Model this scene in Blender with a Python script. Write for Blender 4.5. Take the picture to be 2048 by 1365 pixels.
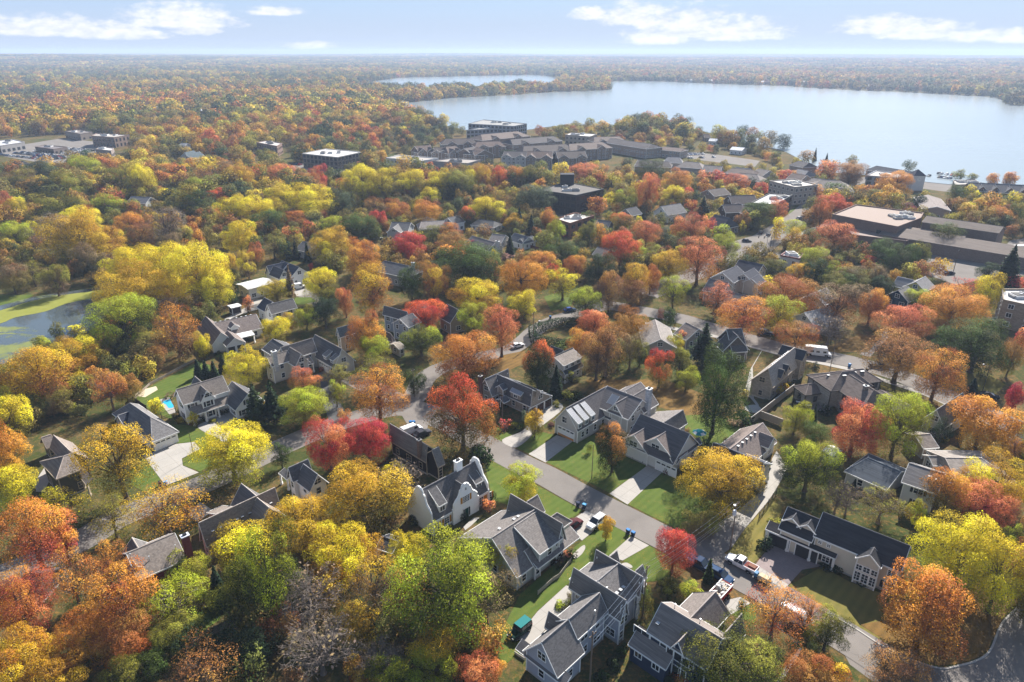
import bpy, math, random
import numpy as np
from mathutils import Vector, noise as mnoise

for _o in list(bpy.data.objects):
 bpy.data.objects.remove(_o)
scene = bpy.context.scene
COL = scene.collection
rng = np.random.default_rng(7)
random.seed(7)
R = math.radians

# ---------------------------------------------------------------- camera
cd = bpy.data.cameras.new('camera')
cam = bpy.data.objects.new('camera', cd)
COL.objects.link(cam)
cam.location = (0, 0, 85)
cam.rotation_euler = (R(90 - 23), 0, 0)
cd.sensor_width = 36
cd.lens = 24
cd.clip_start = 1
cd.clip_end = 60000
scene.camera = cam

# ---------------------------------------------------------------- light
SUN_ELEV, SUN_AZ = 36.5, 27.0          # azimuth clockwise from +Y
sd = bpy.data.lights.new('sun', 'SUN')
sd.energy = 5.0
sd.angle = R(0.53)
sd.color = (1.0, 0.95, 0.88)
sun = bpy.data.objects.new('sun', sd)
COL.objects.link(sun)
sdir = Vector((math.sin(R(SUN_AZ)) * math.cos(R(SUN_ELEV)), math.cos(R(SUN_AZ)) * math.cos(R(SUN_ELEV)), math.sin(R(SUN_ELEV))))
sun.rotation_euler = sdir.to_track_quat('Z', 'Y').to_euler()
sun.location = (0, -40, 200)

world = bpy.data.worlds.new('World')
scene.world = world
world.use_nodes = True

class NT:
 """Tiny helper for writing node trees."""
 def __init__(self, tree):
  self.t = tree
  tree.nodes.clear()

 def n(self, typ, ins=None, **props):
  nd = self.t.nodes.new(typ)
  for k, v in props.items():
   setattr(nd, k, v)
  for k, v in (ins or {}).items():
   s = nd.inputs[k]
   if isinstance(v, bpy.types.NodeSocket):
    self.t.links.new(v, s)
   else:
    s.default_value = v
  return nd

 def math(self, op, a, b=None, c=None, clamp=False):
  nd = self.t.nodes.new('ShaderNodeMath')
  nd.operation = op
  nd.use_clamp = clamp
  for i, v in enumerate((a, b, c)):
   if v is None:
    continue
   if isinstance(v, bpy.types.NodeSocket):
    self.t.links.new(v, nd.inputs[i])
   else:
    nd.inputs[i].default_value = v
  return nd.outputs[0]

 def mix(self, f, a, b, blend='MIX'):
  nd = self.t.nodes.new('ShaderNodeMix')
  nd.data_type = 'RGBA'
  nd.blend_type = blend
  for s, v in ((nd.inputs[0], f), (nd.inputs[6], a), (nd.inputs[7], b)):
   if isinstance(v, bpy.types.NodeSocket):
    self.t.links.new(v, s)
   else:
    s.default_value = v if not isinstance(v, tuple) or len(v) == 4 else (*v, 1)
  return nd.outputs[2]

 def ramp(self, f, stops, interp='LINEAR'):
  nd = self.t.nodes.new('ShaderNodeValToRGB')
  nd.color_ramp.interpolation = interp
  el = nd.color_ramp.elements
  while len(el) < len(stops):
   el.new(0.5)
  for e, (p, c) in zip(el, stops):
   e.position = p
   e.color = (*c, 1) if isinstance(c, tuple) else (c, c, c, 1)
  self.t.links.new(f, nd.inputs[0])
  return nd.outputs[0]

 def noise(self, vec, scale, detail=3, rough=0.5, dist=0.0, dim='3D'):
  nd = self.n('ShaderNodeTexNoise', {'Scale': scale, 'Detail': detail, 'Roughness': rough, 'Distortion': dist}, noise_dimensions=dim)
  if vec is not None:
   self.t.links.new(vec, nd.inputs['Vector'])
  return nd.outputs[0]

 def link(self, a, b):
  self.t.links.new(a, b)

def build_world():
 w = NT(world.node_tree)
 sky = w.n('ShaderNodeTexSky', sky_type='NISHITA', sun_disc=False, sun_elevation=R(SUN_ELEV), sun_rotation=R(SUN_AZ),
     altitude=300, air_density=1.0, dust_density=0.35, ozone_density=1.6)
 tc = w.n('ShaderNodeTexCoord')
 sep = w.n('ShaderNodeSeparateXYZ', {0: tc.outputs['Generated']})
 x, y, z = sep.outputs
 az = w.math('ARCTAN2', x, y)
 el = w.math('ARCSINE', z)
 azd = w.math('MULTIPLY', az, 57.2958)
 eld = w.math('MULTIPLY', el, 57.2958)
 # the bank of cumulus goes round the whole horizon, one stretch of it every 72 degrees
 azw = w.math('SUBTRACT', w.math('WRAP', azd, 36.0, -36.0), 0.0)
 p = w.n('ShaderNodeCombineXYZ', {0: azd, 1: w.math('MULTIPLY', eld, 2.2), 2: 0.0}).outputs[0]
 n1 = w.noise(p, 0.85, 7, 0.6)
 n2 = w.noise(p, 0.16, 3, 0.5)
 # (azimuth, elevation of the base, half width, height) of each cloud in a stretch
 clouds = [(-35, 1.2, 2.2, 1.3), (-31.6, 1.15, 4.6, 1.15), (-27.6, 1.0, 3.4, 0.95), (-23.6, 1.7, 4.2, 1.75), (-22.9, 1.3, 1.9, 0.7), (-17.2, 2.6, 2.2, 0.55),
     (-15, 0.35, 2.0, 0.4), (5.9, 2.45, 1.7, 0.75), (9.2, 2.0, 3.2, 1.75), (13.2, 1.2, 4.8, 2.1), (10.9, 0.7, 3.0, 1.2), (17.0, 0.95, 3.6, 1.5),
     (26.2, 1.3, 3.2, 1.2), (28.5, 1.0, 3.6, 1.15), (31.8, 0.8, 2.6, 0.7), (34.4, 0.7, 2.6, 0.75)]
 dens = None
 for (ca, ce, hw, hh) in clouds:
  dx = w.math('DIVIDE', w.math('SUBTRACT', azw, float(ca)), hw)
  dy = w.math('SUBTRACT', eld, ce)
  up = w.math('DIVIDE', w.math('MAXIMUM', dy, 0.0), hh)
  dn = w.math('DIVIDE', w.math('MINIMUM', dy, 0.0), 0.32)
  d2 = w.math('ADD', w.math('MULTIPLY', dx, dx), w.math('ADD', w.math('MULTIPLY', up, up), w.math('MULTIPLY', dn, dn)))
  v = w.math('SUBTRACT', 1.0, d2)
  dens = v if dens is None else w.math('MAXIMUM', dens, v)
 nn = w.math('MULTIPLY_ADD', w.math('SUBTRACT', n1, 0.5), 2.5, w.math('MULTIPLY', w.math('SUBTRACT', n2, 0.5), 0.5))
 d = w.math('ADD', w.math('MAXIMUM', dens, -2.0), w.math('SUBTRACT', nn, 0.3))
 cov = w.n('ShaderNodeMapRange', {0: d, 1: -0.4, 2: 0.75, 3: 0.0, 4: 1.0}, interpolation_type='SMOOTHSTEP').outputs[0]
 # thin high streaks
 ps = w.n('ShaderNodeCombineXYZ', {0: w.math('MULTIPLY', azd, 0.06), 1: w.math('MULTIPLY', eld, 0.9), 2: 3.0}).outputs[0]
 st = w.noise(ps, 1.0, 5, 0.6)
 stc = w.n('ShaderNodeMapRange', {0: st, 1: 0.5, 2: 0.8, 3: 0.0, 4: 0.5}, interpolation_type='SMOOTHSTEP').outputs[0]
 shade = w.ramp(w.noise(p, 0.9, 4, 0.6), [(0.3, (0.74, 0.77, 0.86)), (0.6, (0.97, 0.97, 1.0))])
 k = 7.6
 bg = w.n('ShaderNodeVectorMath', {0: shade, 1: (k, k, k)}, operation='MULTIPLY').outputs[0]
 # the air itself stays pale: a thin veil of high haze over the blue
 veil = w.n('ShaderNodeMapRange', {0: eld, 1: 0.0, 2: 30.0, 3: 0.95, 4: 0.1}).outputs[0]
 s1 = w.mix(veil, sky.outputs[0], (2.9, 4.2, 6.3))
 low = w.n('ShaderNodeMapRange', {0: eld, 1: 0.0, 2: 5.0, 3: 0.75, 4: 0.0}, interpolation_type='SMOOTHSTEP').outputs[0]
 s1 = w.mix(low, s1, (4.3, 4.85, 5.9))
 c1 = w.mix(stc, s1, (3.9, 4.7, 6.0))
 c2 = w.mix(w.math('MULTIPLY', cov, 0.95), c1, bg)
 b = w.n('ShaderNodeBackground', {'Color': c2, 'Strength': SKY_STRENGTH})
 o = w.n('ShaderNodeOutputWorld', {0: b.outputs[0]})

SKY_STRENGTH = 0.06
build_world()
vs = scene.view_settings
vs.view_transform = 'Standard'
vs.look = 'None'
vs.exposure = 1.33
vs.gamma = 1.0
vs.use_curve_mapping = False
cy = scene.cycles
cy.use_denoising = True
cy.max_bounces = 6
cy.diffuse_bounces = 3
cy.glossy_bounces = 2
cy.transmission_bounces = 3
cy.volume_bounces = 1
cy.transparent_max_bounces = 6
cy.sample_clamp_indirect = 8
cy.caustics_reflective = False
cy.caustics_refractive = False

# ---------------------------------------------------------------- object helpers
def tag(o, label=None, cat=None, group=None, kind=None):
 if label: o['label'] = label
 if cat: o['category'] = cat
 if group: o['group'] = group
 if kind: o['kind'] = kind
 return o

def empty(name, loc, rz=0.0):
 o = bpy.data.objects.new(name, None)
 o.empty_display_size = 0.5
 o.location = loc
 o.rotation_euler = (0, 0, rz)
 COL.objects.link(o)
 return o

def link(name, mesh, parent=None, loc=(0, 0, 0), rz=0.0):
 o = bpy.data.objects.new(name, mesh)
 COL.objects.link(o)
 o.parent = parent
 o.location = loc
 o.rotation_euler = (0, 0, rz)
 return o

class MB:
 """Collects faces, builds ONE mesh."""
 def __init__(self):
  self.v, self.f, self.m, self.mats = [], [], [], []

 def mi(self, mat):
  if mat not in self.mats:
   self.mats.append(mat)
  return self.mats.index(mat)

 def face(self, pts, mat):
  i = len(self.v)
  self.v += [tuple(p) for p in pts]
  self.f.append(tuple(range(i, i + len(pts))))
  self.m.append(self.mi(mat))

 def box(self, x0, x1, y0, y1, z0, z1, mat):
  P = [(x0, y0, z0), (x1, y0, z0), (x1, y1, z0), (x0, y1, z0), (x0, y0, z1), (x1, y0, z1), (x1, y1, z1), (x0, y1, z1)]
  i = len(self.v)
  self.v += P
  for q in ((3, 2, 1, 0), (4, 5, 6, 7), (0, 1, 5, 4), (1, 2, 6, 5), (2, 3, 7, 6), (3, 0, 4, 7)):
   self.f.append(tuple(i + k for k in q))
   self.m.append(self.mi(mat))

 def hexa(self, lo, hi, mat):
  """lo, hi: rings of n points, joined into a closed solid."""
  n = len(lo)
  i = len(self.v)
  self.v += [tuple(p) for p in lo] + [tuple(p) for p in hi]
  k = self.mi(mat)
  self.f.append(tuple(i + j for j in range(n))[::-1]); self.m.append(k)
  self.f.append(tuple(i + n + j for j in range(n))); self.m.append(k)
  for j in range(n):
   self.f.append((i + j, i + (j + 1) % n, i + n + (j + 1) % n, i + n + j)); self.m.append(k)

 def tube(self, p, q, r0, r1, mat, n=6):
  p, q = Vector(p), Vector(q)
  d = (q - p)
  if d.length < 1e-6:
   return
  d.normalize()
  a = d.orthogonal().normalized()
  b = d.cross(a)
  ring = lambda c, r: [tuple(c + a * (r * math.cos(2 * math.pi * k / n)) + b * (r * math.sin(2 * math.pi * k / n))) for k in range(n)]
  self.hexa(ring(p, r0), ring(q, r1), mat)

 def lathe(self, prof, c, mat, n=12):
  """prof: (r, z) from the bottom up; turned round the vertical through c."""
  for (r0, z0), (r1, z1) in zip(prof, prof[1:]):
   for k in range(n):
    a0, a1 = 2 * math.pi * k / n, 2 * math.pi * (k + 1) / n
    f = lambda r, a, z: (c[0] + r * math.cos(a), c[1] + r * math.sin(a), c[2] + z)
    pts = [f(r0, a0, z0), f(r0, a1, z0), f(r1, a1, z1), f(r1, a0, z1)]
    if r0 < 1e-6: pts = [pts[0], pts[2], pts[3]]
    elif r1 < 1e-6: pts = pts[:3]
    self.face(pts, mat)

 def mesh(self, name, smooth=False, off=(0, 0, 0)):
  me = bpy.data.meshes.new(name)
  v = [(x - off[0], y - off[1], z - off[2]) for x, y, z in self.v] if any(off) else self.v
  me.from_pydata(v, [], self.f)
  for m in self.mats:
   me.materials.append(m)
  me.polygons.foreach_set('material_index', self.m)
  if smooth:
   me.polygons.foreach_set('use_smooth', [True] * len(self.f))
  me.update()
  return me

 def obj(self, name, parent=None, off=(0, 0, 0), loc=(0, 0, 0), smooth=False):
  return link(name, self.mesh(name, smooth, off), parent, loc)

# ---------------------------------------------------------------- materials
def material(name, fn):
 m = bpy.data.materials.new(name)
 m.use_nodes = True
 t = NT(m.node_tree)
 out = t.n('ShaderNodeOutputMaterial')
 fn(t, out)
 return m

def pbsdf(t, out, color, rough=0.8, bump=None, bstr=0.3, bdist=0.02, spec=0.3, metal=0.0):
 b = t.n('ShaderNodeBsdfPrincipled', {'Roughness': rough, 'Specular IOR Level': spec, 'Metallic': metal})
 if isinstance(color, tuple):
  b.inputs['Base Color'].default_value = (*color[:3], 1)
 else:
  t.link(color, b.inputs['Base Color'])
 if bump is not None:
  bn = t.n('ShaderNodeBump', {'Strength': bstr, 'Distance': bdist, 'Height': bump})
  t.link(bn.outputs[0], b.inputs['Normal'])
 t.link(b.outputs[0], out.inputs[0])
 return b

def pos(t):
 return t.n('ShaderNodeNewGeometry').outputs['Position']

_plain = {}

def plain(c, rough=0.6, spec=0.06, metal=0.0, var=0.10, name=None):
 """Painted or plain surface with a little unevenness."""
 k = (tuple(c), rough, spec, metal, var)
 if k not in _plain:
  def fn(t, out):
   tc = t.n('ShaderNodeTexCoord').outputs['Object']
   n = t.noise(tc, 2.3, 4, 0.6)
   n2 = t.noise(tc, 17.0, 2, 0.5)
   f = t.math('MULTIPLY_ADD', t.math('ADD', n, n2), var, 1.0 - var)
   col = t.n('ShaderNodeVectorMath', {0: tuple(c), 3: f}, operation='SCALE')
   pbsdf(t, out, col.outputs[0], rough, spec=spec, metal=metal)
  _plain[k] = material(name or 'painted_surface', fn)
 return _plain[k]

_siding = {}

def siding(c, kind='lap'):
 """Wall cladding: lap boards, upright boards, shingles, stucco, brick."""
 k = (tuple(c), kind)
 if k not in _siding:
  def fn(t, out):
   p = pos(t)
   sp = t.n('ShaderNodeSeparateXYZ', {0: p}).outputs
   h = t.math('ADD', t.math('MULTIPLY', sp[0], 0.72), t.math('MULTIPLY', sp[1], -0.69))
   h2 = t.math('ADD', t.math('MULTIPLY', sp[0], 0.69), t.math('MULTIPLY', sp[1], 0.72))
   n = t.noise(p, 0.8, 4, 0.6)
   n2 = t.noise(p, 9.0, 2, 0.5)
   f = t.math('MULTIPLY_ADD', t.math('ADD', n, n2), 0.16, 0.84)
   bump = n2
   if kind == 'lap':
    s = t.math('FRACT', t.math('MULTIPLY', sp[2], 5.0))
    f = t.math('MULTIPLY', f, t.math('SUBTRACT', 1.0, t.math('MULTIPLY', t.math('LESS_THAN', s, 0.14), 0.22)))
    bump = t.math('SUBTRACT', 1.0, s)
   elif kind == 'board':
    s = t.math('FRACT', t.math('MULTIPLY', t.math('ADD', h, h2), 2.2))
    f = t.math('MULTIPLY', f, t.math('SUBTRACT', 1.0, t.math('MULTIPLY', t.math('LESS_THAN', s, 0.12), 0.15)))
    bump = s
   elif kind in ('shingle', 'brick', 'stone'):
    vv = t.n('ShaderNodeCombineXYZ', {0: t.math('ADD', h, h2), 1: sp[2], 2: 0.0}).outputs[0]
    bw, bh = {'shingle': (0.3, 0.22), 'brick': (0.42, 0.14), 'stone': (0.7, 0.32)}[kind]
    br = t.n('ShaderNodeTexBrick', {'Vector': vv, 'Color1': (1, 1, 1, 1), 'Color2': (0.7, 0.7, 0.72, 1), 'Mortar': (0.55, 0.55, 0.55, 1), 'Scale': 1.0,
            'Mortar Size': 0.02, 'Brick Width': bw, 'Row Height': bh, 'Bias': 0.1})
    f = t.math('MULTIPLY', f, br.outputs[0])
    bump = br.outputs[1]
   col = t.n('ShaderNodeVectorMath', {0: tuple(c), 3: f}, operation='SCALE')
   pbsdf(t, out, col.outputs[0], 0.75, bump, 0.35, 0.02, 0.06)
  _siding[k] = material('cladding_' + kind, fn)
 return _siding[k]

_roofs = {}

def roofing(c, metal=False):
 k = (tuple(c), metal)
 if k not in _roofs:
  c = (c[0] * 1.01, c[1], c[2] * .99) if not metal else c

  def fn(t, out):
   p = pos(t)
   sp = t.n('ShaderNodeSeparateXYZ', {0: p}).outputs
   big = t.noise(p, 0.22, 4, 0.6)
   mid = t.noise(p, 1.6, 3, 0.6)
   if metal:
    s = t.math('FRACT', t.math('MULTIPLY', t.math('ADD', t.math('MULTIPLY', sp[0], 0.72), t.math('MULTIPLY', sp[1], -0.69)), 2.3))
    f = t.math('MULTIPLY_ADD', big, 0.3, 0.85)
    col = t.n('ShaderNodeVectorMath', {0: tuple(c), 3: t.math('MULTIPLY', f, t.math('SUBTRACT', 1.0, t.math('MULTIPLY', t.math('LESS_THAN', s, 0.12), 0.3)))}, operation='SCALE')
    pbsdf(t, out, col.outputs[0], 0.35, t.math('LESS_THAN', s, 0.12), 0.5, 0.03, 0.5, 0.4)
    return
   course = t.math('FLOOR', t.math('MULTIPLY', sp[2], 7.5))
   h = t.math('ADD', t.math('MULTIPLY', sp[0], 1.0), t.math('MULTIPLY', sp[1], 0.83))
   cell = t.n('ShaderNodeCombineXYZ', {0: t.math('FLOOR', t.math('MULTIPLY_ADD', h, 2.4, t.math('MULTIPLY', course, 0.37))), 1: course, 2: 0.0}).outputs[0]
   wn = t.n('ShaderNodeTexWhiteNoise', {0: cell}, noise_dimensions='2D').outputs[0]
   fr = t.math('FRACT', t.math('MULTIPLY', sp[2], 7.5))
   edge = t.math('SUBTRACT', 1.0, t.math('MULTIPLY', t.math('LESS_THAN', fr, 0.16), 0.25))
   f = t.math('ADD', t.math('MULTIPLY', big, 0.35), t.math('ADD', t.math('MULTIPLY', mid, 0.22), t.math('MULTIPLY', wn, 0.42)))
   f = t.math('MULTIPLY', t.math('ADD', f, 0.62), edge)
   col = t.n('ShaderNodeVectorMath', {0: tuple(c), 3: f}, operation='SCALE')
   pbsdf(t, out, col.outputs[0], 0.75, t.math('ADD', wn, fr), 0.4, 0.03, 0.03)
  _roofs[k] = material('roof_covering', fn)
 return _roofs[k]

WHITE = plain((0.78, 0.77, 0.74), 0.5, name='white_trim')
GLASS = material('window_glass', lambda t, out: pbsdf(t, out, (0.02, 0.026, 0.034), 0.08, spec=0.6))
DARK = plain((0.03, 0.03, 0.034), 0.6, name='dark_paint_and_shade')  # for dark things, and for shade painted into the garage bays
BLACKMETAL = plain((0.035, 0.035, 0.04), 0.45, name='black_metal')
RUBBER = plain((0.02, 0.02, 0.02), 0.8, name='rubber')
CHROME = plain((0.55, 0.56, 0.58), 0.3, 0.5, 0.8, name='bright_metal')
WOODPOLE = plain((0.16, 0.12, 0.09), 0.85, var=0.2, name='weathered_wood')

def m_ground(t, out):
 p = pos(t)
 a = t.noise(p, 0.035, 5, 0.62)
 b = t.noise(p, 0.35, 5, 0.65)
 c = t.noise(p, 3.0, 3, 0.6)
 d = t.noise(p, 0.012, 3, 0.5)
 grass = t.mix(c, (0.028, 0.04, 0.012), (0.065, 0.08, 0.022))
 dry = t.mix(c, (0.07, 0.055, 0.026), (0.15, 0.11, 0.048))
 leaf = t.mix(c, (0.075, 0.042, 0.02), (0.2, 0.1, 0.032))
 x = t.ramp(t.math('ADD', t.math('MULTIPLY', a, 0.55), t.math('MULTIPLY', b, 0.45)), [(0.45, 0.0), (0.58, 1.0)])
 y = t.ramp(t.math('ADD', t.math('MULTIPLY', d, 0.35), t.math('ADD', t.math('MULTIPLY', b, 0.35), t.math('MULTIPLY', c, 0.3))), [(0.5, 0.0), (0.62, 0.8)])
 col = t.mix(y, t.mix(x, grass, dry), leaf)
 lv = t.noise(p, 1.3, 5, 0.75)
 lp = t.noise(p, 0.07, 4, 0.6)
 col = t.mix(t.math('MULTIPLY', t.ramp(lv, [(0.52, 0.0), (0.6, 1.0)]), t.ramp(lp, [(0.4, 0.15), (0.62, 0.9)])), col, (0.24, 0.13, 0.04))
 dk = t.noise(p, 0.6, 5, 0.7)
 col = t.mix(t.ramp(dk, [(0.52, 0.0), (0.68, 0.6)]), col, (0.025, 0.028, 0.012))
 pbsdf(t, out, col, 0.95, c, 0.6, 0.1, 0.03)

def m_lawn(t, out, base=(0.058, 0.092, 0.017), base2=(0.098, 0.13, 0.028)):
 p = pos(t)
 sp = t.n('ShaderNodeSeparateXYZ', {0: p}).outputs
 s = t.math('SINE', t.math('MULTIPLY', t.math('ADD', t.math('MULTIPLY', sp[0], 0.72), t.math('MULTIPLY', sp[1], -0.69)), 4.2))
 b = t.noise(p, 0.25, 5, 0.65)
 c = t.noise(p, 6.0, 3, 0.6)
 f = t.math('ADD', t.math('MULTIPLY_ADD', s, 0.09, 0.0), t.math('ADD', t.math('MULTIPLY', b, 0.75), t.math('MULTIPLY', c, 0.35)))
 col = t.mix(t.ramp(f, [(0.3, 0.0), (0.8, 1.0)]), base, base2)
 w = t.noise(p, 0.6, 4, 0.7)
 col = t.mix(t.ramp(w, [(0.56, 0.0), (0.72, 0.55)]), col, (0.17, 0.13, 0.04))
 # fallen leaves
 v = t.noise(p, 9.0, 2, 0.5)
 v2 = t.noise(p, 0.12, 3, 0.6)
 col = t.mix(t.math('MULTIPLY', t.ramp(v, [(0.6, 0.0), (0.66, 1.0)]), t.ramp(v2, [(0.45, 0.0), (0.65, 0.9)])), col, (0.33, 0.16, 0.03))
 pbsdf(t, out, col, 0.9, c, 0.5, 0.06, 0.04)

def m_asphalt(t, out, base=(0.18, 0.163, 0.148)):
 p = pos(t)
 b = t.noise(p, 0.12, 5, 0.65)
 c = t.noise(p, 11.0, 3, 0.7)
 f = t.math('ADD', t.math('MULTIPLY', b, 0.6), t.math('MULTIPLY', c, 0.35))
 col = t.n('ShaderNodeVectorMath', {0: base, 3: t.math('ADD', f, 0.55)}, operation='SCALE').outputs[0]
 e = t.noise(p, 0.9, 6, 0.75, 1.5)
 col = t.mix(t.ramp(e, [(0.58, 0.0), (0.72, 0.5)]), col, (0.085, 0.08, 0.075))
 g = t.noise(p, 2.2, 4, 0.7)
 col = t.mix(t.ramp(g, [(0.62, 0.0), (0.72, 0.5)]), col, (0.3, 0.2, 0.1))
 pbsdf(t, out, col, 0.92, c, 0.3, 0.02, 0.03)

def m_concrete(t, out, base=(0.34, 0.318, 0.288)):
 p = pos(t)
 b = t.noise(p, 0.3, 5, 0.65)
 c = t.noise(p, 7.0, 3, 0.6)
 f = t.math('ADD', t.math('MULTIPLY', b, 0.35), t.math('MULTIPLY', c, 0.15))
 sp = t.n('ShaderNodeSeparateXYZ', {0: p}).outputs
 u = t.math('FRACT', t.math('MULTIPLY', t.math('ADD', t.math('MULTIPLY', sp[0], 0.7193), t.math('MULTIPLY', sp[1], -0.6947)), 0.29))
 v = t.math('FRACT', t.math('MULTIPLY', t.math('ADD', t.math('MULTIPLY', sp[0], 0.6947), t.math('MULTIPLY', sp[1], 0.7193)), 0.29))
 j = t.math('MAXIMUM', t.math('LESS_THAN', u, 0.025), t.math('LESS_THAN', v, 0.025))
 f = t.math('MULTIPLY', t.math('ADD', f, 0.75), t.math('SUBTRACT', 1.0, t.math('MULTIPLY', j, 0.25)))
 col = t.n('ShaderNodeVectorMath', {0: base, 3: f}, operation='SCALE').outputs[0]
 pbsdf(t, out, col, 0.85, c, 0.2, 0.01, 0.04)

def m_pavers(t, out):
 p = pos(t)
 m = t.n('ShaderNodeMapping', {0: p, 'Rotation': (0, 0, R(44))}).outputs[0]
 br = t.n('ShaderNodeTexBrick', {'Vector': m, 'Color1': (0.2, 0.155, 0.15, 1), 'Color2': (0.27, 0.21, 0.2, 1), 'Mortar': (0.12, 0.1, 0.1, 1), 'Scale': 1.0, 'Mortar Size': 0.012, 'Brick Width': 0.42, 'Row Height': 0.21})
 b = t.noise(p, 0.5, 4, 0.6)
 col = t.mix(0.5, br.outputs[0], t.mix(b, (0.16, 0.125, 0.12), (0.3, 0.24, 0.22)))
 pbsdf(t, out, col, 0.85, br.outputs[1], 0.2, 0.01, 0.2)

def m_water(t, out):
 p = pos(t)
 m = t.n('ShaderNodeMapping', {0: p, 'Rotation': (0, 0, R(20)), 'Scale': (0.6, 1.6, 1.0)}).outputs[0]
 a = t.noise(m, 0.35, 3, 0.6)
 b = t.noise(m, 0.045, 3, 0.55)
 c = t.noise(p, 0.004, 3, 0.5)
 h = t.math('ADD', t.math('MULTIPLY', a, 0.5), t.math('MULTIPLY', b, 2.2))
 bs = pbsdf(t, out, t.mix(c, (0.19, 0.225, 0.235), (0.23, 0.265, 0.275)), 0.17, h, 0.35, 0.2, 0.25)
 bs.inputs['IOR'].default_value = 1.33

def m_pond(t, out):
 p = pos(t)
 m = t.n('ShaderNodeMapping', {0: p, 'Rotation': (0, 0, R(-35)), 'Scale': (0.4, 1.3, 1.0)}).outputs[0]
 a = t.noise(m, 0.032, 6, 0.6, 1.2)
 b = t.noise(p, 0.5, 4, 0.6)
 f = t.ramp(t.math('ADD', t.math('MULTIPLY', a, 0.85), t.math('MULTIPLY', b, 0.15)), [(0.51, 0.0), (0.57, 1.0)])
 alg = t.mix(b, (0.10, 0.125, 0.022), (0.175, 0.19, 0.045))
 col = t.mix(f, (0.06, 0.075, 0.08), alg)
 bs = pbsdf(t, out, col, 0.1, b, 0.05, 0.02, 0.5)
 t.link(t.math('MULTIPLY_ADD', f, 0.75, 0.06), bs.inputs['Roughness'])

M_GROUND = material('ground_grass_and_leaf_litter', m_ground)
M_LAWN = material('mown_lawn', m_lawn)
M_DRYLAWN = material('dry_lawn', lambda t, o: m_lawn(t, o, (0.10, 0.10, 0.025), (0.19, 0.155, 0.045)))
M_LEAFLAWN = material('leaf_strewn_ground', lambda t, o: m_lawn(t, o, (0.085, 0.058, 0.022), (0.2, 0.115, 0.035)))
M_ASPHALT = material('asphalt', m_asphalt)
M_DARKASPHALT = material('dark_asphalt', lambda t, o: m_asphalt(t, o, (0.10, 0.10, 0.10)))
M_CONCRETE = material('concrete', m_concrete)
M_PAVERS = material('brick_pavers', m_pavers)
M_WATER = material('lake_water', m_water)
M_POND = material('pond_with_algae', m_pond)
M_ALGAE = material('algae_mat', lambda t, o: pbsdf(t, o, t.mix(t.noise(pos(t), 0.4, 5, 0.7), (0.15, 0.165, 0.028), (0.25, 0.25, 0.06)), 0.8, spec=0.05))
M_KERB = plain((0.36, 0.34, 0.31), 0.85, name='kerb_concrete')
M_POOL = material('pool_water', lambda t, o: pbsdf(t, o, (0.03, 0.36, 0.55), 0.08, t.noise(pos(t), 2.0, 2), 0.2, 0.02, 0.5))
M_SAND = plain((0.5, 0.42, 0.31), 0.95, name='sand')

# ---------------------------------------------------------------- terrain, lake, haze
def hill(x, y):
 r = math.hypot(x, y)
 if r < 3000:
  return 0.0
 k = min(1.0, (r - 3000) / 3000.0)
 n = mnoise.noise(Vector((x / 2600.0, y / 2600.0, 1.3))) * 0.5 + 0.5
 n2 = mnoise.noise(Vector((x / 900.0, y / 900.0, 5.3)))
 left = 1.0 / (1.0 + math.exp((x / max(r, 1) - 0.12) * 9))
 return k * (6 + (34 * n + 22 * left * n + 7 * n2) * min(1.0, r / 7000.0 + 0.15))

def build_terrain():
 rs = [30]
 while rs[-1] < 13500:
  rs.append(rs[-1] * 1.13 if rs[-1] < 2000 else rs[-1] * 1.045)
 an = np.linspace(R(-62), R(62), 150)
 v = [(0.0, -60.0, 0.0)]
 f = []
 for r in rs:
  for a in an:
   x, y = r * math.sin(a), r * math.cos(a) - (60 if r < 400 else 60 * max(0, 1 - (r - 400) / 800))
   v.append((x, y, hill(x, y)))
 n = len(an)
 for j in range(n - 1):
  f.append((0, 2 + j, 1 + j)[::-1])
 for i in range(len(rs) - 1):
  for j in range(n - 1):
   a = 1 + i * n + j
   f.append((a, a + 1, a + n + 1, a + n)[::-1])
 me = bpy.data.meshes.new('ground')
 me.from_pydata(v, [], [q[::-1] for q in f])
 me.materials.append(M_GROUND)
 me.update()
 g = link('ground', me)
 tag(g, 'leaf strewn grassy ground under the town and woods', kind='structure')

build_terrain()

SHEETS = []
PATCHES = []

def sheet(name, pts, z, mat, label=None, kind='structure'):
 """Flat outline of the ground, pts in metres."""
 b = MB()
 a = sum(p[0] * q[1] - q[0] * p[1] for p, q in zip(pts, pts[1:] + pts[:1]))
 if a < 0:
  pts = pts[::-1]
 SHEETS.append(name)
 PATCHES.append(list(pts))
 z += 0.0021 * (1 + len(SHEETS) % 8)
 b.face([(x, y, z) for x, y in pts], mat)
 o = b.obj(name)
 tag(o, label, kind=kind)
 return o

def smooth(pts, n=6, closed=False):
 """Catmull-Rom through the points."""
 out = []
 m = len(pts)
 for i in range(m if closed else m - 1):
  g = lambda k: pts[(i + k) % m] if closed else pts[min(max(i + k, 0), m - 1)]
  p0, p1, p2, p3 = g(-1), g(0), g(1), g(2)
  for s in range(n):
   t = s / n
   out.append(tuple(0.5 * (2 * p1[c] + (p2[c] - p0[c]) * t + (2 * p0[c] - 5 * p1[c] + 4 * p2[c] - p3[c]) * t * t + (3 * p1[c] - p0[c] - 3 * p2[c] + p3[c]) * t ** 3) for c in (0, 1)))
 if not closed:
  out.append(tuple(pts[-1]))
 return out

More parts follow.
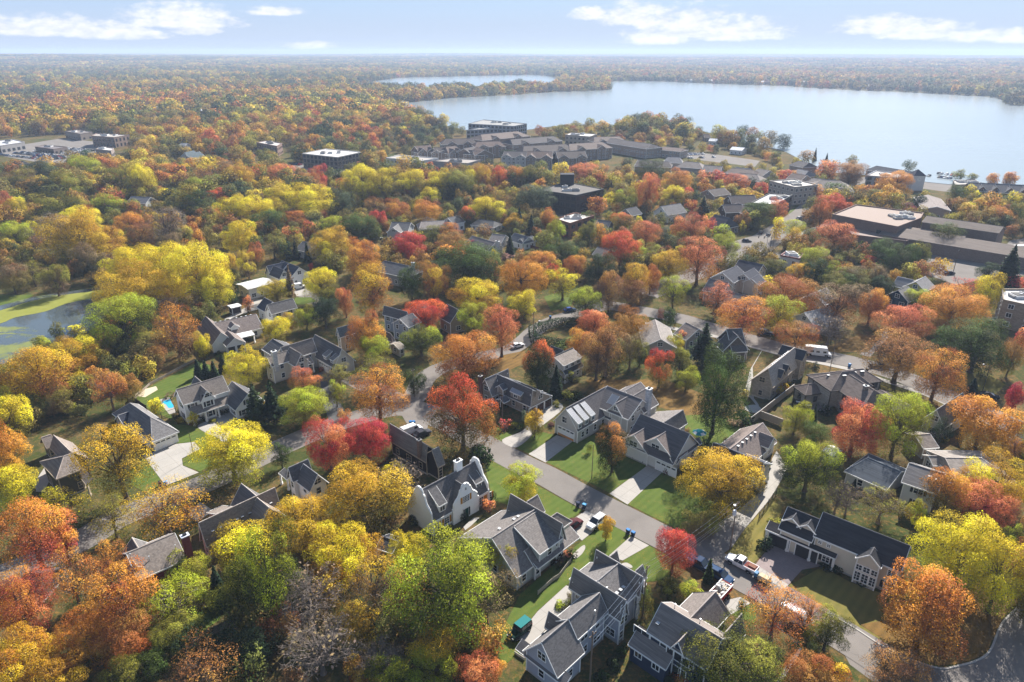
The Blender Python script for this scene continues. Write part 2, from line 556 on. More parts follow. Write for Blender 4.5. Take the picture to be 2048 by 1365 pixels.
def ribbon(name, pts, width, z, mat, label=None, kerb=False):
 pts = smooth(pts)
 b = MB()
 L, Rr = [], []
 for i, p in enumerate(pts):
  a, c = pts[max(i - 1, 0)], pts[min(i + 1, len(pts) - 1)]
  d = Vector((c[0] - a[0], c[1] - a[1])).normalized()
  nrm = Vector((-d.y, d.x))
  L.append(Vector(p) + nrm * width / 2)
  Rr.append(Vector(p) - nrm * width / 2)
 for i in range(len(pts) - 1):
  b.face([(*Rr[i], z), (*Rr[i + 1], z), (*L[i + 1], z), (*L[i], z)], mat)
 o = b.obj(name)
 tag(o, label, kind='structure')
 if kerb:
  for s in (L, Rr):
   k = MB()
   for i in range(len(pts) - 1):
    d = (s[i + 1] - s[i])
    if d.length < 1e-4:
     continue
    nn = Vector((-d.y, d.x)).normalized() * 0.1
    k.hexa([(*(s[i] - nn), 0), (*(s[i + 1] - nn), 0), (*(s[i + 1] + nn), 0), (*(s[i] + nn), 0)],
        [(*(s[i] - nn), 0.12), (*(s[i + 1] - nn), 0.12), (*(s[i + 1] + nn), 0.12), (*(s[i] + nn), 0.12)], M_KERB)
   k.obj('kerb', o)
 return o

LAKE = [(461.9,428.1), (346.3,465.5), (328.6,484.6), (302.6,477.1), (270.9,511.1), (250.4,523.3), (238.1,539.7), (245.5,597.2), (250.4,657.6), (239.1,681.4), (237.2,723.2), (233.1,752.9), (217.2,828.5), (195.0,915.0), (175.9,947.3), (105.5,859.8), (94.3,896.9), (50.6,874.3), (8.1,825.6), (-50.7,825.6), (-102.3,935.8), (-171.6,1102.5), (-213.4,1219.9), (-218.0,1267.7), (-175.5,1306.1), (-121.7,1420.2), (-24.9,1502.0), (108.7,1643.5), (218.7,1707.6), (252.8,1838.9), (255.7,1972.1), (308.9,2210.7), (451.4,2226.0), (562.2,2069.5), (711.7,1933.2), (799.8,1718.8), (878.7,1643.5), (929.3,1537.3), (958.7,1435.9), (868.5,1267.7), (867.1,1219.9), (912.2,1114.4), (1024.4,993.3)]
BAY = [(-433.4,2057.2), (-439.9,1947.4), (-347.5,1817.9), (-215.1,1704.3), (-87.9,1731.4), (20.3,1848.7), (114.6,1947.4), (157.3,2397.8), (107.6,2814.5), (-82.8,2756.3), (-258.0,2620.9), (-386.3,2521.7)]
sheet('lake', smooth(LAKE, 3, True), 0.25, M_WATER, 'broad pale blue lake beyond the town')
sheet('lake_bay', smooth(BAY, 3, True), 0.25, M_WATER, 'narrow lake bay behind the wooded point')
POND = [(-196.7,218.9), (-185.8,233.0), (-180.5,241.7), (-172.8,247.5), (-164.1,252.2), (-157.2,254.7), (-150.2,245.1), (-143.1,226.3), (-139.5,212.0), (-143.1,201.3), (-149.1,193.3), (-149.0,184.1), (-164.5,177.2)]
sheet('pond', smooth(POND, 3, True), 0.05, M_POND, 'shallow pond with green algae at the left edge')

sheet('algae', smooth([(-189.8,218.9), (-182.2,227.8), (-177.7,237.3), (-170.7,244.0), (-162.0,248.6), (-156.0,251.6), (-151.9,246.3), (-157.4,240.6), (-163.1,234.6), (-165.5,226.8), (-172.2,220.9), (-173.5,215.2), (-183.0,209.8)], 3, True), 0.09, M_ALGAE, 'yellow green algae along the far bank of the pond')

def build_haze():
 b = MB()
 m = bpy.data.materials.new('pale_air')
 m.use_nodes = True
 t = NT(m.node_tree)
 out = t.n('ShaderNodeOutputMaterial')
 pv = t.n('ShaderNodeVolumePrincipled', {'Color': (0.52, 0.64, 0.85, 1), 'Density': HAZE, 'Anisotropy': 0.1})
 t.link(pv.outputs[0], out.inputs['Volume'])
 b.box(-14500, 14500, -420, 15000, -1.0, 112.0, m)
 o = b.obj('haze')
 tag(o, 'thin pale haze over the whole landscape', kind='stuff')

HAZE = 0.00015
build_haze()

# ---------------------------------------------------------------- trees
def foliage_material(name, source):
 def fn(t, out):
  if source == 'object':
   c0 = t.n('ShaderNodeObjectInfo').outputs['Color']
   c1 = t.n('ShaderNodeAttribute', attribute_type='OBJECT', attribute_name='tip').outputs['Color']
   turn = t.n('ShaderNodeAttribute', attribute_type='OBJECT', attribute_name='turn').outputs['Fac']
  else:
   c0 = t.n('ShaderNodeAttribute', attribute_type='INSTANCER', attribute_name='tint').outputs['Color']
   c1 = t.n('ShaderNodeAttribute', attribute_type='INSTANCER', attribute_name='tint2').outputs['Color']
   turn = 0.0
  lf = t.n('ShaderNodeAttribute', attribute_type='GEOMETRY', attribute_name='leaf').outputs['Fac']
  lb = t.n('ShaderNodeAttribute', attribute_type='GEOMETRY', attribute_name='lobe').outputs['Fac']
  tp = t.n('ShaderNodeAttribute', attribute_type='GEOMETRY', attribute_name='tipness').outputs['Fac']
  # turned leaves sit in patches of their own on the crown
  f = t.math('ADD', t.math('MULTIPLY', tp, 0.75), t.math('ADD', t.math('MULTIPLY', lb, 0.55), t.math('MULTIPLY', lf, 0.22)))
  f = t.ramp(t.math('ADD', t.math('SUBTRACT', f, 0.25), turn), [(0.3, 0.0), (0.72, 1.0)])
  c = t.mix(f, c0, c1)
  v = t.math('ADD', t.math('MULTIPLY', lf, 0.26), t.math('MULTIPLY', lb, 0.74))
  hsv = t.n('ShaderNodeHueSaturation', {'Hue': t.math('MULTIPLY_ADD', t.math('SUBTRACT', lb, 0.5), 0.045, 0.5), 'Saturation': t.math('MULTIPLY_ADD', lf, 0.16, 0.92), 'Value': t.math('MULTIPLY_ADD', v, 0.85, 0.55), 'Color': c})
  d = t.n('ShaderNodeBsdfPrincipled', {'Base Color': hsv.outputs[0], 'Roughness': 0.65, 'Specular IOR Level': 0.04})
  tr = t.n('ShaderNodeBsdfTranslucent', {'Color': hsv.outputs[0]})
  mx = t.n('ShaderNodeMixShader', {0: 0.3, 1: d.outputs[0], 2: tr.outputs[0]})
  t.link(mx.outputs[0], out.inputs[0])
 return material(name, fn)

M_FOLIAGE = foliage_material('autumn_foliage', 'object')
M_WOODS = foliage_material('woodland_foliage', 'instancer')

def m_bark(t, out):
 p = t.n('ShaderNodeTexCoord').outputs['Object']
 m = t.n('ShaderNodeMapping', {0: p, 'Scale': (6, 6, 1.2)}).outputs[0]
 a = t.noise(m, 1.5, 4, 0.65)
 pbsdf(t, out, t.mix(a, (0.045, 0.034, 0.026), (0.15, 0.12, 0.095)), 0.9, a, 0.6, 0.05, 0.15)

M_BARK = material('bark', m_bark)
M_PALEBARK = plain((0.17, 0.14, 0.118), 0.9, var=0.2, name='pale_grey_bark')

def leaf_mesh(name, cen, nor, size, leaf, lobe, tipness, mat, long=1.25):
 """Thousands of small leaf sprays as folded four-sided faces."""
 n = len(cen)
 r = rng.normal(size=(n, 3))
 soft = nor / (np.linalg.norm(nor, axis=1)[:, None] + 1e-9)
 nor = nor + r * 0.5
 nor /= np.linalg.norm(nor, axis=1)[:, None] + 1e-9
 t = np.cross(nor, rng.normal(size=(n, 3)))
 t /= np.linalg.norm(t, axis=1)[:, None] + 1e-9
 b = np.cross(nor, t)
 s = (size * (0.6 + 0.8 * rng.random(n)))[:, None]
 droop = nor * s * 0.28
 v = np.empty((n, 4, 3))
 v[:, 0] = cen - t * s * long * 0.5 - droop
 v[:, 1] = cen - b * s * (0.34 + 0.2 * rng.random(n))[:, None]
 v[:, 2] = cen + t * s * long * 0.5 - droop
 v[:, 3] = cen + b * s * (0.34 + 0.2 * rng.random(n))[:, None]
 me = bpy.data.meshes.new(name)
 me.vertices.add(n * 4)
 me.vertices.foreach_set('co', v.reshape(-1).astype(np.float32))
 idx = np.arange(n * 4).reshape(n, 4)
 tri = np.empty((n, 2, 3), dtype=np.int32)
 tri[:, 0] = idx[:, [0, 1, 3]]
 tri[:, 1] = idx[:, [1, 2, 3]]
 me.loops.add(n * 6)
 me.loops.foreach_set('vertex_index', tri.reshape(-1))
 me.polygons.add(n * 2)
 me.polygons.foreach_set('loop_start', np.arange(n * 2, dtype=np.int32) * 3)
 for nm, a in (('leaf', leaf), ('lobe', lobe), ('tipness', tipness)):
  at = me.attributes.new(nm, 'FLOAT', 'POINT')
  at.data.foreach_set('value', np.repeat(np.clip(a, 0, 1), 4).astype(np.float32))
 me.materials.append(mat)
 me.update()
 me.polygons.foreach_set('use_smooth', np.ones(n * 2, bool))
 sm = soft + rng.normal(size=(n, 3)) * 0.46
 sm /= np.linalg.norm(sm, axis=1)[:, None] + 1e-9
 me.normals_split_custom_set_from_vertices(np.repeat(sm, 4, axis=0).tolist())
 return me

def crown_points(a, c, zc, style, dens, size):
 """Leaf spray centres and normals of one crown: many rounded boughs round an uneven ellipsoid."""
 shape = style.get('shape', 'round')
 nl = style.get('lobes', 24)
 lobes = []
 tries = 0
 while len(lobes) < nl and tries < 4000:
  tries += 1
  u = rng.normal(size=3)
  u /= np.linalg.norm(u)
  rr = 0.78 * rng.random() ** 0.35
  p = u * rr
  if shape == 'round' and p[2] < -0.8: continue
  if shape == 'vase':
   lim = 0.42 + 0.5 * (p[2] + 1) / 2
   if math.hypot(p[0], p[1]) > lim: continue
  if shape == 'egg':
   lim = 0.85 - 0.5 * max(0, p[2]) - 0.15 * max(0, -p[2])
   if math.hypot(p[0], p[1]) > lim: continue
  rad = style.get('lr', 0.30) * (0.7 + 0.6 * rng.random())
  if any(np.linalg.norm(p - q[0]) < 0.55 * (rad + q[1]) * style.get('sep', 1.0) * 0.75 for q in lobes): continue
  lobes.append((p, rad, rng.random()))
 cen, nor, lf, lb, tp = [], [], [], [], []
 S = np.array((a, a, c))
 for k, (p, rad, lr) in enumerate(lobes):
  R3 = rad * S * np.array((1, 1, 0.85))
  area = 4 * math.pi * ((R3[0] * R3[1]) ** 1.6 / 3 + 2 * (R3[0] * R3[2]) ** 1.6 / 3) ** (1 / 1.6)
  n = max(12, int(area * dens / (size * size)))
  u = rng.normal(size=(n, 3))
  u /= np.linalg.norm(u, axis=1)[:, None]
  keep = rng.random(n) < (0.35 + 0.65 * np.clip(u[:, 2] * 0.8 + 0.75, 0, 1))
  u = u[keep]
  rr = (0.62 + 0.48 * rng.random(len(u)) ** 0.6)
  # ragged outline
  rr *= 1 + 0.16 * np.sin(u[:, 0] * 5 + k) * np.cos(u[:, 1] * 6 + 2 * k)
  q = p * S + u * rr[:, None] * R3
  # drop most of what lies deep inside another bough
  inside = np.zeros(len(u), bool)
  for j, (p2, r2, _) in enumerate(lobes):
   if j != k:
    inside |= np.linalg.norm((q - p2 * S) / (r2 * S * np.array((1, 1, 0.85))), axis=1) < 0.72
  kp = ~inside | (rng.random(len(u)) < 0.12)
  q, u = q[kp], u[kp]
  cen.append(q + np.array((0, 0, zc)))
  nr = u * 0.8 + (p / (np.linalg.norm(p) + 1e-6)) * 0.5 + np.array((0, 0, 0.35))
  nor.append(nr)
  lf.append(rng.random(len(q)))
  lb.append(np.full(len(q), lr) + rng.normal(size=len(q)) * 0.07)
  hz = q[:, 2] / c * 0.5 + 0.5
  tp.append(hz)
 cat = np.concatenate
 C = cat(cen)
 rad = np.hypot(C[:, 0], C[:, 1])
 k = a / np.percentile(rad, 97)
 C[:, :2] *= k
 z0, z1 = np.percentile(C[:, 2], (1.5, 98.5))
 kz = 2 * c / (z1 - z0)
 C[:, 2] = (C[:, 2] - z0) * kz + zc - c
 fix = lambda p: np.array((p[0] * k, p[1] * k, (p[2] + zc - z0) * kz + zc - c))
 return C, cat(nor), cat(lf), cat(lb), cat(tp), [(fix(p * S), rd * a) for p, rd, _ in lobes]

def limb(b, p, q, r0, r1, mat, seg=3, wob=0.12, n=5):
 p, q = Vector(p), Vector(q)
 L = (q - p).length
 last, lr = p, r0
 for i in range(1, seg + 1):
  t = i / seg
  x = p.lerp(q, t) + Vector((random.uniform(-1, 1), random.uniform(-1, 1), random.uniform(0, 1))) * (wob * L * (1 - t))
  r = r0 + (r1 - r0) * t
  b.tube(last, x, lr, r, mat, n)
  last, lr = x, r

def trunk_mesh(name, a, c, zc, lobes, mat, r, twigs=0, split=0.5):
 b = MB()
 z0 = zc - c
 fork = z0 + split * c * 0.55
 flare = [(r * 1.7, 0), (r * 1.15, 0.5), (r, 1.4)]
 last = (0, 0, -0.3)
 lr = r * 1.8
 for rr, z in flare:
  b.tube(last, (0, 0, z), lr, rr, mat, 7)
  last, lr = (0, 0, z), rr
 top = Vector((random.uniform(-.2, .2), random.uniform(-.2, .2), fork))
 b.tube(last, top, lr, r * 0.8, mat, 7)
 lead = Vector((top.x + random.uniform(-.5, .5), top.y + random.uniform(-.5, .5), zc + c * 0.55))
 limb(b, top, lead, r * 0.72, r * 0.15, mat, 4, 0.06)
 for p, rad in lobes:
  p = Vector(p)
  t = random.uniform(0.0, 0.55)
  s = top.lerp(lead, t)
  if s.z > p.z:
   s = top
  limb(b, s, p, r * 0.34, r * 0.08, mat, 3, 0.1, 4)
  for k in range(twigs):
   u = Vector((random.gauss(0, 1), random.gauss(0, 1), random.gauss(0.4, 1))).normalized()
   e = p + u * rad * random.uniform(0.7, 1.15)
   limb(b, s.lerp(p, random.uniform(0.45, 1.0)), e, r * 0.085, 0.012, mat, 2, 0.15, 3)
   for k2 in range(2):
    e2 = e.lerp(p, random.uniform(0.1, 0.5)) + Vector((random.gauss(0, 1), random.gauss(0, 1), random.gauss(0.3, 1))) * rad * 0.42
    b.tube(p.lerp(e, random.uniform(.4, .8)), e2, 0.03, 0.01, mat, 3)
 return b.mesh(name)

PROTO = {}

def make_proto(key, a, c, clear, style, dens, size, trunk_r, twigs=0, bark=None):
 zc = clear + c
 cen, nor, lf, lb, tp, lobes = crown_points(a, c, zc, style, dens, size)
 cm = leaf_mesh('crown', cen, nor, size, lf, lb, tp, M_FOLIAGE)
 tm = trunk_mesh('trunk', a, c, zc, lobes, bark or M_BARK, trunk_r, twigs)
 PROTO.setdefault(key, []).append((a, c, clear, cm, tm))

for i in range(4):
 make_proto('big', 7.0, 6.6, 1.7, dict(shape='round', lobes=34, lr=0.27), 0.92, 0.145, 0.42, 1)
for i in range(4):
 make_proto('mid', 4.6, 4.6, 1.2, dict(shape='round', lobes=24, lr=0.31), 0.95, 0.13, 0.27, 1)
for i in range(3):
 make_proto('egg', 4.0, 5.2, 0.8, dict(shape='egg', lobes=26, lr=0.33, sep=0.9), 1.05, 0.13, 0.22)
for i in range(3):
 make_proto('small', 2.4, 2.7, 1.1, dict(shape='round', lobes=14, lr=0.36), 1.0, 0.12, 0.12, 1)
for i in range(3):
 make_proto('vase', 5.6, 5.8, 2.6, dict(shape='vase', lobes=26, lr=0.29), 0.8, 0.145, 0.36, 2)
for i in range(4):
 make_proto('sparse', 5.4, 5.4, 2.0, dict(shape='round', lobes=30, lr=0.24, sep=1.1), 0.42, 0.145, 0.32, 5, M_PALEBARK if i % 2 else M_BARK)
for i in range(3):
 make_proto('bare', 4.8, 5.0, 2.2, dict(shape='round', lobes=36, lr=0.24), 0.035, 0.34, 0.28, 14, M_PALEBARK)

def make_conifer(key, a, h, clear, whorls, size, droop, ragged):
 cen, nor, lf, lb, tp = [], [], [], [], []
 b = MB()
 b.tube((0, 0, -0.3), (0, 0, h * 0.97), 0.028 * h * 0.6, 0.03, M_BARK, 6)
 for i in range(whorls):
  t = i / (whorls - 1)
  z = clear + (h - clear) * t
  rad = a * (1 - t) ** 0.85 + 0.12
  if ragged: rad *= random.uniform(0.55, 1.1) * (1.0 if t > 0.15 else 0.8)
  nb = max(4, int(5 + 8 * (1 - t)))
  for k in range(nb):
   an = 2 * math.pi * (k + random.random() * 0.6) / nb + i
   L = rad * random.uniform(0.75, 1.1)
   lobe = random.random()
   if L > 0.6 and random.random() < 0.5:
    b.tube((0, 0, z), (math.cos(an) * L * 0.8, math.sin(an) * L * 0.8, z - droop * L * 0.6), 0.04, 0.015, M_BARK, 3)
   m = max(4, int(L * 9 / size * 0.42))
   s = rng.random(m) ** 0.7
   side = rng.normal(size=m) * 0.22 * L * (1 - s * 0.55)
   x = math.cos(an) * s * L - math.sin(an) * side
   y = math.sin(an) * s * L + math.cos(an) * side
   zz = z - droop * L * s + rng.normal(size=m) * 0.12
   cen.append(np.stack((x, y, zz), 1))
   nor.append(np.stack((np.cos(an) * 0.5 * np.ones(m), np.sin(an) * 0.5 * np.ones(m), np.ones(m)), 1))
   lf.append(rng.random(m)); lb.append(np.full(m, lobe)); tp.append(np.full(m, t * 0.3))
 cat = np.concatenate
 cm = leaf_mesh('crown', cat(cen), cat(nor), size, cat(lf), cat(lb), cat(tp), M_FOLIAGE, 1.7)
 c = (h - clear) / 2
 PROTO.setdefault(key, []).append((a, c, clear, cm, b.mesh('trunk')))

for i in range(2):
 make_conifer('spruce', 3.0, 13.0, 0.8, 34, 0.34, 0.38, False)
for i in range(2):
 make_conifer('pine', 4.2, 15.0, 2.5, 17, 0.5, 0.08, True)
make_conifer('column', 1.5, 9.0, 0.2, 34, 0.34, 0.9, False)

def make_shrub(key, a, c, nl, dens, size):
 cen, nor, lf, lb, tp, lobes = crown_points(a, c, c * 0.86, dict(shape='full', lobes=nl, lr=0.38), dens, size)
 cen[:, 2] = np.abs(cen[:, 2]) + 0.02
 PROTO.setdefault(key, []).append((a, c, 0, leaf_mesh('shrub', cen, nor, size, lf, lb, tp, M_FOLIAGE), None))

for i in range(3):
 make_shrub('shrub', 1.5, 1.2, 12, 1.1, 0.24)

TREE_N = {}

def tree(key, x, y, a, h, color, tip, name, label, cat, group=None, z=0.0, turn=0.0):
 """One tree: copies of a prototype's crown and trunk under an Empty at its foot."""
 ps = PROTO[key]
 i = TREE_N.get(key, 0)
 TREE_N[key] = i + 1
 a0, c0, cl0, cm, tm = ps[i % len(ps)]
 h0 = cl0 + 2 * c0 if cl0 or tm else c0 * 1.9
 if tm is None:
  o = link(name, cm, None, (x, y, z), (i * 2.399) % 6.28)
  o.scale = (a / a0, a / a0, h / h0)
  o.color = (*color, 1)
  o['tip'] = tuple(tip)
  return tag(o, label, cat, group)
 r = empty(name, (x, y, z), (i * 2.399) % 6.28)
 r.scale = (a / a0, a / a0, h / h0)
 tag(r, label, cat, group)
 c = link('crown', cm, r)
 c.color = (*color, 1)
 c['tip'] = tuple(tip)
 c['turn'] = turn
 link('trunk', tm, r)
 return r

# ---------------------------------------------------------------- roads, drives, lawns
Z1, Z2, Z3, Z4 = 0.02, 0.04, 0.06, 0.08
ROADS = []

def road(name, pts, width, label, mat=None, kerb=False, z=Z3):
 ROADS.append((smooth(pts), width))
 return ribbon(name, pts, width, z, mat or M_ASPHALT, label, kerb)

road('street', [(-46.1,174.9), (-35.7,164.7), (-29.4,158.7), (-22.2,152.8), (-15.3,147.3), (-10.1,141.8), (1.35,130.53), (7.40,125.23), (14.92,117.63), (26.24,107.03), (30.18,103.39), (42.05,92.52), (50.39,83.32), (55.93,76.64), (60.94,69.52)], 7.2, 'residential street crossing the picture past the white gabled house')
road('side_street', [(-15.0,151.0), (-28.9,155.5), (-40.6,149.7), (-46.7,144.4), (-52.7,138.2), (-58.9,130.5), (-64.8,123.2), (-71.4,116.6), (-77.7,110.9), (-81.2,104.1), (-86.7,97.3), (-94.6,89.9)], 7.4, 'street running down to the left edge past the concrete drive', z=Z2)
road('upper_street', [(-27.5,156.3), (-25.8,163.3), (-24.6,173.3), (-19.6,181.3), (-11.1,187.3), (-1.4,192.6), (4.2,201.3), (8.0,209.8), (14.8,218.9), (24.1,226.3), (34.6,233.0)], 6.6, 'narrow street winding past the clipped hedge', z=Z1)
road('cross_street', [(23.1,236.2), (34.7,233.5), (45.7,227.8), (57.6,220.4), (63.5,214.3), (73.7,203.8), (83.5,194.9), (93.5,189.2), (102.8,183.0), (110.4,174.9), (116.7,161.5), (121.7,150.8), (127.0,139.1)], 9.0, 'wide street behind the brown hip roofed house')
CORNER = smooth([(50.92,86.53), (54.55,82.91), (57.25,79.30), (60.06,76.83), (63.83,74.91), (67.0,75.3), (70.7,76.4), (73.8,78.3), (77.9,82.5), (80.4,84.6), (87.2,89.3), (96.7,96.0)])
sheet('street_corner', CORNER + [(94.7,83.3), (81.2,66.4), (57.05,66.36), (50.87,75.54)], 0.005, M_ASPHALT, 'street corner in tree shade at the lower right')
_k = MB()
for _p, _q in zip(CORNER, CORNER[1:]):
 _d = (Vector(_q) - Vector(_p)).normalized() * .14
 _n = Vector((-_d.y, _d.x))
 _r = [tuple(Vector(_p) - _n), tuple(Vector(_q) - _n), tuple(Vector(_q) + _n), tuple(Vector(_p) + _n)]
 _k.hexa([(*v, 0) for v in _r], [(*v, .13) for v in _r], M_KERB)
tag(_k.obj('kerb'), 'pale concrete kerb curving round the leafy corner', kind='structure')
road('main_street', [(50.4,245.1), (70.5,266.2), (87.8,284.6), (107.2,308.9), (130.5,339.1), (162.6,382.7), (185.3,417.4), (228.6,473.0), (272.9,513.9)], 11.0, 'main street climbing to the lake front')
road('market_street', [(107.2,308.9), (121.0,298.8), (133.2,284.6), (144.4,271.7)], 9.0, 'street in front of the brown school', z=Z2)
road('wood_lane', [(-69.7,233.0), (-82.1,251.0), (-91.5,266.2), (-88.0,271.7)], 6.0, 'lane by the white farmhouse with navy roof', z=Z1)
road('brick_path', [(107.0,188.8), (114.2,197.2), (122.7,206.3), (135.1,218.9)], 3.0, 'drive leading up from the wide street', M_ASPHALT, False, Z1)

sheet('concrete_drive', [(-84.2,133.2), (-78.9,138.2), (-75.0,139.1), (-72.3,136.0), (-74.8,132.0), (-73.3,129.1), (-68.6,126.4), (-73.6,121.5)], Z3, M_CONCRETE, 'broad concrete drive of the grey hip roofed garage')
sheet('concrete_drive', smooth([(-77.3,146.3), (-76.1,149.0), (-72.5,153.6), (-69.9,153.3), (-69.7,148.5), (-68.4,144.4), (-61.9,135.8), (-64.1,133.2), (-69.4,140.2), (-73.5,142.9)], 4, True), Z3, M_CONCRETE, 'drive of the white house beside the pool')
sheet('asphalt_drive', [(-56.8,174.9), (-53.7,179.6), (-48.9,174.9), (-48.2,164.7), (-40.6,149.7), (-45.1,147.8), (-51.6,163.3)], Z2, M_DARKASPHALT, 'dark drive of the cream house with two dormers')
sheet('concrete_drive', [(3.78,133.84), (10.7,142.2), (14.6,139.7), (7.52,130.33)], Z3, M_CONCRETE, 'drive of the house with three metal dormers')
sheet('concrete_drive', [(20.35,118.67), (30.1,129.1), (33.5,127.2), (23.52,114.92)], Z3, M_CONCRETE, 'drive of the white house with two front gables')
sheet('concrete_drive', smooth([(0.70,136.62), (-2.4,140.0), (2.7,144.4), (4.4,150.5), (5.4,154.4), (9.5,160.4), (13.3,156.0), (6.7,145.6), (3.8,140.2)], 4, True), Z3, M_CONCRETE, 'drive of the grey house with three garage doors')
sheet('concrete_drive', [(9.92,108.24), (14.87,112.95), (18.47,109.62), (13.20,103.81)], Z3, M_CONCRETE, 'drive with a white truck and a dark red car')
sheet('concrete_drive', [(22.66,105.11), (25.58,102.40), (20.03,98.32), (17.75,99.65)], Z3, M_CONCRETE, 'drive of the blue grey house by the street')
sheet('concrete_drive', [(9.33,92.04), (11.34,91.32), (8.04,85.66), (2.96,79.30), (0.63,80.48), (4.20,86.09)], Z3, M_CONCRETE, 'rear drive with a green off road car')
sheet('paver_drive', [(48.3,102.5), (50.7,104.1), (55.7,96.9), (51.6,95.9), (47.68,92.04), (43.8,97.3)], Z3, M_PAVERS, 'brick paved drive of the long cream house')
sheet('concrete_apron', [(42.46,96.50), (43.8,97.3), (47.81,92.16), (46.47,91.09)], Z4, M_CONCRETE, 'concrete edge of the brick paved drive')
sheet('asphalt_drive', [(42.6,110.4), (45.2,107.6), (40.8,101.8), (38.03,99.52), (34.00,104.39), (38.1,106.7)], Z4, M_ASPHALT, 'mouth of the lane beside the utility pole')
sheet('concrete_drive', [(42.4,110.1), (45.3,107.6), (49.8,112.9), (52.9,116.4), (57.3,122.6), (61.2,128.3), (61.1,135.2), (58.9,131.9), (54.3,122.0), (51.1,118.5), (45.4,112.9)], Z3, M_CONCRETE, 'long lane past the white building with dark roof')
sheet('concrete_drive', [(35.51,88.43), (38.56,89.34), (39.98,87.98), (35.89,85.44)], Z3, M_CONCRETE, 'short drive of the navy house')
sheet('concrete_drive', [(-64.6,111.7), (-63.9,115.8), (-59.9,112.9), (-61.7,109.3)], Z3, M_CONCRETE, 'pale drive of the pink house')
sheet('concrete_drive', [(-102.2,122.7), (-103.8,129.0), (-100.2,125.6), (-98.0,119.3), (-99.7,119.3)], Z3, M_CONCRETE, 'drive of the olive house')
sheet('concrete_drive', [(-99.1,219.6), (-97.0,226.7), (-95.6,232.5), (-97.2,240.4), (-93.0,240.4), (-90.7,229.2), (-94.9,224.3), (-96.6,219.6)], Z3, M_CONCRETE, 'drive between the white L shaped house and the rambler')
sheet('concrete_drive', [(-84.8,256.6), (-83.3,259.1), (-79.5,252.6), (-76.8,245.0), (-81.2,243.1), (-84.3,250.7)], Z3, M_CONCRETE, 'drive with a white van by the navy roofed farmhouse')
sheet('asphalt_drive', [(70.3,180.6), (77.5,193.3), (84.5,204.6), (79.6,197.2), (69.0,178.9), (62.4,163.3), (64.1,160.4)], Z2, M_CONCRETE, 'drive of the tall tan house')
sheet('car_park', [(190.0,302.7), (202.2,316.5), (208.8,302.7), (212.9,292.4), (242.8,325.4), (283.2,344.4), (227.2,269.3), (201.2,269.3), (175.5,256.9), (171.1,271.4)], Z1, M_ASPHALT, 'car park in front of the brown school')
sheet('car_park', [(-495.3,653.7), (-491.4,675.7), (-482.4,707.4), (-478.2,751.2), (-430.3,724.3), (-392.5,691.2), (-378.6,632.9), (-369.4,577.6), (-389.7,577.6), (-452.8,619.8), (-475.6,626.3)], Z1, M_ASPHALT, 'crowded shopping centre car park')
sheet('car_park', [(-187.8,569.2), (-165.1,578.5), (-126.7,551.4), (-117.4,496.8), (-134.6,496.8), (-165.8,518.9)], Z1, M_ASPHALT, 'car park by the white roofed office')
sheet('car_park', [(273.2,529.8), (295.3,507.3), (312.3,492.6), (321.2,473.0), (286.8,449.5), (266.3,473.0)], Z1, M_ASPHALT, 'lake front car park')
sheet('yard_pavement', [(-31.7,160.4), (-30.1,163.3), (-20.1,157.1), (-20.9,142.5), (-24.6,144.4)], Z2, M_ASPHALT, 'paved yard behind the dark brown house')
sheet('car_park', [(22.9,398.8), (37.9,402.9), (40.6,361.8), (32.4,339.4), (24.8,336.4)], Z1, M_ASPHALT, 'car park below the dark flat roofed office')
sheet('car_park', [(102.3,319.4), (127.8,341.1), (159.4,377.1), (166.6,373.2), (139.5,337.8), (117.7,302.7), (104.3,292.4), (93.8,292.4)], Z1, M_ASPHALT, 'open crossing by the street lamps')

sheet('village_pavement', [(151.2,652.0), (181.9,628.6), (209.1,589.2), (194.2,556.7), (162.7,589.2), (144.0,619.1)], 0.005, M_ASPHALT, 'pavement between the village roofs near the lake')
sheet('lawn', [(-6.03,129.52), (-4.40,131.14), (6.95,120.08), (14.17,112.95), (10.38,109.15), (3.57,110.87), (-0.92,114.92), (-4.01,116.60)], Z1, M_LAWN, 'lawn beside the white house with curved gables')
sheet('lawn', [(7.75,130.53), (14.5,139.7), (20.0,142.5), (30.1,129.1), (20.39,119.02)], Z1, M_LAWN, 'lawn with a thin pole and a round tree')
sheet('lawn', [(23.64,115.09), (33.4,127.0), (40.3,122.8), (41.4,111.7), (39.3,107.3), (34.19,104.39), (31.17,107.93)], Z1, M_LAWN, 'lawn in front of the yellow street tree')
sheet('lawn', [(-4.6,137.3), (-3.0,151.0), (3.5,147.3), (1.9,144.4), (-2.6,139.7)], Z1, M_LAWN, 'small lawn of the grey house')
sheet('lawn', [(1.16,136.41), (6.2,144.4), (10.6,142.0), (3.90,134.05)], Z1, M_LAWN, 'strip of lawn between two drives')
sheet('lawn', [(18.55,109.46), (22.68,105.26), (17.75,99.65), (14.03,97.28), (8.96,91.68), (4.21,86.31), (0.47,80.48), (2.40,78.72), (-1.05,75.54), (-3.01,78.34), (1.36,89.92), (9.72,99.92), (13.30,103.81)], Z1, M_LAWN, 'long lawn between the sage and the blue grey house')
sheet('lawn', [(25.58,102.40), (29.20,98.85), (27.60,93.49), (23.13,92.88), (20.12,98.32)], Z1, M_LAWN, 'lawn under the red street tree')
sheet('lawn', [(38.52,89.22), (40.59,87.30), (39.29,83.32), (35.97,85.44)], Z2, M_LAWN, 'bit of lawn in front of the navy house')
sheet('lawn', [(47.77,92.04), (55.6,96.8), (58.8,92.9), (65.3,88.8), (66.6,79.3), (60.89,77.39), (53.94,84.06), (49.94,88.20)], Z1, M_DRYLAWN, 'shaded grass in front of the long cream house')
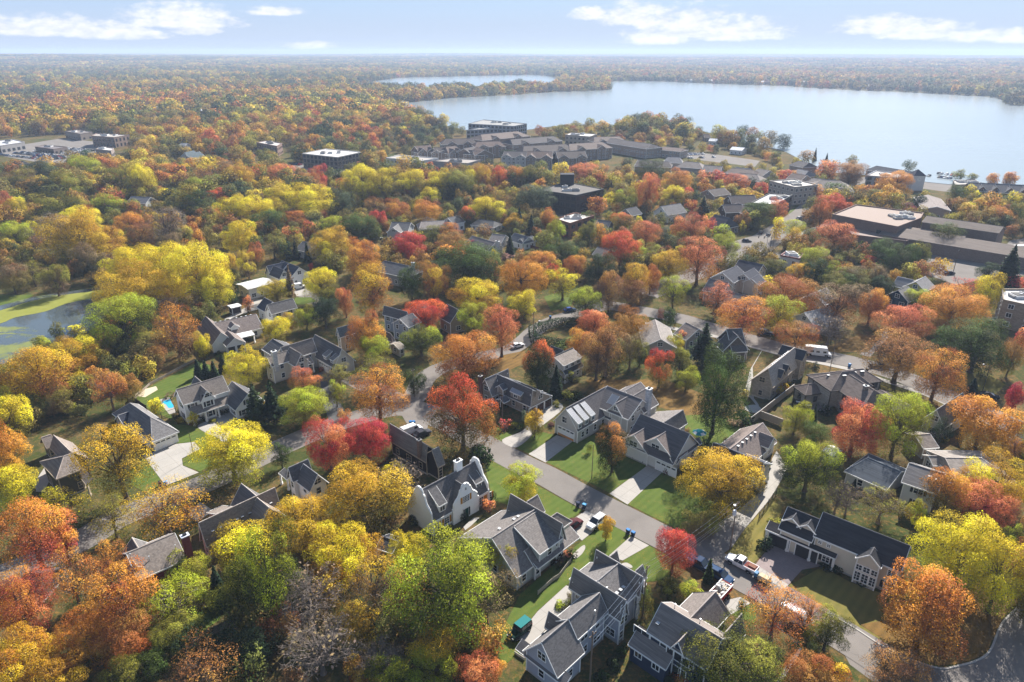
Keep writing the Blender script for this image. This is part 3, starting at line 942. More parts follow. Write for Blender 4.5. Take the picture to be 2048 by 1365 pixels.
sheet('lawn', [(56.03,83.32), (63.3,84.9), (73.7,88.8), (84.3,94.7), (91.4,94.7), (87.0,89.7), (80.4,85.0), (77.7,82.7), (73.6,78.5), (70.9,76.8), (67.3,75.7), (64.09,75.36), (60.46,77.30)], Z2, M_LEAFLAWN, 'leafy corner ground inside the curved kerb')
sheet('lawn', [(45.3,107.6), (53.6,116.6), (54.8,114.1), (48.7,102.7), (42.63,96.76), (39.7,100.5), (41.2,102.1)], Z2, M_DRYLAWN, 'dry grass bank beside the pole')
sheet('lawn', smooth([(40.8,149.7), (46.5,152.3), (55.0,150.3), (55.2,144.4), (50.3,139.1), (46.6,138.4), (43.5,142.5)], 4, True), Z1, M_LAWN, 'back lawn under the tall green oak')
sheet('lawn', [(-101.3,162.7), (-97.8,173.0), (-93.1,185.2), (-82.6,177.2), (-86.4,169.2), (-91.3,163.3), (-91.2,158.7), (-84.2,149.2), (-93.0,154.4)], Z1, M_LAWN, 'back lawn beside the swimming pool')
sheet('lawn', [(-84.3,133.2), (-73.6,121.5), (-75.4,118.3), (-81.2,121.9), (-85.1,129.5)], Z1, M_LAWN, 'grass left of the broad drive')
sheet('lawn', [(-79.0,138.4), (-84.5,147.3), (-77.5,146.8), (-73.1,142.9), (-69.4,140.2), (-64.1,133.2), (-68.5,126.8), (-73.3,129.3), (-74.6,131.8), (-72.1,135.8), (-75.0,139.3)], Z1, M_LAWN, 'grass between two drives')
sheet('lawn', [(12.7,197.2), (23.3,208.9), (22.9,193.3), (16.3,192.6)], Z1, M_LAWN, 'lawn enclosed by the clipped hedge')
sheet('lawn', [(-54.33,84.37), (-48.35,88.20), (-47.43,84.37), (-51.99,78.34), (-56.74,75.54), (-57.10,79.30)], Z1, M_LAWN, 'back lawn behind the red house')
sheet('lawn', [(-201.4,239.5), (-194.1,245.1), (-180.9,245.1), (-179.9,237.8), (-183.6,229.8), (-189.2,222.8)], Z1, M_LAWN, 'green bank of the pond')
sheet('lawn', [(-86.6,187.3), (-90.0,187.9), (-86.6,195.9), (-83.0,197.1), (-82.4,194.0)], Z1, M_LAWN, 'grass below the white L shaped house')
sheet('lawn', [(-81.2,242.2), (-75.5,242.2), (-71.9,237.7), (-77.5,233.4), (-80.5,237.7)], Z1, M_LAWN, 'grass beside the farmhouse lane')
sheet('lawn', [(-5.7,180.6), (-3.6,188.8), (4.0,192.6), (4.2,184.1), (-2.0,177.2)], Z2, M_LEAFLAWN, 'orange leaf covered ground beside the winding street')
sheet('lawn', [(95.3,193.3), (113.3,205.5), (120.2,204.6), (109.1,191.4), (97.5,191.4)], Z2, M_LEAFLAWN, 'leafy verge beyond the wide street')
sheet('lawn', [(101.9,169.2), (109.4,160.4), (107.4,152.3), (100.9,147.3), (97.4,157.6)], Z1, M_DRYLAWN, 'dry grass beside the brown hip roofed house')
sheet('lawn', [(128.1,177.2), (136.7,180.6), (136.5,169.2), (129.8,163.3), (124.5,167.7)], Z1, M_DRYLAWN, 'dry grass under the big green tree')
sheet('lawn', [(20.5,172.4), (43.0,172.4), (55.1,160.4), (46.2,151.0), (37.2,157.1), (23.7,163.3)], Z1, M_LEAFLAWN, 'leaf strewn ground behind the house with metal dormers')
sheet('lawn', [(9.3,308.9), (0.5,314.1), (1.1,303.9), (6.5,301.5)], Z1, M_LAWN, 'fenced lawn of the small white house')
sheet('lawn', [(12.0,243.0), (17.8,248.1), (26.4,257.0), (21.7,233.4), (13.9,227.3)], Z1, M_LAWN, 'grass at the bend of the street')
sheet('lawn', [(155.0,377.1), (169.4,393.5), (167.2,402.2), (155.3,385.2)], Z1, M_LAWN, 'grass in front of the white flat roofed building')
sheet('sidewalk', [(129.1,322.4), (138.3,334.6), (172.1,365.6), (170.6,360.1), (137.5,328.4), (129.0,318.0)], Z2, M_CONCRETE, 'pavement beside the main street')
sheet('sidewalk', [(45.3,216.6), (44.9,214.3), (65.4,202.9), (81.3,188.8), (97.7,178.2), (110.7,162.7), (118.5,145.8), (119.6,147.5), (111.8,164.7), (98.6,180.3), (82.1,191.0), (66.2,205.9)], Z2, M_CONCRETE, 'pavement along the wide street')
sheet('patio', [(-93.3,160.5), (-91.5,161.9), (-85.8,153.4), (-87.1,152.4), (-91.0,157.0)], Z2, M_CONCRETE, 'pale terrace round the swimming pool')
sheet('patio', [(75.4,160.4), (78.0,161.4), (83.3,155.7), (80.3,153.9), (76.9,154.8)], Z2, M_PAVERS, 'terrace behind the brown hip roofed house')
sheet('patio', smooth([(60.6,156.7), (63.6,157.6), (64.3,155.3), (62.3,153.2), (60.3,154.4)], 4, True), Z2, M_CONCRETE, 'round white stone fire pit terrace')
sheet('patio', [(-101.3,162.7), (-101.3,165.9), (-98.1,168.3), (-96.6,166.2), (-97.9,161.8)], Z2, M_SAND, 'sandy patch at the end of the back lawn')

# ---------------------------------------------------------------- houses
UDIR = R(-44.0)
BOXES = []                      # (centre, axis, half length, half width) of every roof, kept clear of planting
GL = {}
WIN = {}

def box_at(b, o, ux, uy, x0, x1, y0, y1, z0, z1, mat):
 """Box in the frame (ux, uy) at plan point o."""
 f = lambda x, y: (o[0] + ux[0] * x + uy[0] * y, o[1] + ux[1] * x + uy[1] * y)
 lo = [(*f(x0, y0), z0), (*f(x1, y0), z0), (*f(x1, y1), z0), (*f(x0, y1), z0)]
 b.hexa(lo, [(x, y, z1) for x, y, _ in lo], mat)

def window_mesh(w, h, nx, ny, trim):
 """Frame with glazing bars, face towards -y, centred on x, sill at z = 0; and its pane."""
 k = (round(w, 2), round(h, 2), nx, ny, trim.name)
 if k not in WIN:
  b = MB()
  t = 0.13
  b.box(-w / 2 - t, -w / 2, -0.06, 0.02, -t, h + t, trim)
  b.box(w / 2, w / 2 + t, -0.06, 0.02, -t, h + t, trim)
  b.box(-w / 2, w / 2, -0.06, 0.02, h, h + t, trim)
  b.box(-w / 2, w / 2, -0.08, 0.02, -t, 0, trim)
  for i in range(1, nx):
   x = -w / 2 + w * i / nx
   b.box(x - 0.04, x + 0.04, -0.05, 0.0, 0, h, trim)
  for i in range(1, ny):
   z = h * i / ny
   b.box(-w / 2, w / 2, -0.045, 0.0, z - 0.03, z + 0.03, trim)
  p = MB()
  p.box(-w / 2, w / 2, -0.022, 0.012, 0, h, GLASS)
  WIN[k] = (b.mesh('window'), p.mesh('pane'))
 return WIN[k]

SHUT = {}

def shutter_mesh(h, mat):
 k = (round(h, 2), mat.name, id(mat))
 if k not in SHUT:
  b = MB()
  b.box(-0.24, 0.24, -0.05, 0.01, 0, h, mat)
  n = max(3, int(h / 0.3))
  for i in range(n):
   b.box(-0.19, 0.19, -0.065, -0.05, h * (i + 0.2) / n, h * (i + 0.75) / n, mat)
  SHUT[k] = b.mesh('shutter')
 return SHUT[k]

GAR = {}

def garage_mesh(w, h, mat, low=None):
 k = (round(w, 1), round(h, 1), id(mat), id(low))
 if k not in GAR:
  ps = []
  n = 4
  for i in range(n):
   b = MB()
   m = low if (low and i == 0) else mat
   z0, z1 = h * i / n + 0.02, h * (i + 1) / n - 0.02
   b.box(-w / 2, w / 2, -0.04, 0.02, z0, z1, m)
   c = max(2, int(w / 1.2))
   for j in range(c):
    x0, x1 = -w / 2 + w * (j + 0.12) / c, -w / 2 + w * (j + 0.88) / c
    b.box(x0, x1, -0.06, -0.04, z0 + 0.12, z1 - 0.1, GLASS if i == n - 1 else m)
   ps.append(b.mesh('panel'))
  f = MB()
  f.box(-w / 2 - 0.18, -w / 2, -0.08, 0.03, 0, h + 0.18, WHITE)
  f.box(w / 2, w / 2 + 0.18, -0.08, 0.03, 0, h + 0.18, WHITE)
  f.box(-w / 2, w / 2, -0.08, 0.03, h, h + 0.18, WHITE)
  GAR[k] = (f.mesh('garage_door'), ps)
 return GAR[k]

VENT = []

def vent_mesh():
 if not VENT:
  b = MB()
  b.box(-0.2, 0.2, -0.2, 0.2, -0.1, 0.2, plain((0.09, 0.085, 0.08), 0.6, name='vent_metal'))
  b.box(-0.26, 0.26, -0.26, 0.26, 0.2, 0.27, plain((0.5, 0.5, 0.5), 0.4, name='pale_metal'))
  c = MB()
  c.lathe([(0.07, -0.3), (0.07, 0.75), (0.12, 0.75), (0.12, 0.9), (0, 0.92)], (0, 0, 0), plain((0.6, 0.6, 0.6), 0.35, 0.5, 0.5, name='pipe_metal'), 8)
  VENT.extend([b.mesh('roof_vent'), c.mesh('vent_pipe')])
 return VENT

class Wing:
 pass

class House:
 def __init__(s, label, theta=None, wall=(0.6, 0.58, 0.54), roof=(0.12, 0.115, 0.115), trim=None, clad='lap', name='house', cat='house', group=None, shutters=None, over=0.45, capcol=None, seed=0):
  s.label, s.theta, s.name, s.cat, s.group = label, theta, name, cat, group
  s.wm = siding(wall, clad); s.rm = roofing(roof); s.trim = trim or WHITE
  s.cap = roofing(tuple(min(1, c * 1.7 + 0.03) for c in roof))
  s.shutters = shutters; s.over = over
  s.wings = []; s.root = None; s.extra = []; s.rnd = random.Random(seed + len(label))

 def base(s, p):
  if s.root is None:
   s.root = empty(s.name, (p[0], p[1], 0))
   tag(s.root, s.label, s.cat, s.group)

 def part(s, name, b, smooth=False):
  l = s.root.location
  return b.obj(name, s.root, (l.x, l.y, 0), smooth=smooth)

 def place(s, name, me, x, y, z, rz, parent=None):
  l = s.root.location
  return link(name, me, parent or s.root, (x - l.x, y - l.y, z), rz)

 def dirs(s, A, B, snap):
  d = Vector((B[0] - A[0], B[1] - A[1]))
  L = d.length
  a = math.atan2(d.y, d.x)
  if s.theta is None:
   s.theta = a
  if snap:
   a = s.theta + round((a - s.theta) / (math.pi / 2)) * (math.pi / 2)
  return Vector((math.cos(a), math.sin(a))), L

 def wing(s, A, B, zr, ze, Rr, L=None, zl=None, hipA=0, hipB=0, base=0.0, snap=True, win=True, roof=None, wall=None, over=None, gwin=True, name=None, fascia=True, front=None):
  """A ridge from A to B at height zr; eaves at ze on the right (zl on the left); Rr, L are widths or a point of the eave."""
  over = s.over if over is None else over
  s.base(((A[0] + B[0]) / 2, (A[1] + B[1]) / 2))
  u, ln = s.dirs(A, B, snap)
  n = Vector((-u.y, u.x))
  c = Vector(((A[0] + B[0]) / 2, (A[1] + B[1]) / 2))
  dist = lambda p: abs((Vector(p) - c).dot(n)) if isinstance(p, tuple) else p
  along = lambda p, e: max(0.3, abs((Vector(p) - c).dot(u)) - ln / 2) if isinstance(p, tuple) else p
  wr = max(0.6, dist(Rr)); wl = wr if L is None else max(0.6, dist(L))
  zl = ze if zl is None else zl
  hA, hB = along(hipA, 0), along(hipB, 1)
  w = Wing()
  w.c, w.u, w.n, w.ln, w.wr, w.wl, w.zr, w.ze, w.zl, w.hA, w.hB, w.base, w.over = c, u, n, ln, wr, wl, zr, ze, zl, hA, hB, base, over
  x0, x1 = -ln / 2, ln / 2
  T = lambda x, y, z: (c.x + u.x * x + n.x * y, c.y + u.y * x + n.y * y, z)
  rm = roof or s.rm; wm = wall or s.wm
  # roof slab
  b = MB()
  th = 0.16
  e0, e1 = x0 - hA, x1 + hB
  top = [T(x0, 0, zr), T(x1, 0, zr), T(e1, -wr, ze), T(e0, -wr, ze), T(e1, wl, zl), T(e0, wl, zl)]
  low = [(x, y, z - th) for x, y, z in top]
  for q in ((3, 2, 1, 0), (0, 1, 4, 5)):
   b.face([top[i] for i in q], rm)
   b.face([low[i] for i in q[::-1]], rm)
  if hA > 0: b.face([top[5], top[3], top[0]], rm)
  if hB > 0: b.face([top[2], top[4], top[1]], rm)
  ring = [3, 2] + ([1] if hB == 0 else []) + [4, 5] + ([0] if hA == 0 else [])
  for i, j in zip(ring, ring[1:] + ring[:1]):
   b.face([low[i], low[j], top[j], top[i]], s.trim)
  s.part(name or 'roof', b)
  # caps along the ridge and the hips
  k = MB()
  k.tube(T(x0, 0, zr + 0.01), T(x1, 0, zr + 0.01), 0.11, 0.11, s.cap, 5)
  if hA > 0:
   k.tube(top[0], top[3], .09, .09, s.cap, 4); k.tube(top[0], top[5], .09, .09, s.cap, 4)
  if hB > 0:
   k.tube(top[1], top[2], .09, .09, s.cap, 4); k.tube(top[1], top[4], .09, .09, s.cap, 4)
  s.part('ridge_cap', k)
  if fascia:
   f = MB()
   def strip(p, q, hgt=0.24, t=0.07):
    p, q = Vector(p), Vector(q)
    d = (q - p); d.z = 0
    if d.length < 0.05: return
    m = Vector((d.y, -d.x, 0)).normalized() * t
    lo = [p - Vector((0, 0, hgt)), q - Vector((0, 0, hgt)), q - Vector((0, 0, hgt)) + m, p - Vector((0, 0, hgt)) + m]
    hi = [p + Vector((0, 0, .02)), q + Vector((0, 0, .02)), q + Vector((0, 0, .02)) + m, p + Vector((0, 0, .02)) + m]
    f.hexa([tuple(v) for v in lo], [tuple(v) for v in hi], s.trim)
   strip(top[3], top[2]); strip(top[4], top[5])
   if hA == 0: strip(top[0], top[3]); strip(top[5], top[0])
   else: strip(top[5], top[3])
   if hB == 0: strip(top[2], top[1]); strip(top[1], top[4])
   else: strip(top[2], top[4])
   s.part('fascia', f)
  # walls
  o = over
  xa, xb = e0 + o, e1 - o
  yr, yl = -(wr - o), wl - o
  zt = lambda y: (zr + (ze - zr) * (-y) / wr if y < 0 else zr + (zl - zr) * y / wl) - th - 0.02
  if hA > 0 or hB > 0:
   zR, zL = ze - 0.05, zl - 0.05
  else:
   zR, zL = zt(yr), zt(yl)
  zR, zL = max(zR, base + 0.2), max(zL, base + 0.2)
  m = MB()
  P = lambda x, y, z: T(x, y, z)
  m.face([P(xa, yr, base), P(xb, yr, base), P(xb, yr, zR), P(xa, yr, zR)], wm)
  m.face([P(xb, yl, base), P(xa, yl, base), P(xa, yl, zL), P(xb, yl, zL)], wm)
  for x, hh, fl in ((xa, hA, 1), (xb, hB, 0)):
   pts = [P(x, yl, base), P(x, yr, base), P(x, yr, zR)] + ([P(x, 0, zr - th - 0.02)] if hh == 0 else []) + [P(x, yl, zL)]
   m.face(pts if fl else pts[::-1], wm)
  if base < 0.1:
   q = 0.04
   m.hexa([P(xa - q, yr - q, -0.1), P(xb + q, yr - q, -0.1), P(xb + q, yl + q, -0.1), P(xa - q, yl + q, -0.1)], [P(xa - q, yr - q, 0.35), P(xb + q, yr - q, 0.35), P(xb + q, yl + q, 0.35), P(xa - q, yl + q, 0.35)], M_KERB)
  # corner boards
  for x in (xa, xb):
   for y, zz in ((yr, zR), (yl, zL)):
    m.hexa([P(x - .09, y - .09, base), P(x + .09, y - .09, base), P(x + .09, y + .09, base), P(x - .09, y + .09, base)], [P(x - .09, y - .09, zz), P(x + .09, y - .09, zz), P(x + .09, y + .09, zz), P(x - .09, y + .09, zz)], s.trim)
  s.part('wall', m)
  ang = math.atan2(u.y, u.x)
  w.sides = {'R': (Vector(T(0, yr, 0)), u, -n, ang, zR, abs(xb - xa)), 'L': (Vector(T(0, yl, 0)), -u, n, ang + math.pi, zL, abs(xb - xa)),
       'B': (Vector(T(xb, (yr + yl) / 2, 0)), n, u, ang + math.pi / 2, min(zR, zL), abs(yl - yr)), 'A': (Vector(T(xa, (yr + yl) / 2, 0)), -n, -u, ang - math.pi / 2, min(zR, zL), abs(yl - yr))}
  w.win, w.gwin, w.used = win, gwin, {k: [] for k in 'ABRL'}
  w.x0, w.x1, w.e0, w.e1 = x0, x1, e0, e1
  w.hip = {'A': hA > 0, 'B': hB > 0, 'R': True, 'L': True}
  s.wings.append(w)
  BOXES.append((c + u * ((e0 + e1) / 2) + n * ((wl - wr) / 2), u, (e1 - e0) / 2, (wl + wr) / 2))
  return w

 def height_at(s, w, p):
  """Roof height of wing w above plan point p, or None outside it."""
  d = Vector((p[0], p[1])) - w.c
  x, y = d.dot(w.u), d.dot(w.n)
  if not (w.e0 < x < w.e1 and -w.wr < y < w.wl): return None
  z = w.zr + (w.ze - w.zr) * (-y) / w.wr if y < 0 else w.zr + (w.zl - w.zr) * y / w.wl
  if w.hA and x < w.x0: z = min(z, w.zr + (w.ze - w.zr) * (w.x0 - x) / w.hA)
  if w.hB and x > w.x1: z = min(z, w.zr + (w.ze - w.zr) * (x - w.x1) / w.hB)
  return z

 def window(s, w, side, t, z, ww, h, nx=2, ny=2, shutters=None, trim=None):
  p, d, nn, ang, _, _ = w.sides[side]
  x, y = p.x + d.x * t + nn.x * 0.03, p.y + d.y * t + nn.y * 0.03
  fm, pm = window_mesh(ww, h, nx, ny, trim or s.trim)
  o = s.place('window', fm, x, y, z, ang)
  link('pane', pm, o)
  w.used[side].append((t, z, ww / 2 + 0.7))
  if shutters:
   for k in (-1, 1):
    q = t + k * (ww / 2 + 0.40)
    s.place('shutter', shutter_mesh(h, shutters), p.x + d.x * q + nn.x * 0.03, p.y + d.y * q + nn.y * 0.03, z, ang)
  return o

 def door(s, w, side, t, col=(0.1, 0.03, 0.02), ww=1.0, h=2.1, z=0.3):
  p, d, nn, ang, _, _ = w.sides[side]
  b = MB()
  m = plain(col, 0.5, name='door_paint')
  b.box(-ww / 2 - .12, ww / 2 + .12, -0.05, 0.02, 0, h + .14, s.trim)
  b.box(-ww / 2, ww / 2, -0.08, -0.05, 0.02, h, m)
  for i in (0, 1):
   for j in (0, 1):
    b.box(-ww / 2 + .12 + i * ww * .45, -ww / 2 + .42 + i * ww * .45, -0.1, -0.08, .2 + j * .95, 0.95 + j * .95, m)
  b.box(ww / 2 - .16, ww / 2 - .08, -0.13, -0.08, .95, 1.1, CHROME)
  b.box(-ww / 2 - .5, ww / 2 + .5, -1.0, 0.0, -z - 0.02, -0.02, M_KERB)
  s.place('door', b.mesh('door'), p.x + d.x * t + nn.x * .02, p.y + d.y * t + nn.y * .02, z, ang)
  w.used[side].append((t, z, ww / 2 + 0.6))

 def garage(s, w, side, t, ww=4.9, h=2.3, mat=None, low=None):
  p, d, nn, ang, _, _ = w.sides[side]
  fm, ps = garage_mesh(ww, h, mat or WHITE, low)
  o = s.place('garage_door', fm, p.x + d.x * t + nn.x * .07, p.y + d.y * t + nn.y * .07, 0.02, ang)
  for q in ps:
   link('panel', q, o)
  w.used[side].append((t, 0.5, ww / 2 + 0.5))

 def shed(s, c, out, width, depth, zf, zb, roof=None, wall=None, walls=True, posts=0, win=True, base=None, over=0.25):
  """Lean-to or shed dormer: front eave centred at plan point c, facing the angle out."""
  s.base(c)
  a = out
  d = Vector((math.cos(a), math.sin(a))); e = Vector((-d.y, d.x))
  c = Vector(c)
  T = lambda x, y, z: (c.x - d.x * y + e.x * x, c.y - d.y * y + e.y * x, z)
  rm = roof or s.rm; wm = wall or s.wm
  h = width / 2
  b = MB()
  lo = [T(-h, 0, zf), T(-h, depth, zb), T(h, depth, zb), T(h, 0, zf)]
  b.hexa([(x, y, z - .14) for x, y, z in lo][::-1], [(x, y, z) for x, y, z in lo][::-1], rm)
  s.part('dormer_roof' if walls else 'porch_roof', b)
  f = MB()
  f.hexa([T(-h, -.06, zf - .22), T(h, -.06, zf - .22), T(h, -.002, zf - .22), T(-h, -.002, zf - .22)], [T(-h, -.06, zf + .015), T(h, -.06, zf + .015), T(h, -.002, zf + .015), T(-h, -.002, zf + .015)], s.trim)
  for k in (-1, 1):
   x0, x1 = (k * h, k * (h + .06)) if k > 0 else (k * (h + .06), k * h)
   f.hexa([T(x0, 0, zf - .2), T(x1, 0, zf - .2), T(x1, depth, zb - .2), T(x0, depth, zb - .2)], [T(x0, 0, zf + .015), T(x1, 0, zf + .015), T(x1, depth, zb + .015), T(x0, depth, zb + .015)], s.trim)
  s.part('fascia', f)
  if walls:
   m = MB()
   q = h - over
   z0 = zf - 2.2 if base is None else base
   y0 = over
   zy = lambda y: zf + (zb - zf) * y / depth - .15
   m.face([T(-q, y0, z0), T(-q, y0, zy(y0)), T(q, y0, zy(y0)), T(q, y0, z0)], wm)
   for k in (-1, 1):
    m.face([T(k * q, y0, z0), T(k * q, y0, zy(y0)), T(k * q, depth, zy(depth)), T(k * q, depth, z0)][::k], wm)
   s.part('dormer_wall', m)
   if win:
    n = max(1, int(width / 2.4))
    for i in range(n):
     x = -q + 2 * q * (i + .5) / n
     ww = min(1.1, 2 * q / n - 0.35)
     fm, pm = window_mesh(max(0.45, ww), min(1.0, zf - z0 - 0.75), 2, 1, s.trim)
     p = T(x, y0 - .03, 0)
     o = s.place('window', fm, p[0], p[1], zf - .45 - min(1.0, zf - z0 - 0.75), a + math.pi / 2)
     link('pane', pm, o)
  for i in range(posts):
   x = -h + .25 + (width - .5) * i / max(1, posts - 1)
   m = MB()
   p = T(x, .25, 0)
   m.box(p[0] - .16, p[0] + .16, p[1] - .16, p[1] + .16, 0, zf - .14, s.trim)
   m.box(p[0] - .24, p[0] + .24, p[1] - .24, p[1] + .24, 0, .5, s.trim)
   s.part('porch_post', m)

 def chimney(s, p, w, d, z0, z1, mat=None, capmat=None):
  b = MB()
  m = mat or siding((0.28, 0.12, 0.09), 'brick')
  a = s.theta or 0
  ux, uy = (math.cos(a), math.sin(a)), (-math.sin(a), math.cos(a))
  box_at(b, p, ux, uy, -w / 2, w / 2, -d / 2, d / 2, z0, z1, m)
  o = s.part('chimney', b)
  c = MB()
  box_at(c, p, ux, uy, -w / 2 - .1, w / 2 + .1, -d / 2 - .1, d / 2 + .1, z1, z1 + .15, capmat or M_KERB)
  box_at(c, p, ux, uy, -w / 4, w / 4, -d / 4, d / 4, z1 + .15, z1 + .4, DARK)
  k = c.obj('cap', None, tuple(s.root.location)[:2] + (0,))
  k.parent = o

 def vents(s, w, side, ts, down=0.7, pipe=False):
  wd = w.wr if side == 'R' else w.wl
  ze = w.ze if side == 'R' else w.zl
  for t in ts:
   p = w.c + w.u * t + w.n * (-down if side == 'R' else down)
   z = w.zr + (ze - w.zr) * down / wd
   s.place('vent_pipe' if pipe else 'roof_vent', vent_mesh()[1 if pipe else 0], p.x, p.y, z, math.atan2(w.u.y, w.u.x))

 def skylight(s, w, side, t, down, sz=0.8):
  wd = w.wr if side == 'R' else w.wl
  ze = w.ze if side == 'R' else w.zl
  sg = -1 if side == 'R' else 1
  P = lambda a, b: (*(w.c + w.u * a + w.n * (sg * b)), w.zr + (ze - w.zr) * b / wd)
  b = MB()
  q = [P(t - sz / 2, down), P(t + sz / 2, down), P(t + sz / 2, down + sz * 1.2), P(t - sz / 2, down + sz * 1.2)]
  if sg < 0: q = q[::-1]
  b.hexa(q, [(x, y, z + .12) for x, y, z in q], GLASS)
  s.part('skylight', b)

 def finish(s, auto=True):
  for w in s.wings:
   if not (auto and w.win): continue
   for side in 'RBAL':
    p, d, nn, ang, top, length = w.sides[side]
    tc = Vector((0, 0)) - Vector((p.x, p.y))
    if Vector((nn.x, nn.y)).dot(tc.normalized()) < -0.1: continue
    rows = []
    z = w.base + 0.95
    while z + 1.35 < top - 0.1:
     rows.append(z); z += 2.85
    cand = []
    n = max(1, int(length / 3.1))
    for z in rows:
     for i in range(n):
      if n > 2 and s.rnd.random() < 0.12: continue
      cand.append((-length / 2 + length * (i + .5) / n, z, s.rnd.choice([0.95, 0.95, 1.6]) if length / n > 2.6 else 0.8, 1.35))
    if side in 'AB' and not w.hip[side] and w.gwin and w.zr - top > 2.0:
     cand.append((0, top + 0.25 if top - w.base > 1 else w.base + 0.5, min(1.4, (w.zr - top) * .55), min(1.3, (w.zr - top) * 0.42)))
    for t, z, ww, h in cand:
     if any(abs(t - a) < hw + ww / 2 and abs(z - zz) < 1.6 for a, zz, hw in w.used[side]): continue
     bad = False
     for k in (-ww / 2 - .15, 0, ww / 2 + .15):
      for o in s.wings:
       if o is w: continue
       q = (p.x + d.x * (t + k) + nn.x * .12, p.y + d.y * (t + k) + nn.y * .12)
       hz = s.height_at(o, q)
       if hz is not None and hz > z - 0.1 and o.base < z + h: bad = True
     if bad: continue
     s.window(w, side, t, z, ww, h, 2 if ww > 1.2 else 1, 2, s.shutters)
  return s.root

# ---------------------------------------------------------------- the houses of the photograph
VD = R(46.0)                    # direction of the drives; the street runs square to it
UP = VD; DOWN = VD + math.pi; RGT = VD - math.pi / 2; LFT = VD + math.pi / 2
OCHRE = plain((0.42, 0.2, 0.03), 0.55, name='ochre_paint')
BLACKSH = plain((0.03, 0.032, 0.036), 0.5, name='black_paint')
DKTRIM = plain((0.06, 0.055, 0.05), 0.6, name='dark_trim')
TANTRIM = plain((0.4, 0.33, 0.25), 0.6, name='tan_trim')
RWHITE = (0.83, 0.83, 0.82)

def dutch_profile(w, ze, zp):
 """Outline of a shaped gable: half widths and heights, foot to crown."""
 h = zp - ze
 return [(w, 0.0), (w, ze + 0.25), (w * .90, ze + .3), (w * .86, ze + .28 * h), (w * .72, ze + .40 * h), (w * .52, ze + .52 * h), (w * .40, ze + .70 * h), (w * .36, ze + .80 * h), (w * .27, ze + .82 * h), (w * .22, ze + .93 * h), (w * .1, ze + 1.0 * h)]

def parapet(s, c, d, out, w, ze, zp, mat, t=0.4):
 prof = dutch_profile(w, ze, zp)
 pts = [(x, z) for x, z in prof] + [(-x, z) for x, z in prof[::-1]]
 T = lambda x, z, k: (c[0] + d.x * x + out.x * k, c[1] + d.y * x + out.y * k, z)
 b = MB()
 b.hexa([T(x, z, 0) for x, z in pts], [T(x, z, t) for x, z in pts], mat)
 s.part('shaped_gable', b)
 k = MB()
 for (x0, z0), (x1, z1) in zip(pts[1:-1], pts[2:-1]):
  a0, a1 = T(x0, z0, t / 2), T(x1, z1, t / 2)
  k.tube(a0, a1, .27, .27, WHITE, 5)
 s.part('coping', k)

# white house with curved gables
h = House('white house with curved Dutch gables and ochre shutters', None, RWHITE, (0.105, 0.10, 0.10), clad='stucco', shutters=OCHRE, seed=1)
w = h.wing((-17.61,107.92), (-7.30,118.13), 8.4, 3.2, (-14.50,105.58), over=0.3, gwin=False)
u, n = w.u, w.n
for side, sg in (('A', -1), ('B', 1)):
 p, d, nn, *_ = w.sides[side]
 parapet(h, (p.x, p.y), Vector((d.x, d.y)), Vector((nn.x, nn.y)), w.wr, 3.0, 9.1, siding(RWHITE, 'stucco'))
c = (-9.63,111.39)
ff = w.wr + 0.15
t0 = (Vector(c) - w.c).dot(u)
q = w.c + u * t0
g = h.wing(tuple(q - n * (ff - .3)), tuple(q - n * 0.4), 7.3, 3.2, 3.3, over=0.3, win=False)
f0 = q - n * (ff - .35)
parapet(h, (f0.x, f0.y), u, -n, 3.35, 3.1, 7.9, siding(RWHITE, 'stucco'))
def front_window(s, p, ang, z, ww, hh, nx, ny, sh=None):
 fm, pm = window_mesh(ww, hh, nx, ny, s.trim)
 o = s.place('window', fm, p[0], p[1], z, ang); link('pane', pm, o)
 if sh:
  for k in (-1, 1):
   s.place('shutter', shutter_mesh(hh, sh), p[0] + math.cos(ang) * k * (ww / 2 + .4), p[1] + math.sin(ang) * k * (ww / 2 + .4), z, ang)
af = math.atan2(u.y, u.x)
fr = f0 - n * 0.43
front_window(h, fr, af, 3.9, 1.5, 1.4, 4, 4, OCHRE)
front_window(h, fr, af, 6.6, .25, .6, 1, 1)
w.used['R'] += [(t0, .95, 4.2), (t0, 0.9, 4.2)]
b = MB(); b.box(-.95, .95, -.1, .02, 0, 2.5, WHITE); b.box(-.45, .45, -.15, -.1, .05, 2.2, plain((0.01, 0.05, 0.04), .4, name='dark_green_door')); b.box(-.85, -.55, -.14, -.1, .3, 2.2, GLASS); b.box(.55, .85, -.14, -.1, .3, 2.2, GLASS)
h.place('door', b.mesh('door'), fr.x, fr.y, 0.15, af)
for t in (t0 - 7.2, t0 - 4.6, t0 + 4.4, t0 + 6.6):
 h.window(w, 'R', t, .85, 1.0, 1.5, 2, 3, OCHRE)
h.window(w, 'A', -1.0, 3.4, 2.4, 1.5, 2, 1, trim=DKTRIM)
h.window(w, 'A', 2.6, .9, .8, 1.5, 1, 2)
h.shed((-13.13,107.40), af - math.pi / 2, 2.0, 3.2, 5.6, 7.9, base=3.6)
h.shed((-6.49,114.69), af - math.pi / 2, 2.0, 3.2, 5.6, 7.9, base=3.6)
h.shed((-18.63,108.84), DOWN, 3.2, 1.8, 2.9, 3.1, roofing((0.03, 0.03, 0.035)), walls=False)
h.chimney((-10.70,115.22), 1.5, .9, 3.0, 10.3, siding(RWHITE, 'stucco'), WHITE)
h.finish()

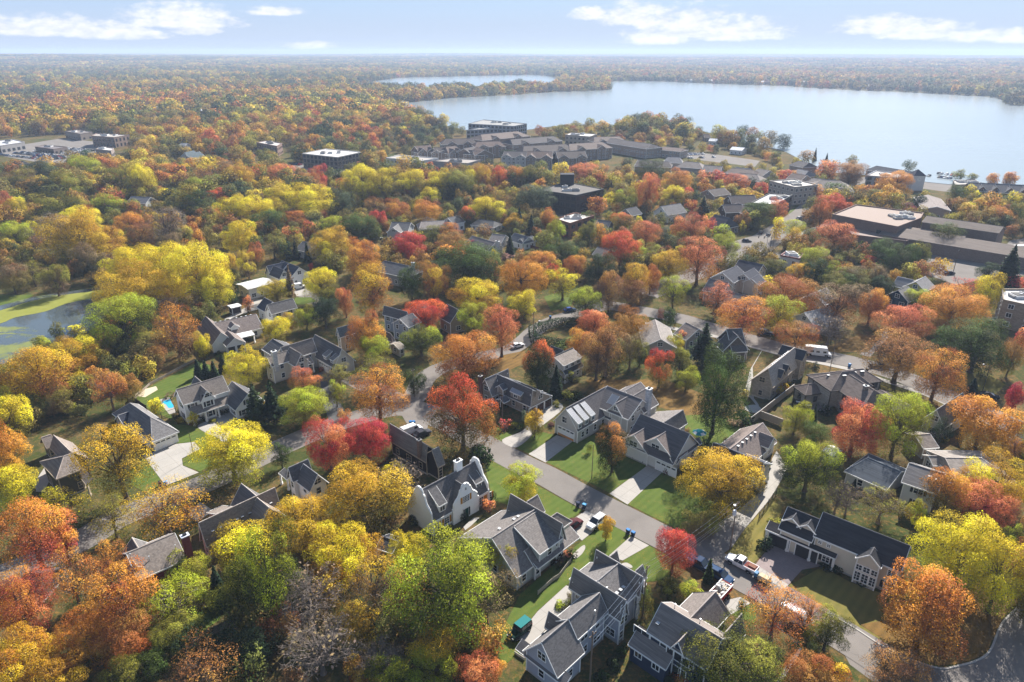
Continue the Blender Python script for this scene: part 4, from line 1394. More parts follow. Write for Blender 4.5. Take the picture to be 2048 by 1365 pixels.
# sage house
h = House('sage green house with wide grey roof and a blue grey gable toward the lawn', VD, (0.46, 0.50, 0.47), (0.165, 0.15, 0.14), clad='lap', seed=2)
m1 = h.wing((-3.50,94.57), (4.39,102.66), 8.2, 3.2, 6.0, L=(-7.18,103.43))
m2 = h.wing((-0.20,106.99), (8.82,98.00), 8.4, 4.2, (-1.96,106.69), gwin=False)
h.wing((0.52,97.62), (4.39,102.38), 8.0, 5.5, (4.80,93.51), L=1.2, base=2.5)
h.wing((2.12,94.68), (3.77,96.21), 5.4, 3.0, (2.56,91.38), L=2.2)
h.wing((2.75,106.25), (4.94,108.28), 7.2, 4.4, (6.40,107.04))
h.wing((6.05,102.96), (8.56,105.10), 5.4, 3.0, (11.49,105.87), hipB=2.5)
h.shed((8.47,96.88), RGT, 11.5, 2.4, 3.1, 4.3, walls=False)
h.vents(m1, 'L', [-2.5, 1.2, 2.3], 1.3)
h.vents(m1, 'R', [2.0, 2.6], 2.6, True)
h.finish()

# blue grey house
h = House('large blue grey house with many dark gables beside the power line', VD, (0.36, 0.375, 0.42), (0.155, 0.145, 0.14), clad='lap', seed=3)
a1 = h.wing((4.05,72.20), (8.51,76.38), 8.2, 3.8, (6.30,69.79), L=(1.40,74.47))
a2 = h.wing((8.42,76.22), (13.42,81.69), 8.3, 5.6, (10.33,75.70), L=(7.08,79.61))
a3 = h.wing((9.86,86.58), (17.25,79.54), 8.7, 5.3, (8.49,86.46))
a4 = h.wing((13.86,90.62), (20.67,84.31), 8.9, 5.3, (12.96,90.88))
a5 = h.wing((13.46,83.60), (17.27,87.64), 8.8, 5.5, (19.01,83.37), L=(11.31,89.61))
h.wing((16.24,91.42), (17.95,92.75), 6.9, 4.6, (18.97,92.85))
h.wing((20.14,88.33), (21.77,89.57), 6.7, 4.6, (22.77,89.31))
h.wing((5.57,79.21), (7.65,77.28), 6.9, 4.4, (4.61,78.89))
h.shed((3.93,72.45), DOWN, 9.5, 1.5, 3.0, 3.9, walls=False)
h.shed((17.15,81.42), RGT, 2.2, 1.0, 3.9, 4.5, walls=False)
h.shed((20.93,85.99), RGT, 3.0, 1.2, 5.0, 5.6, walls=False)
h.shed((16.96,82.18), RGT, 4.0, 1.2, 5.0, 5.6, walls=False)
h.vents(a5, 'R', [-1.2, -.2, .6], 2.6); h.vents(a5, 'R', [-2.6], 1.6, True); h.vents(a2, 'R', [1.0], 1.2, True)
h.finish()

# navy house
h = House('navy blue house with brown grey roof behind the green oak at the bottom', VD, (0.028, 0.042, 0.075), (0.19, 0.165, 0.15), clad='lap', seed=4)
d1 = h.wing((22.51,78.93), (29.40,71.84), 9.0, 5.8, (19.29,76.92), L=(24.50,81.29), zl=6.8)
h.wing((26.00,76.11), (31.34,82.03), 8.2, 4.4, (33.46,80.73), L=(26.51,82.80), hipB=1.2)
h.wing((29.60,72.92), (34.18,77.37), 8.2, 4.8, (36.14,78.06))
d2 = h.wing((23.57,72.44), (26.21,75.18), 7.9, 5.8, (24.98,72.17), over=.5)
h.shed((19.75,74.18), DOWN, 6.6, 2.8, 3.1, 4.9, wall=siding((0.028, 0.042, 0.075)), base=0.0)
h.window(d1, 'R', -6.0, 3.95, 2.6, 1.2, 2, 1)
h.window(d2, 'A', 0, 3.9, 3.6, 1.5, 3, 1)
h.window(d2, 'A', -.2, .5, 3.4, 2.3, 3, 1)
h.vents(d1, 'R', [-4.0], 2.2); h.vents(d1, 'L', [-3.2, 1.0], .9, True)
h.finish()

# long cream house
h = House('long cream house with black shutters, dark roof and two garage dormers', None, (0.60, 0.53, 0.42), (0.044, 0.044, 0.048), clad='lap', shutters=BLACKSH, seed=5)
e1 = h.wing((56.2,101.4), (67.0,92.2), 8.4, 5.3, (60.1,93.3), over=.35)
e2 = h.wing((51.1,104.5), (55.8,100.8), 7.2, 4.4, (48.5,102.2), win=False)
TH = h.theta
h.wing((50.9,101.6), (52.3,103.1), 6.9, 5.6, 1.7, base=3.8, win=False)
h.wing((52.9,99.8), (54.3,101.2), 6.9, 5.6, 1.7, base=3.8, win=False)
for k in (1, 2):
 ww_ = h.wings[-k]
 sd = 'A' if ww_.sides['A'][2].dot(Vector((0, -1))) > 0 else 'B'
 h.window(ww_, sd, 0, 4.2, 1.0, 1.15, 2, 3, BLACKSH)
e3 = h.wing((60.2,91.8), (62.0,93.5), 7.0, 5.2, (61.4,89.9), over=.3, win=False)
sd = 'A' if e3.sides['A'][2].y < 0 else 'B'
for t in (-1.25, 0, 1.25):
 h.window(e3, sd, t, .8, .95, 1.7, 2, 3); h.window(e3, sd, t, 3.0, .95, 1.0, 2, 2)
fs = 'R' if e1.sides['R'][2].y < 0 else 'L'
for t in (-7.4, -4.4): h.window(e1, fs, t, .8, 1.15, 1.6, 2, 3, BLACKSH)
for t in (-11.0, -9.0, -7.4, -5.9, -4.4): h.window(e1, fs, t, 4.1, .5, .5, 2, 2)
for t in (5.8,): h.window(e1, fs, t, 3.3, 1.0, 1.3, 2, 4); h.window(e1, fs, t - .1, .6, 1.0, 1.5, 2, 3, BLACKSH)
h.shed((52.0,99.4), TH - math.pi / 2, 12.5, 1.9, 3.0, 3.9, walls=False, posts=4)
p, d, nn, ang, *_ = e2.sides['R']
for t in (-2.6, 2.4):
 b = MB(); b.box(-1.9, 1.9, -.06, .03, 0, 2.5, DARK); b.box(-2.05, -1.9, -.12, .03, 0, 2.65, WHITE); b.box(1.9, 2.05, -.12, .03, 0, 2.65, WHITE); b.box(-1.9, 1.9, -.12, .03, 2.5, 2.65, WHITE)  # flat dark panel on the wall paints in the shade of an open bay
 h.place('garage_shade_panel', b.mesh('garage_shade_panel'), p.x + d.x * t + nn.x * .04, p.y + d.y * t + nn.y * .04, .02, ang)
h.finish(False)

# white house with two front gables
h = House('white house with two front gables, dark blue roof and white garage door', VD, (0.66, 0.64, 0.60), (0.10, 0.096, 0.10), clad='lap', seed=6)
f1 = h.wing((29.4,137.6), (38.8,128.9), 8.4, 3.2, (34.6,124.4), L=5.5)
f2 = h.wing((27.0,131.4), (31.0,135.4), 6.6, 3.2, (29.6,128.1), roof=roofing((0.16, 0.135, 0.125)))
f3 = h.wing((31.5,128.8), (35.2,132.6), 7.4, 3.6, (34.5,124.7), roof=roofing((0.16, 0.135, 0.125)), win=False)
h.window(f3, 'A', -.3, 4.1, 1.9, 1.25, 2, 2)
h.window(f2, 'A', -.2, 3.4, 1.9, 1.25, 2, 2)
h.garage(f1, 'R', 4.6, 5.0, 2.3)
h.shed((32.6,128.2), DOWN, 8.4, 1.0, 3.0, 3.7, walls=False)
h.shed((38.9,129.1), RGT, 12.0, 1.0, 3.3, 4.4, walls=False)
h.wing((35.2,137.6), (40.8,143.4), 6.3, 3.2, (39.6,140.0), L=(33.5,145.7), roof=roofing((0.2, 0.185, 0.175)))
for pt in ((27.5,132.0), (29.4,130.1)):
 b = MB(); b.box(pt[0] - .2, pt[0] + .2, pt[1] - .2, pt[1] + .2, 0, 2.9, WHITE); b.box(pt[0] - .28, pt[0] + .28, pt[1] - .28, pt[1] + .28, 0, .6, siding((0.3, 0.29, 0.28), 'stone')); h.part('porch_post', b)
h.finish()

# house with three metal dormers
h = House('greige gabled house with three metal shed dormers and a pale stone chimney', VD, (0.46, 0.435, 0.41), (0.13, 0.12, 0.12), clad='board', seed=7)
METAL = roofing((0.30, 0.30, 0.31), True)
g1 = h.wing((12.6,140.8), (23.9,152.3), 8.2, 3.4, (15.2,138.0), over=.35)
g2 = h.wing((23.8,151.9), (31.0,144.4), 8.4, 5.2, (22.2,145.5), L=4.2)
g3 = h.wing((24.6,143.3), (29.0,148.2), 8.0, 5.4, (26.2,142.0))
g4 = h.wing((29.3,146.9), (33.8,151.5), 8.2, 4.8, (35.5,148.4), L=4.0)
h.wing((27.9,150.8), (32.8,155.6), 7.6, 4.8, 4.2)
h.garage(g1, 'A', 0, 4.9, 2.4, WHITE, plain((0.5, 0.22, 0.07), .6, name='orange_wood'))
h.window(g1, 'A', 0, 4.0, 2.6, 1.5, 3, 2)
for cpt in ((15.9,138.5), (17.6,140.3), (19.3,142.2)):
 h.shed(cpt, RGT, 1.55, 3.7, 5.6, 7.9, roof=METAL, base=4.0, over=.12)
h.shed((23.0,145.7), DOWN, 2.0, 3.4, 5.5, 7.8, roof=METAL, base=4.6, over=.12)
h.shed((27.7,144.0), RGT, 2.6, 2.2, 5.8, 7.0, roof=roofing((0.2, 0.17, 0.15)), base=5.0, over=.15)
h.shed((22.6,145.1), DOWN, 3.0, 2.6, 3.2, 4.7, roof=roofing((0.05, 0.055, 0.065)), walls=False)
h.chimney((32.9,146.2), 1.3, 1.1, 3.0, 10.5, siding((0.46, 0.48, 0.52), 'stone'), WHITE)
h.window(g3, 'A', 0, 3.5, 2.2, 1.5, 3, 2); h.window(g3, 'A', 0, .8, 2.4, 1.7, 3, 2)
for t in (-1.4, 0, 1.4): h.window(g1, 'R', t * 2.2 - 1.0, .9, .85, 1.5, 1, 2)
h.finish()

# grey house with three garage doors
h = House('tan grey house with blue grey roof and three brown garage doors', VD, (0.40, 0.35, 0.30), (0.105, 0.108, 0.118), clad='shingle', seed=8)
h1 = h.wing((-4.0,160.1), (5.1,151.5), 7.6, 3.0, (3.1,152.5), L=(9.4,158.0), win=True, gwin=False)
h2 = h.wing((-7.1,158.1), (-3.9,160.9), 7.3, 3.2, (-4.7,156.5), roof=roofing((0.19, 0.175, 0.165)))  # sunlit wings, this and the next, get a paler copy of the roof
h.wing((-3.8,161.4), (-1.0,164.3), 7.2, 4.0, (0.3,166.2), roof=roofing((0.19, 0.175, 0.165)))
h.wing((-2.8,156.4), (-1.3,159.6), 6.2, 5.2, 1.35, base=3.6)
h.shed((0.8,153.8), DOWN, 3.8, 2.6, 5.3, 6.9, roof=METAL, base=3.8, over=.15)
h.shed((5.3,155.1), UP, 5.5, 1.6, 6.2, 7.4, roof=METAL, base=5.0, over=.15)
brown = plain((0.055, 0.025, 0.02), .5, name='brown_garage_paint')
for t in (-3.0, 0, 3.0): h.garage(h1, 'B', t, 2.5, 2.2, brown)
h.window(h1, 'B', 0, 3.6, 1.5, 1.9, 2, 3)
h.wing((-2.9,154.0), (-1.7,155.9), 3.7, 2.9, 1.4, base=2.6, win=False)
for pt in ((-4.3,157.9), (-3.0,156.6)):
 b = MB(); b.box(pt[0] - .13, pt[0] + .13, pt[1] - .13, pt[1] + .13, 0, 2.9, WHITE); h.part('porch_post', b)
h.chimney((-8.1,157.4), .9, .7, 2.0, 8.4, siding((0.2, 0.09, 0.07), 'brick'))
h.finish()

# green shingled cottage
h = House('cottage with dark green roof and broad pale shed dormer by the hedge', VD, (0.5, 0.46, 0.40), (0.060, 0.066, 0.068), clad='lap', seed=9)
q1 = h.wing((11.9,171.9), (17.0,178.2), 7.4, 3.0, (13.7,168.2), L=4.5)
h.shed((17.0,172.4), RGT, 8.2, 3.4, 5.6, 7.2, roof=roofing((0.22, 0.195, 0.175)), wall=siding((0.68, 0.66, 0.62)), base=4.0)  # sunlight on the dormer plane is put into a paler roof colour
h.wing((11.4,183.1), (14.8,179.9), 5.8, 3.0, 3.2)
h.finish()

# dark brown house
h = House('dark brown shingled house with grey roof and two pale framed windows', VD, (0.035, 0.028, 0.026), (0.16, 0.155, 0.15), trim=TANTRIM, clad='shingle', seed=10)
b1 = h.wing((-27.6,134.5), (-18.0,125.4), 7.6, 3.6, (-20.6,127.1), L=4.0)
h.wing((-16.8,124.0), (-15.8,125.7), 7.2, 3.6, (-15.3,128.4), L=4.4)
h.chimney((-19.9,126.4), .9, .7, 4.0, 8.3, siding((0.25, 0.17, 0.13), 'brick'))
h.skylight(b1, 'R', 3.4, 2.2, .9)
h.finish()

# white farmhouse with dark roof
h = House('narrow white house with dark roof and black windows between two streets', VD, RWHITE, (0.10, 0.10, 0.105), trim=WHITE, clad='board', seed=11)
i1 = h.wing((-44.7,115.4), (-41.4,118.4), 8.6, 5.8, (-43.3,114.9))
h.wing((-42.3,116.8), (-38.0,113.5), 8.4, 5.4, (-40.6,112.6))
h.shed((-48.2,120.9), DOWN, 3.5, 1.6, 2.8, 3.4, walls=False, posts=2)
h.finish()

# pink house
h = House('pink tan gabled house with a row of roof vents along its ridge', None, (0.56, 0.40, 0.33), (0.20, 0.172, 0.152), clad='lap', seed=12)
p1 = h.wing((-55.7,99.1), (-45.6,109.8), 7.8, 3.2, (-43.7,109.8), gwin=False)
h.wing((-48.1,106.8), (-44.7,103.8), 7.6, 4.0, (-47.6,102.4), wall=siding((0.36, 0.33, 0.3)))
h.wing((-52.8,111.9), (-48.6,107.7), 7.3, 3.2, (-55.6,110.1), roof=roofing((0.12, 0.115, 0.115)))
h.wing((-55.4,105.0), (-53.3,107.4), 5.2, 2.9, 2.6, L=(-59.3,108.3))
L_ = p1.ln
h.vents(p1, 'R', [-.38 * L_, -.28 * L_, -.18 * L_, -.07 * L_, 0.0 * L_, .1 * L_, .3 * L_, .39 * L_], .75)
h.vents(p1, 'R', [.0 * L_, .02 * L_], 3.4, True); h.vents(p1, 'R', [-.33 * L_], 3.6, True)
h.finish()

# red house
h = House('dark red house with brown roof and brick chimney in the lower left', None, (0.17, 0.018, 0.022), (0.20, 0.172, 0.15), clad='lap', seed=13)
r1 = h.wing((-64.4,91.1), (-58.7,96.3), 7.8, 5.0, (-54.7,93.9))
h.wing((-66.7,96.0), (-63.0,93.4), 6.8, 4.6, (-67.9,95.0), roof=roofing((0.11, 0.105, 0.105)))
h.wing((-64.7,91.8), (-61.9,89.4), 6.8, 4.6, 2.6, roof=roofing((0.11, 0.105, 0.105)))
h.chimney((-55.4,93.5), 1.2, .9, 3, 9.5, siding((0.2, 0.05, 0.045), 'brick'), plain((0.55, 0.55, 0.58), .5, name='pale_cap'))
h.vents(r1, 'R', [-3.5], .9, True); h.vents(r1, 'R', [-1.2, 3.0], 2.4, True)
h.finish()

# olive house
h = House('olive brown house with light trim and hipped brown roof left of the big oak', None, (0.085, 0.08, 0.055), (0.195, 0.165, 0.145), clad='lap', trim=TANTRIM, seed=14)
j1 = h.wing((-100.2,129.3), (-92.5,122.6), 7.8, 5.2, (-101.9,129.0), L=(-92.9,126.8), zl=4.6)
j2 = h.wing((-92.8,121.1), (-92.5,122.7), 7.5, 5.2, 3.9, L=(-99.2,123.4), hipA=3.2)
h.shed((-90.5,120.5), DOWN, 8.0, 1.5, 2.9, 3.7, walls=False, posts=3)
h.wing((-105.8,132.7), (-104.1,133.7), 5.2, 3.2, 2.0)
h.finish()

# hip roofed garage house
h = House('low house with grey hipped roof and two wide white garage doors', None, (0.47, 0.42, 0.36), (0.145, 0.14, 0.14), clad='stone', seed=15)
k1 = h.wing((-93.5,147.8), (-84.9,140.7), 5.8, 2.8, (-82.7,134.8), hipA=4.0, hipB=(-78.5,138.8))
h.garage(k1, 'B', 0, 4.9, 2.2); h.garage(k1, 'R', k1.sides['R'][5] / 2 - 3.2, 4.6, 2.2)
h.wing((-94.6,143.7), (-92.1,146.4), 4.6, 2.8, 2.6, L=2.6, roof=roofing((0.04, 0.045, 0.06)))
h.finish()

# white house by the pool
h = House('white two storey house with black shutters beside a swimming pool', None, RWHITE, (0.19, 0.165, 0.145), clad='lap', shutters=BLACKSH, seed=16)
k1 = h.wing((-82.2,149.1), (-73.9,156.9), 8.8, 5.7, (-76.9,149.7), gwin=False)
h.wing((-78.6,153.2), (-75.0,149.9), 8.2, 5.6, (-76.9,149.0))
h.wing((-81.8,158.1), (-78.2,154.9), 8.0, 5.6, (-83.7,158.1), roof=roofing((0.11, 0.11, 0.115)))
h.shed((-74.6,149.7), k1.sides['R'][3] - math.pi / 2, 9.8, 2.2, 3.0, 4.5, walls=False, posts=4)
h.wing((-72.8,158.3), (-65.5,151.9), 6.4, 3.0, (-72.5,153.1), roof=roofing((0.085, 0.085, 0.09)))
h.door(k1, 'R', .4, (0.03, 0.03, 0.03))
h.finish()

# cream house with two dormers
h = House('cream house with white chimney, tan roof and two small dormers', None, (0.57, 0.53, 0.44), (0.17, 0.15, 0.135), clad='board', shutters=None, seed=17)
SHADED_ROOF = roofing((0.09, 0.09, 0.096))  # darker copy of the tan roof, shade put into the colour
l1 = h.wing((-64.8,175.4), (-57.8,182.3), 8.6, 5.0, (-56.4,180.9))
h.wing((-62.6,176.6), (-58.2,171.8), 8.2, 5.0, (-61.3,171.9))
h.wing((-65.8,170.4), (-64.9,176.5), 7.6, 5.4, (-64.5,170.9))
h.wing((-70.3,184.4), (-65.3,179.8), 7.4, 5.2, (-71.7,180.7), roof=SHADED_ROOF)
l2 = h.wing((-58.4,185.5), (-47.4,175.8), 8.2, 3.2, (-49.4,172.7), L=4.0, roof=SHADED_ROOF)
AA = l2.sides['R'][3] - math.pi / 2
h.shed((-53.2,176.3), AA, 1.9, 2.6, 5.6, 6.8, base=4.4, over=.2); h.shed((-50.6,173.7), AA, 1.9, 2.6, 5.6, 6.8, base=4.4, over=.2)
h.shed((-58.4,175.6), l1.sides['R'][3] - math.pi / 2, 5.0, 2.6, 3.0, 4.4, walls=False, posts=2)
h.chimney((-65.1,170.6), 1.2, 1.0, 3.5, 9.5, siding((0.62, 0.6, 0.56), 'stone'), WHITE)
h.garage(l2, 'R', 1.0, 4.8, 2.3); 
h.finish()

# white L shaped house
h = House('low white L shaped house with brown roof and screened porch', None, (0.70, 0.69, 0.66), (0.155, 0.13, 0.12), clad='lap', seed=18)
m1 = h.wing((-94.1,200.8), (-83.6,208.7), 6.0, 3.0, (-85.6,199.9))
m2 = h.wing((-99.6,204.2), (-87.1,192.4), 6.6, 3.0, (-93.3,192.7))
m3 = h.wing((-89.0,195.8), (-83.2,191.1), 5.2, 3.0, (-90.0,193.8), win=False)
h.wing((-89.9,202.3), (-87.1,200.4), 5.8, 4.7, 1.5, base=3.4)
b = MB()
p, d, nn, ang, *_ = m3.sides['B']
for t in (-1.5, 1.5):
 front_window(h, (p.x + d.x * t + nn.x * .05, p.y + d.y * t + nn.y * .05), ang, .25, 2.4, 2.2, 1, 1)
h.shed((-83.2,197.3), m1.sides['R'][3] - math.pi / 2, 5.2, 3.2, 2.8, 3.1, roof=plain((0.72, 0.72, 0.72), .5, name='white_awning'), walls=False, posts=2)
h.vents(m1, 'L', [-6, -4.5, -3, -1.5, .5, 2, 3.5, 5], .6)
h.finish()

h = House('tall white house with grey roof behind the low L shaped house', None, (0.70, 0.69, 0.66), (0.15, 0.14, 0.135), clad='lap', seed=19)
h.wing((-80.6,211.5), (-74.0,217.9), 8.2, 5.4, (-72.4,216.2))
h.wing((-85.8,222.4), (-80.9,218.7), 6.8, 4.0, 3.2, roof=roofing((0.06, 0.065, 0.08)))
h.finish()

h = House('white rambler with nearly flat pale roof', None, (0.66, 0.63, 0.58), (0.42, 0.42, 0.41), clad='lap', seed=20)
h.wing((-100.2,240.9), (-92.8,248.9), 5.2, 4.6, 4.6, over=.7)
h.finish()
h = House('small carport with white roof on dark posts beside the concrete drive', None, (0.05, 0.04, 0.04), (0.55, 0.55, 0.54), clad='board', name='carport', cat='carport', seed=20)
w = h.wing((-98.9,224.5), (-96.2,226.9), 2.9, 2.7, 1.8, over=.3, win=False)
h.finish()
h = House('white farmhouse with navy roof at the end of the lane', VD, (0.72, 0.71, 0.70), (0.065, 0.07, 0.09), clad='board', shutters=None, seed=21)
h.wing((-95.7,256.9), (-90.6,263.2), 7.6, 4.2, (-94.0,255.9))
h.wing((-93.6,257.0), (-87.2,252.0), 7.8, 4.6, (-93.8,254.4))
h.wing((-92.6,263.7), (-88.1,261.4), 7.8, 4.6, 4.0)
h.wing((-88.5,262.2), (-83.3,256.4), 7.4, 4.0, 4.2)
h.finish()

# buildings round the long lane
h = House('garage house with brown roof, dormer and leaf covered ridge beyond the fence', VD, (0.62, 0.59, 0.54), (0.20, 0.165, 0.15), clad='lap', seed=22)
n1 = h.wing((46.5,125.7), (57.7,136.6), 6.6, 3.0, (59.8,133.6), L=(46.9,132.9))
n2 = h.wing((56.1,133.8), (57.9,131.0), 6.0, 4.2, 2.2, base=2.6)
h.vents(n1, 'R', [-5, -3, -1, 1, 3], .5)
h.finish()
h = House('white gabled building with dark roof behind the yellow street tree', VD, (0.60, 0.56, 0.48), (0.05, 0.055, 0.07), clad='lap', seed=23)
n3 = h.wing((43.5,127.2), (51.6,119.2), 7.2, 3.4, (51.0,120.9), L=(55.0,122.9), zl=4.6)
h.door(n3, 'B', -.6, (0.04, 0.04, 0.04), 1.8)
h.finish()

# tan stone house, prairie house
h = House('tall tan stucco house with steep roof and two front dormers', None, (0.34, 0.29, 0.24), (0.30, 0.27, 0.24), clad='stone', trim=TANTRIM, seed=24)
o1 = h.wing((66.5,160.3), (78.7,174.2), 9.2, 4.2, (70.2,161.6), L=(65.7,166.0))
h.wing((75.8,176.3), (82.3,174.0), 8.6, 6.4, (80.2,170.9), roof=roofing((0.045, 0.05, 0.06)))
h.wing((69.9,164.2), (72.3,163.6), 7.4, 5.6, 1.7, base=4.0, roof=roofing((0.06, 0.065, 0.075)))
h.wing((72.4,166.9), (74.4,165.9), 7.6, 5.8, 1.7, base=4.2, roof=roofing((0.06, 0.065, 0.075)))
h.vents(o1, 'L', [-5.5, -4.4, -3.3, -2.2, -1.1, 0, 1.1, 2.2, 3.3, 4.4, 5.5], .35)
h.finish()
h = House('brown hip roofed house with deep eaves and stone piers', None, (0.43, 0.40, 0.36), (0.155, 0.128, 0.115), clad='stone', trim=DKTRIM, seed=25)
o2 = h.wing((85.1,159.1), (88.5,159.9), 8.8, 5.8, (84.3,154.9), hipA=(79.4,159.5), hipB=3.5)
o3 = h.wing((88.2,158.7), (87.7,149.8), 8.4, 5.6, 4.6, hipB=3.0)
o4 = h.wing((83.0,163.4), (92.6,160.8), 7.8, 5.6, 4.0, hipA=3.6, hipB=3.6)
h.wing((77.6,160.1), (79.3,160.1), 5.0, 3.3, (79.2,157.5), hipA=2.6, hipB=2.6)
h.wing((94.4,156.2), (95.7,152.9), 5.0, 3.0, 4.4, hipA=2, hipB=3.4)
h.vents(o2, 'R', [-1.8, -1.3], 1.0); h.vents(o4, 'R', [-6, -5.5, 1.6, 2.1, 4, 4.6], .9)
h.chimney((87.7,151.3), 1.0, .8, 5, 8.7, siding((0.3, 0.27, 0.25), 'stone'), WHITE)
for pt in ((80.4,160.0), (83.1,155.7)):
 b = MB(); b.box(pt[0] - .45, pt[0] + .45, pt[1] - .45, pt[1] + .45, 0, 3.2, siding((0.36, 0.32, 0.28), 'stone')); h.part('porch_post', b)
h.finish()
h = House('small house with steep weathered green grey roof by the orange dome tree', None, (0.4, 0.39, 0.36), (0.13, 0.14, 0.138), clad='lap', seed=26)
h.wing((100.1,141.8), (111.6,150.5), 7.2, 3.4, (106.8,143.6))
h.wing((107.6,144.1), (107.6,146.0), 6.6, 3.4, 2.8, roof=roofing((0.07, 0.075, 0.085)))
h.finish()
h = House('tan shed roofed garage under the yellow maple', None, (0.36, 0.3, 0.23), (0.20, 0.17, 0.15), clad='board', name='garage', cat='garage', seed=27)
h.wing((91.9,135.0), (95.7,135.5), 4.4, 2.9, (93.1,131.6))
h.finish()
h = House('low house with light grey roof half in tree shade', None, (0.45, 0.4, 0.34), (0.24, 0.215, 0.195), clad='lap', seed=28)
h.wing((92.8,124.9), (100.5,124.7), 4.8, 2.9, 6.0, hipA=.4, hipB=4)
h.wing((91.0,126.5), (94.0,127.8), 3.8, 2.7, 2.2)
h.finish()
h = House('low wing with dark shaded hipped roof beside the red leaf litter', None, (0.55, 0.56, 0.56), (0.07, 0.08, 0.095), clad='lap', seed=29)
h.wing((76.1,124.6), (80.4,119.3), 5.0, 2.9, (71.8,121.1), hipA=2.0)
h.finish()
h = House('white two storey house with grey roof and several round vents', None, (0.56, 0.57, 0.58), (0.17, 0.16, 0.155), clad='lap', shutters=BLACKSH, seed=30)
h_ = h.wing((81.1,118.6), (86.0,114.5), 7.6, 5.4, (77.3,115.7))
h.vents(h_, 'R', [1, 3, 4.5], 1.6); h.vents(h_, 'R', [2.2], 2.4, True)
h.finish()
h = House('little white shed under the scarlet maple', None, (0.55, 0.55, 0.56), (0.5, 0.49, 0.47), clad='board', name='shed', cat='shed', seed=31)
h.wing((71.1,132.4), (72.6,130.3), 3.2, 2.6, 2.0)
h.finish()

# ---------------------------------------------------------------- houses among the trees further back
def simple(label, A, B, zr, ze, w, wall, roof, clad='lap', hip=0.0, L=None, cross=None, theta=None, seed=0, auto=True, **k):
 h = House(label, theta, wall, roof, clad=clad, seed=seed, **k)
 h.wing(A, B, zr, ze, w, L=L, hipA=hip, hipB=hip)
 for c in cross or []:
  h.wing(c[0], c[1], c[2], c[3], c[4], hipA=c[5] if len(c) > 5 else 0, hipB=c[5] if len(c) > 5 else 0)
 h.finish(auto)
 return h

GREYR, BROWNR, NAVYR, TANR = (0.145, 0.14, 0.138), (0.17, 0.145, 0.13), (0.05, 0.055, 0.07), (0.25, 0.22, 0.2)
simple('blue grey two storey house with dark roof behind the red maple', (-41.9,210.0), (-33.4,204.2), 8.4, 5.6, (-44.0,210.3), (0.27, 0.31, 0.37), (0.11, 0.11, 0.115), cross=[((-34.6,199.8), (-32.7,205.6), 7.6, 5.4, 3.6)], seed=41)
simple('cream house with grey teal roof behind the orange red maple', (-52.9,191.3), (-48.9,194.9), 8.0, 5.3, (-52.6,193.2), (0.5, 0.43, 0.33), (0.11, 0.14, 0.15), seed=42)
simple('low house with glazed porch and hipped brown roof', (-40.3,196.9), (-37.3,193.9), 5.2, 2.9, (-39.2,195.5), (0.2, 0.17, 0.15), (0.12, 0.105, 0.1), hip=1.6, seed=43)
simple('small tan roofed carport beside the bright lime maple', (-35.8,189.5), (-34.1,191.2), 3.6, 2.6, 2.8, (0.4, 0.36, 0.3), (0.3, 0.26, 0.22), seed=44, name='carport', cat='carport')
simple('brown gabled house with tan timbered gable beside the yellow tree', (-21.5,212.8), (-17.3,207.2), 8.0, 4.2, (-21.9,207.6), (0.34, 0.27, 0.19), (0.08, 0.078, 0.08), cross=[((-32.6,213.4), (-29.1,217.0), 7.0, 4.5, 4.0)], seed=45)
h = simple('long house with blue grey hipped roof and white chimney under the crimson maple', (-51.2,265.5), (-40.5,258.4), 7.4, 4.4, 5.2, (0.3, 0.3, 0.31), (0.135, 0.135, 0.14), hip=3.0, seed=46)
h.chimney((-38.9,258.8), 1.1, .9, 3, 8.6, siding((0.6, 0.6, 0.58), 'stone'), WHITE)
simple('tan cottage with small dark roof left of the crimson maple', (-67.3,296.1), (-61.3,290.0), 6.2, 3.2, 4.2, (0.36, 0.3, 0.23), (0.09, 0.085, 0.085), seed=47)
simple('grey roofed house half hidden by a golden maple', (-94.3,300.7), (-86.5,296.1), 6.2, 3.4, 5.0, (0.4, 0.4, 0.4), GREYR, seed=48)
simple('grey house with clustered gables behind the green willow', (-59.3,333.4), (-49.7,331.8), 7.4, 4.4, 5.5, (0.42, 0.43, 0.43), GREYR, cross=[((-57.0,323.7), (-55.8,334.4), 6.8, 4.4, 3.6)], seed=49)
simple('long low house with plain brown roof beyond the clustered gables', (-45.9,341.8), (-34.7,344.4), 5.6, 3.0, 5.5, (0.4, 0.36, 0.3), TANR, hip=2.0, seed=50)
simple('white house with dark roof beside the small scarlet maple', (-32.7,344.2), (-27.2,349.9), 7.0, 4.4, 4.4, (0.7, 0.69, 0.66), (0.1, 0.1, 0.105), seed=51)
simple('white bungalow with low dark hipped roof right of the small scarlet maple', (-16.9,348.8), (-9.2,344.5), 5.2, 3.0, 5.0, (0.62, 0.6, 0.55), (0.1, 0.1, 0.1), hip=2.5, seed=52)
h = simple('brown roofed bungalow with broad white chimney', (-18.6,311.3), (-7.4,299.4), 6.0, 3.0, 5.0, (0.42, 0.4, 0.37), (0.16, 0.145, 0.14), seed=53)
h.chimney((-6.4,297.6), 2.0, .9, 0, 7.0, siding((0.66, 0.66, 0.64), 'stone'), WHITE)
simple('small house with tan roof behind the brown roofed bungalow', (-9.2,317.1), (-3.0,314.3), 5.6, 3.0, 4.6, (0.5, 0.46, 0.4), TANR, seed=54)
simple('white cottage with grey roof and red garden fence', (1.2,317.7), (7.6,310.2), 5.8, 3.0, 4.0, (0.68, 0.67, 0.65), (0.12, 0.12, 0.125), cross=[((5.2,309.0), (8.4,315.8), 5.2, 3.0, 2.8)], seed=55)
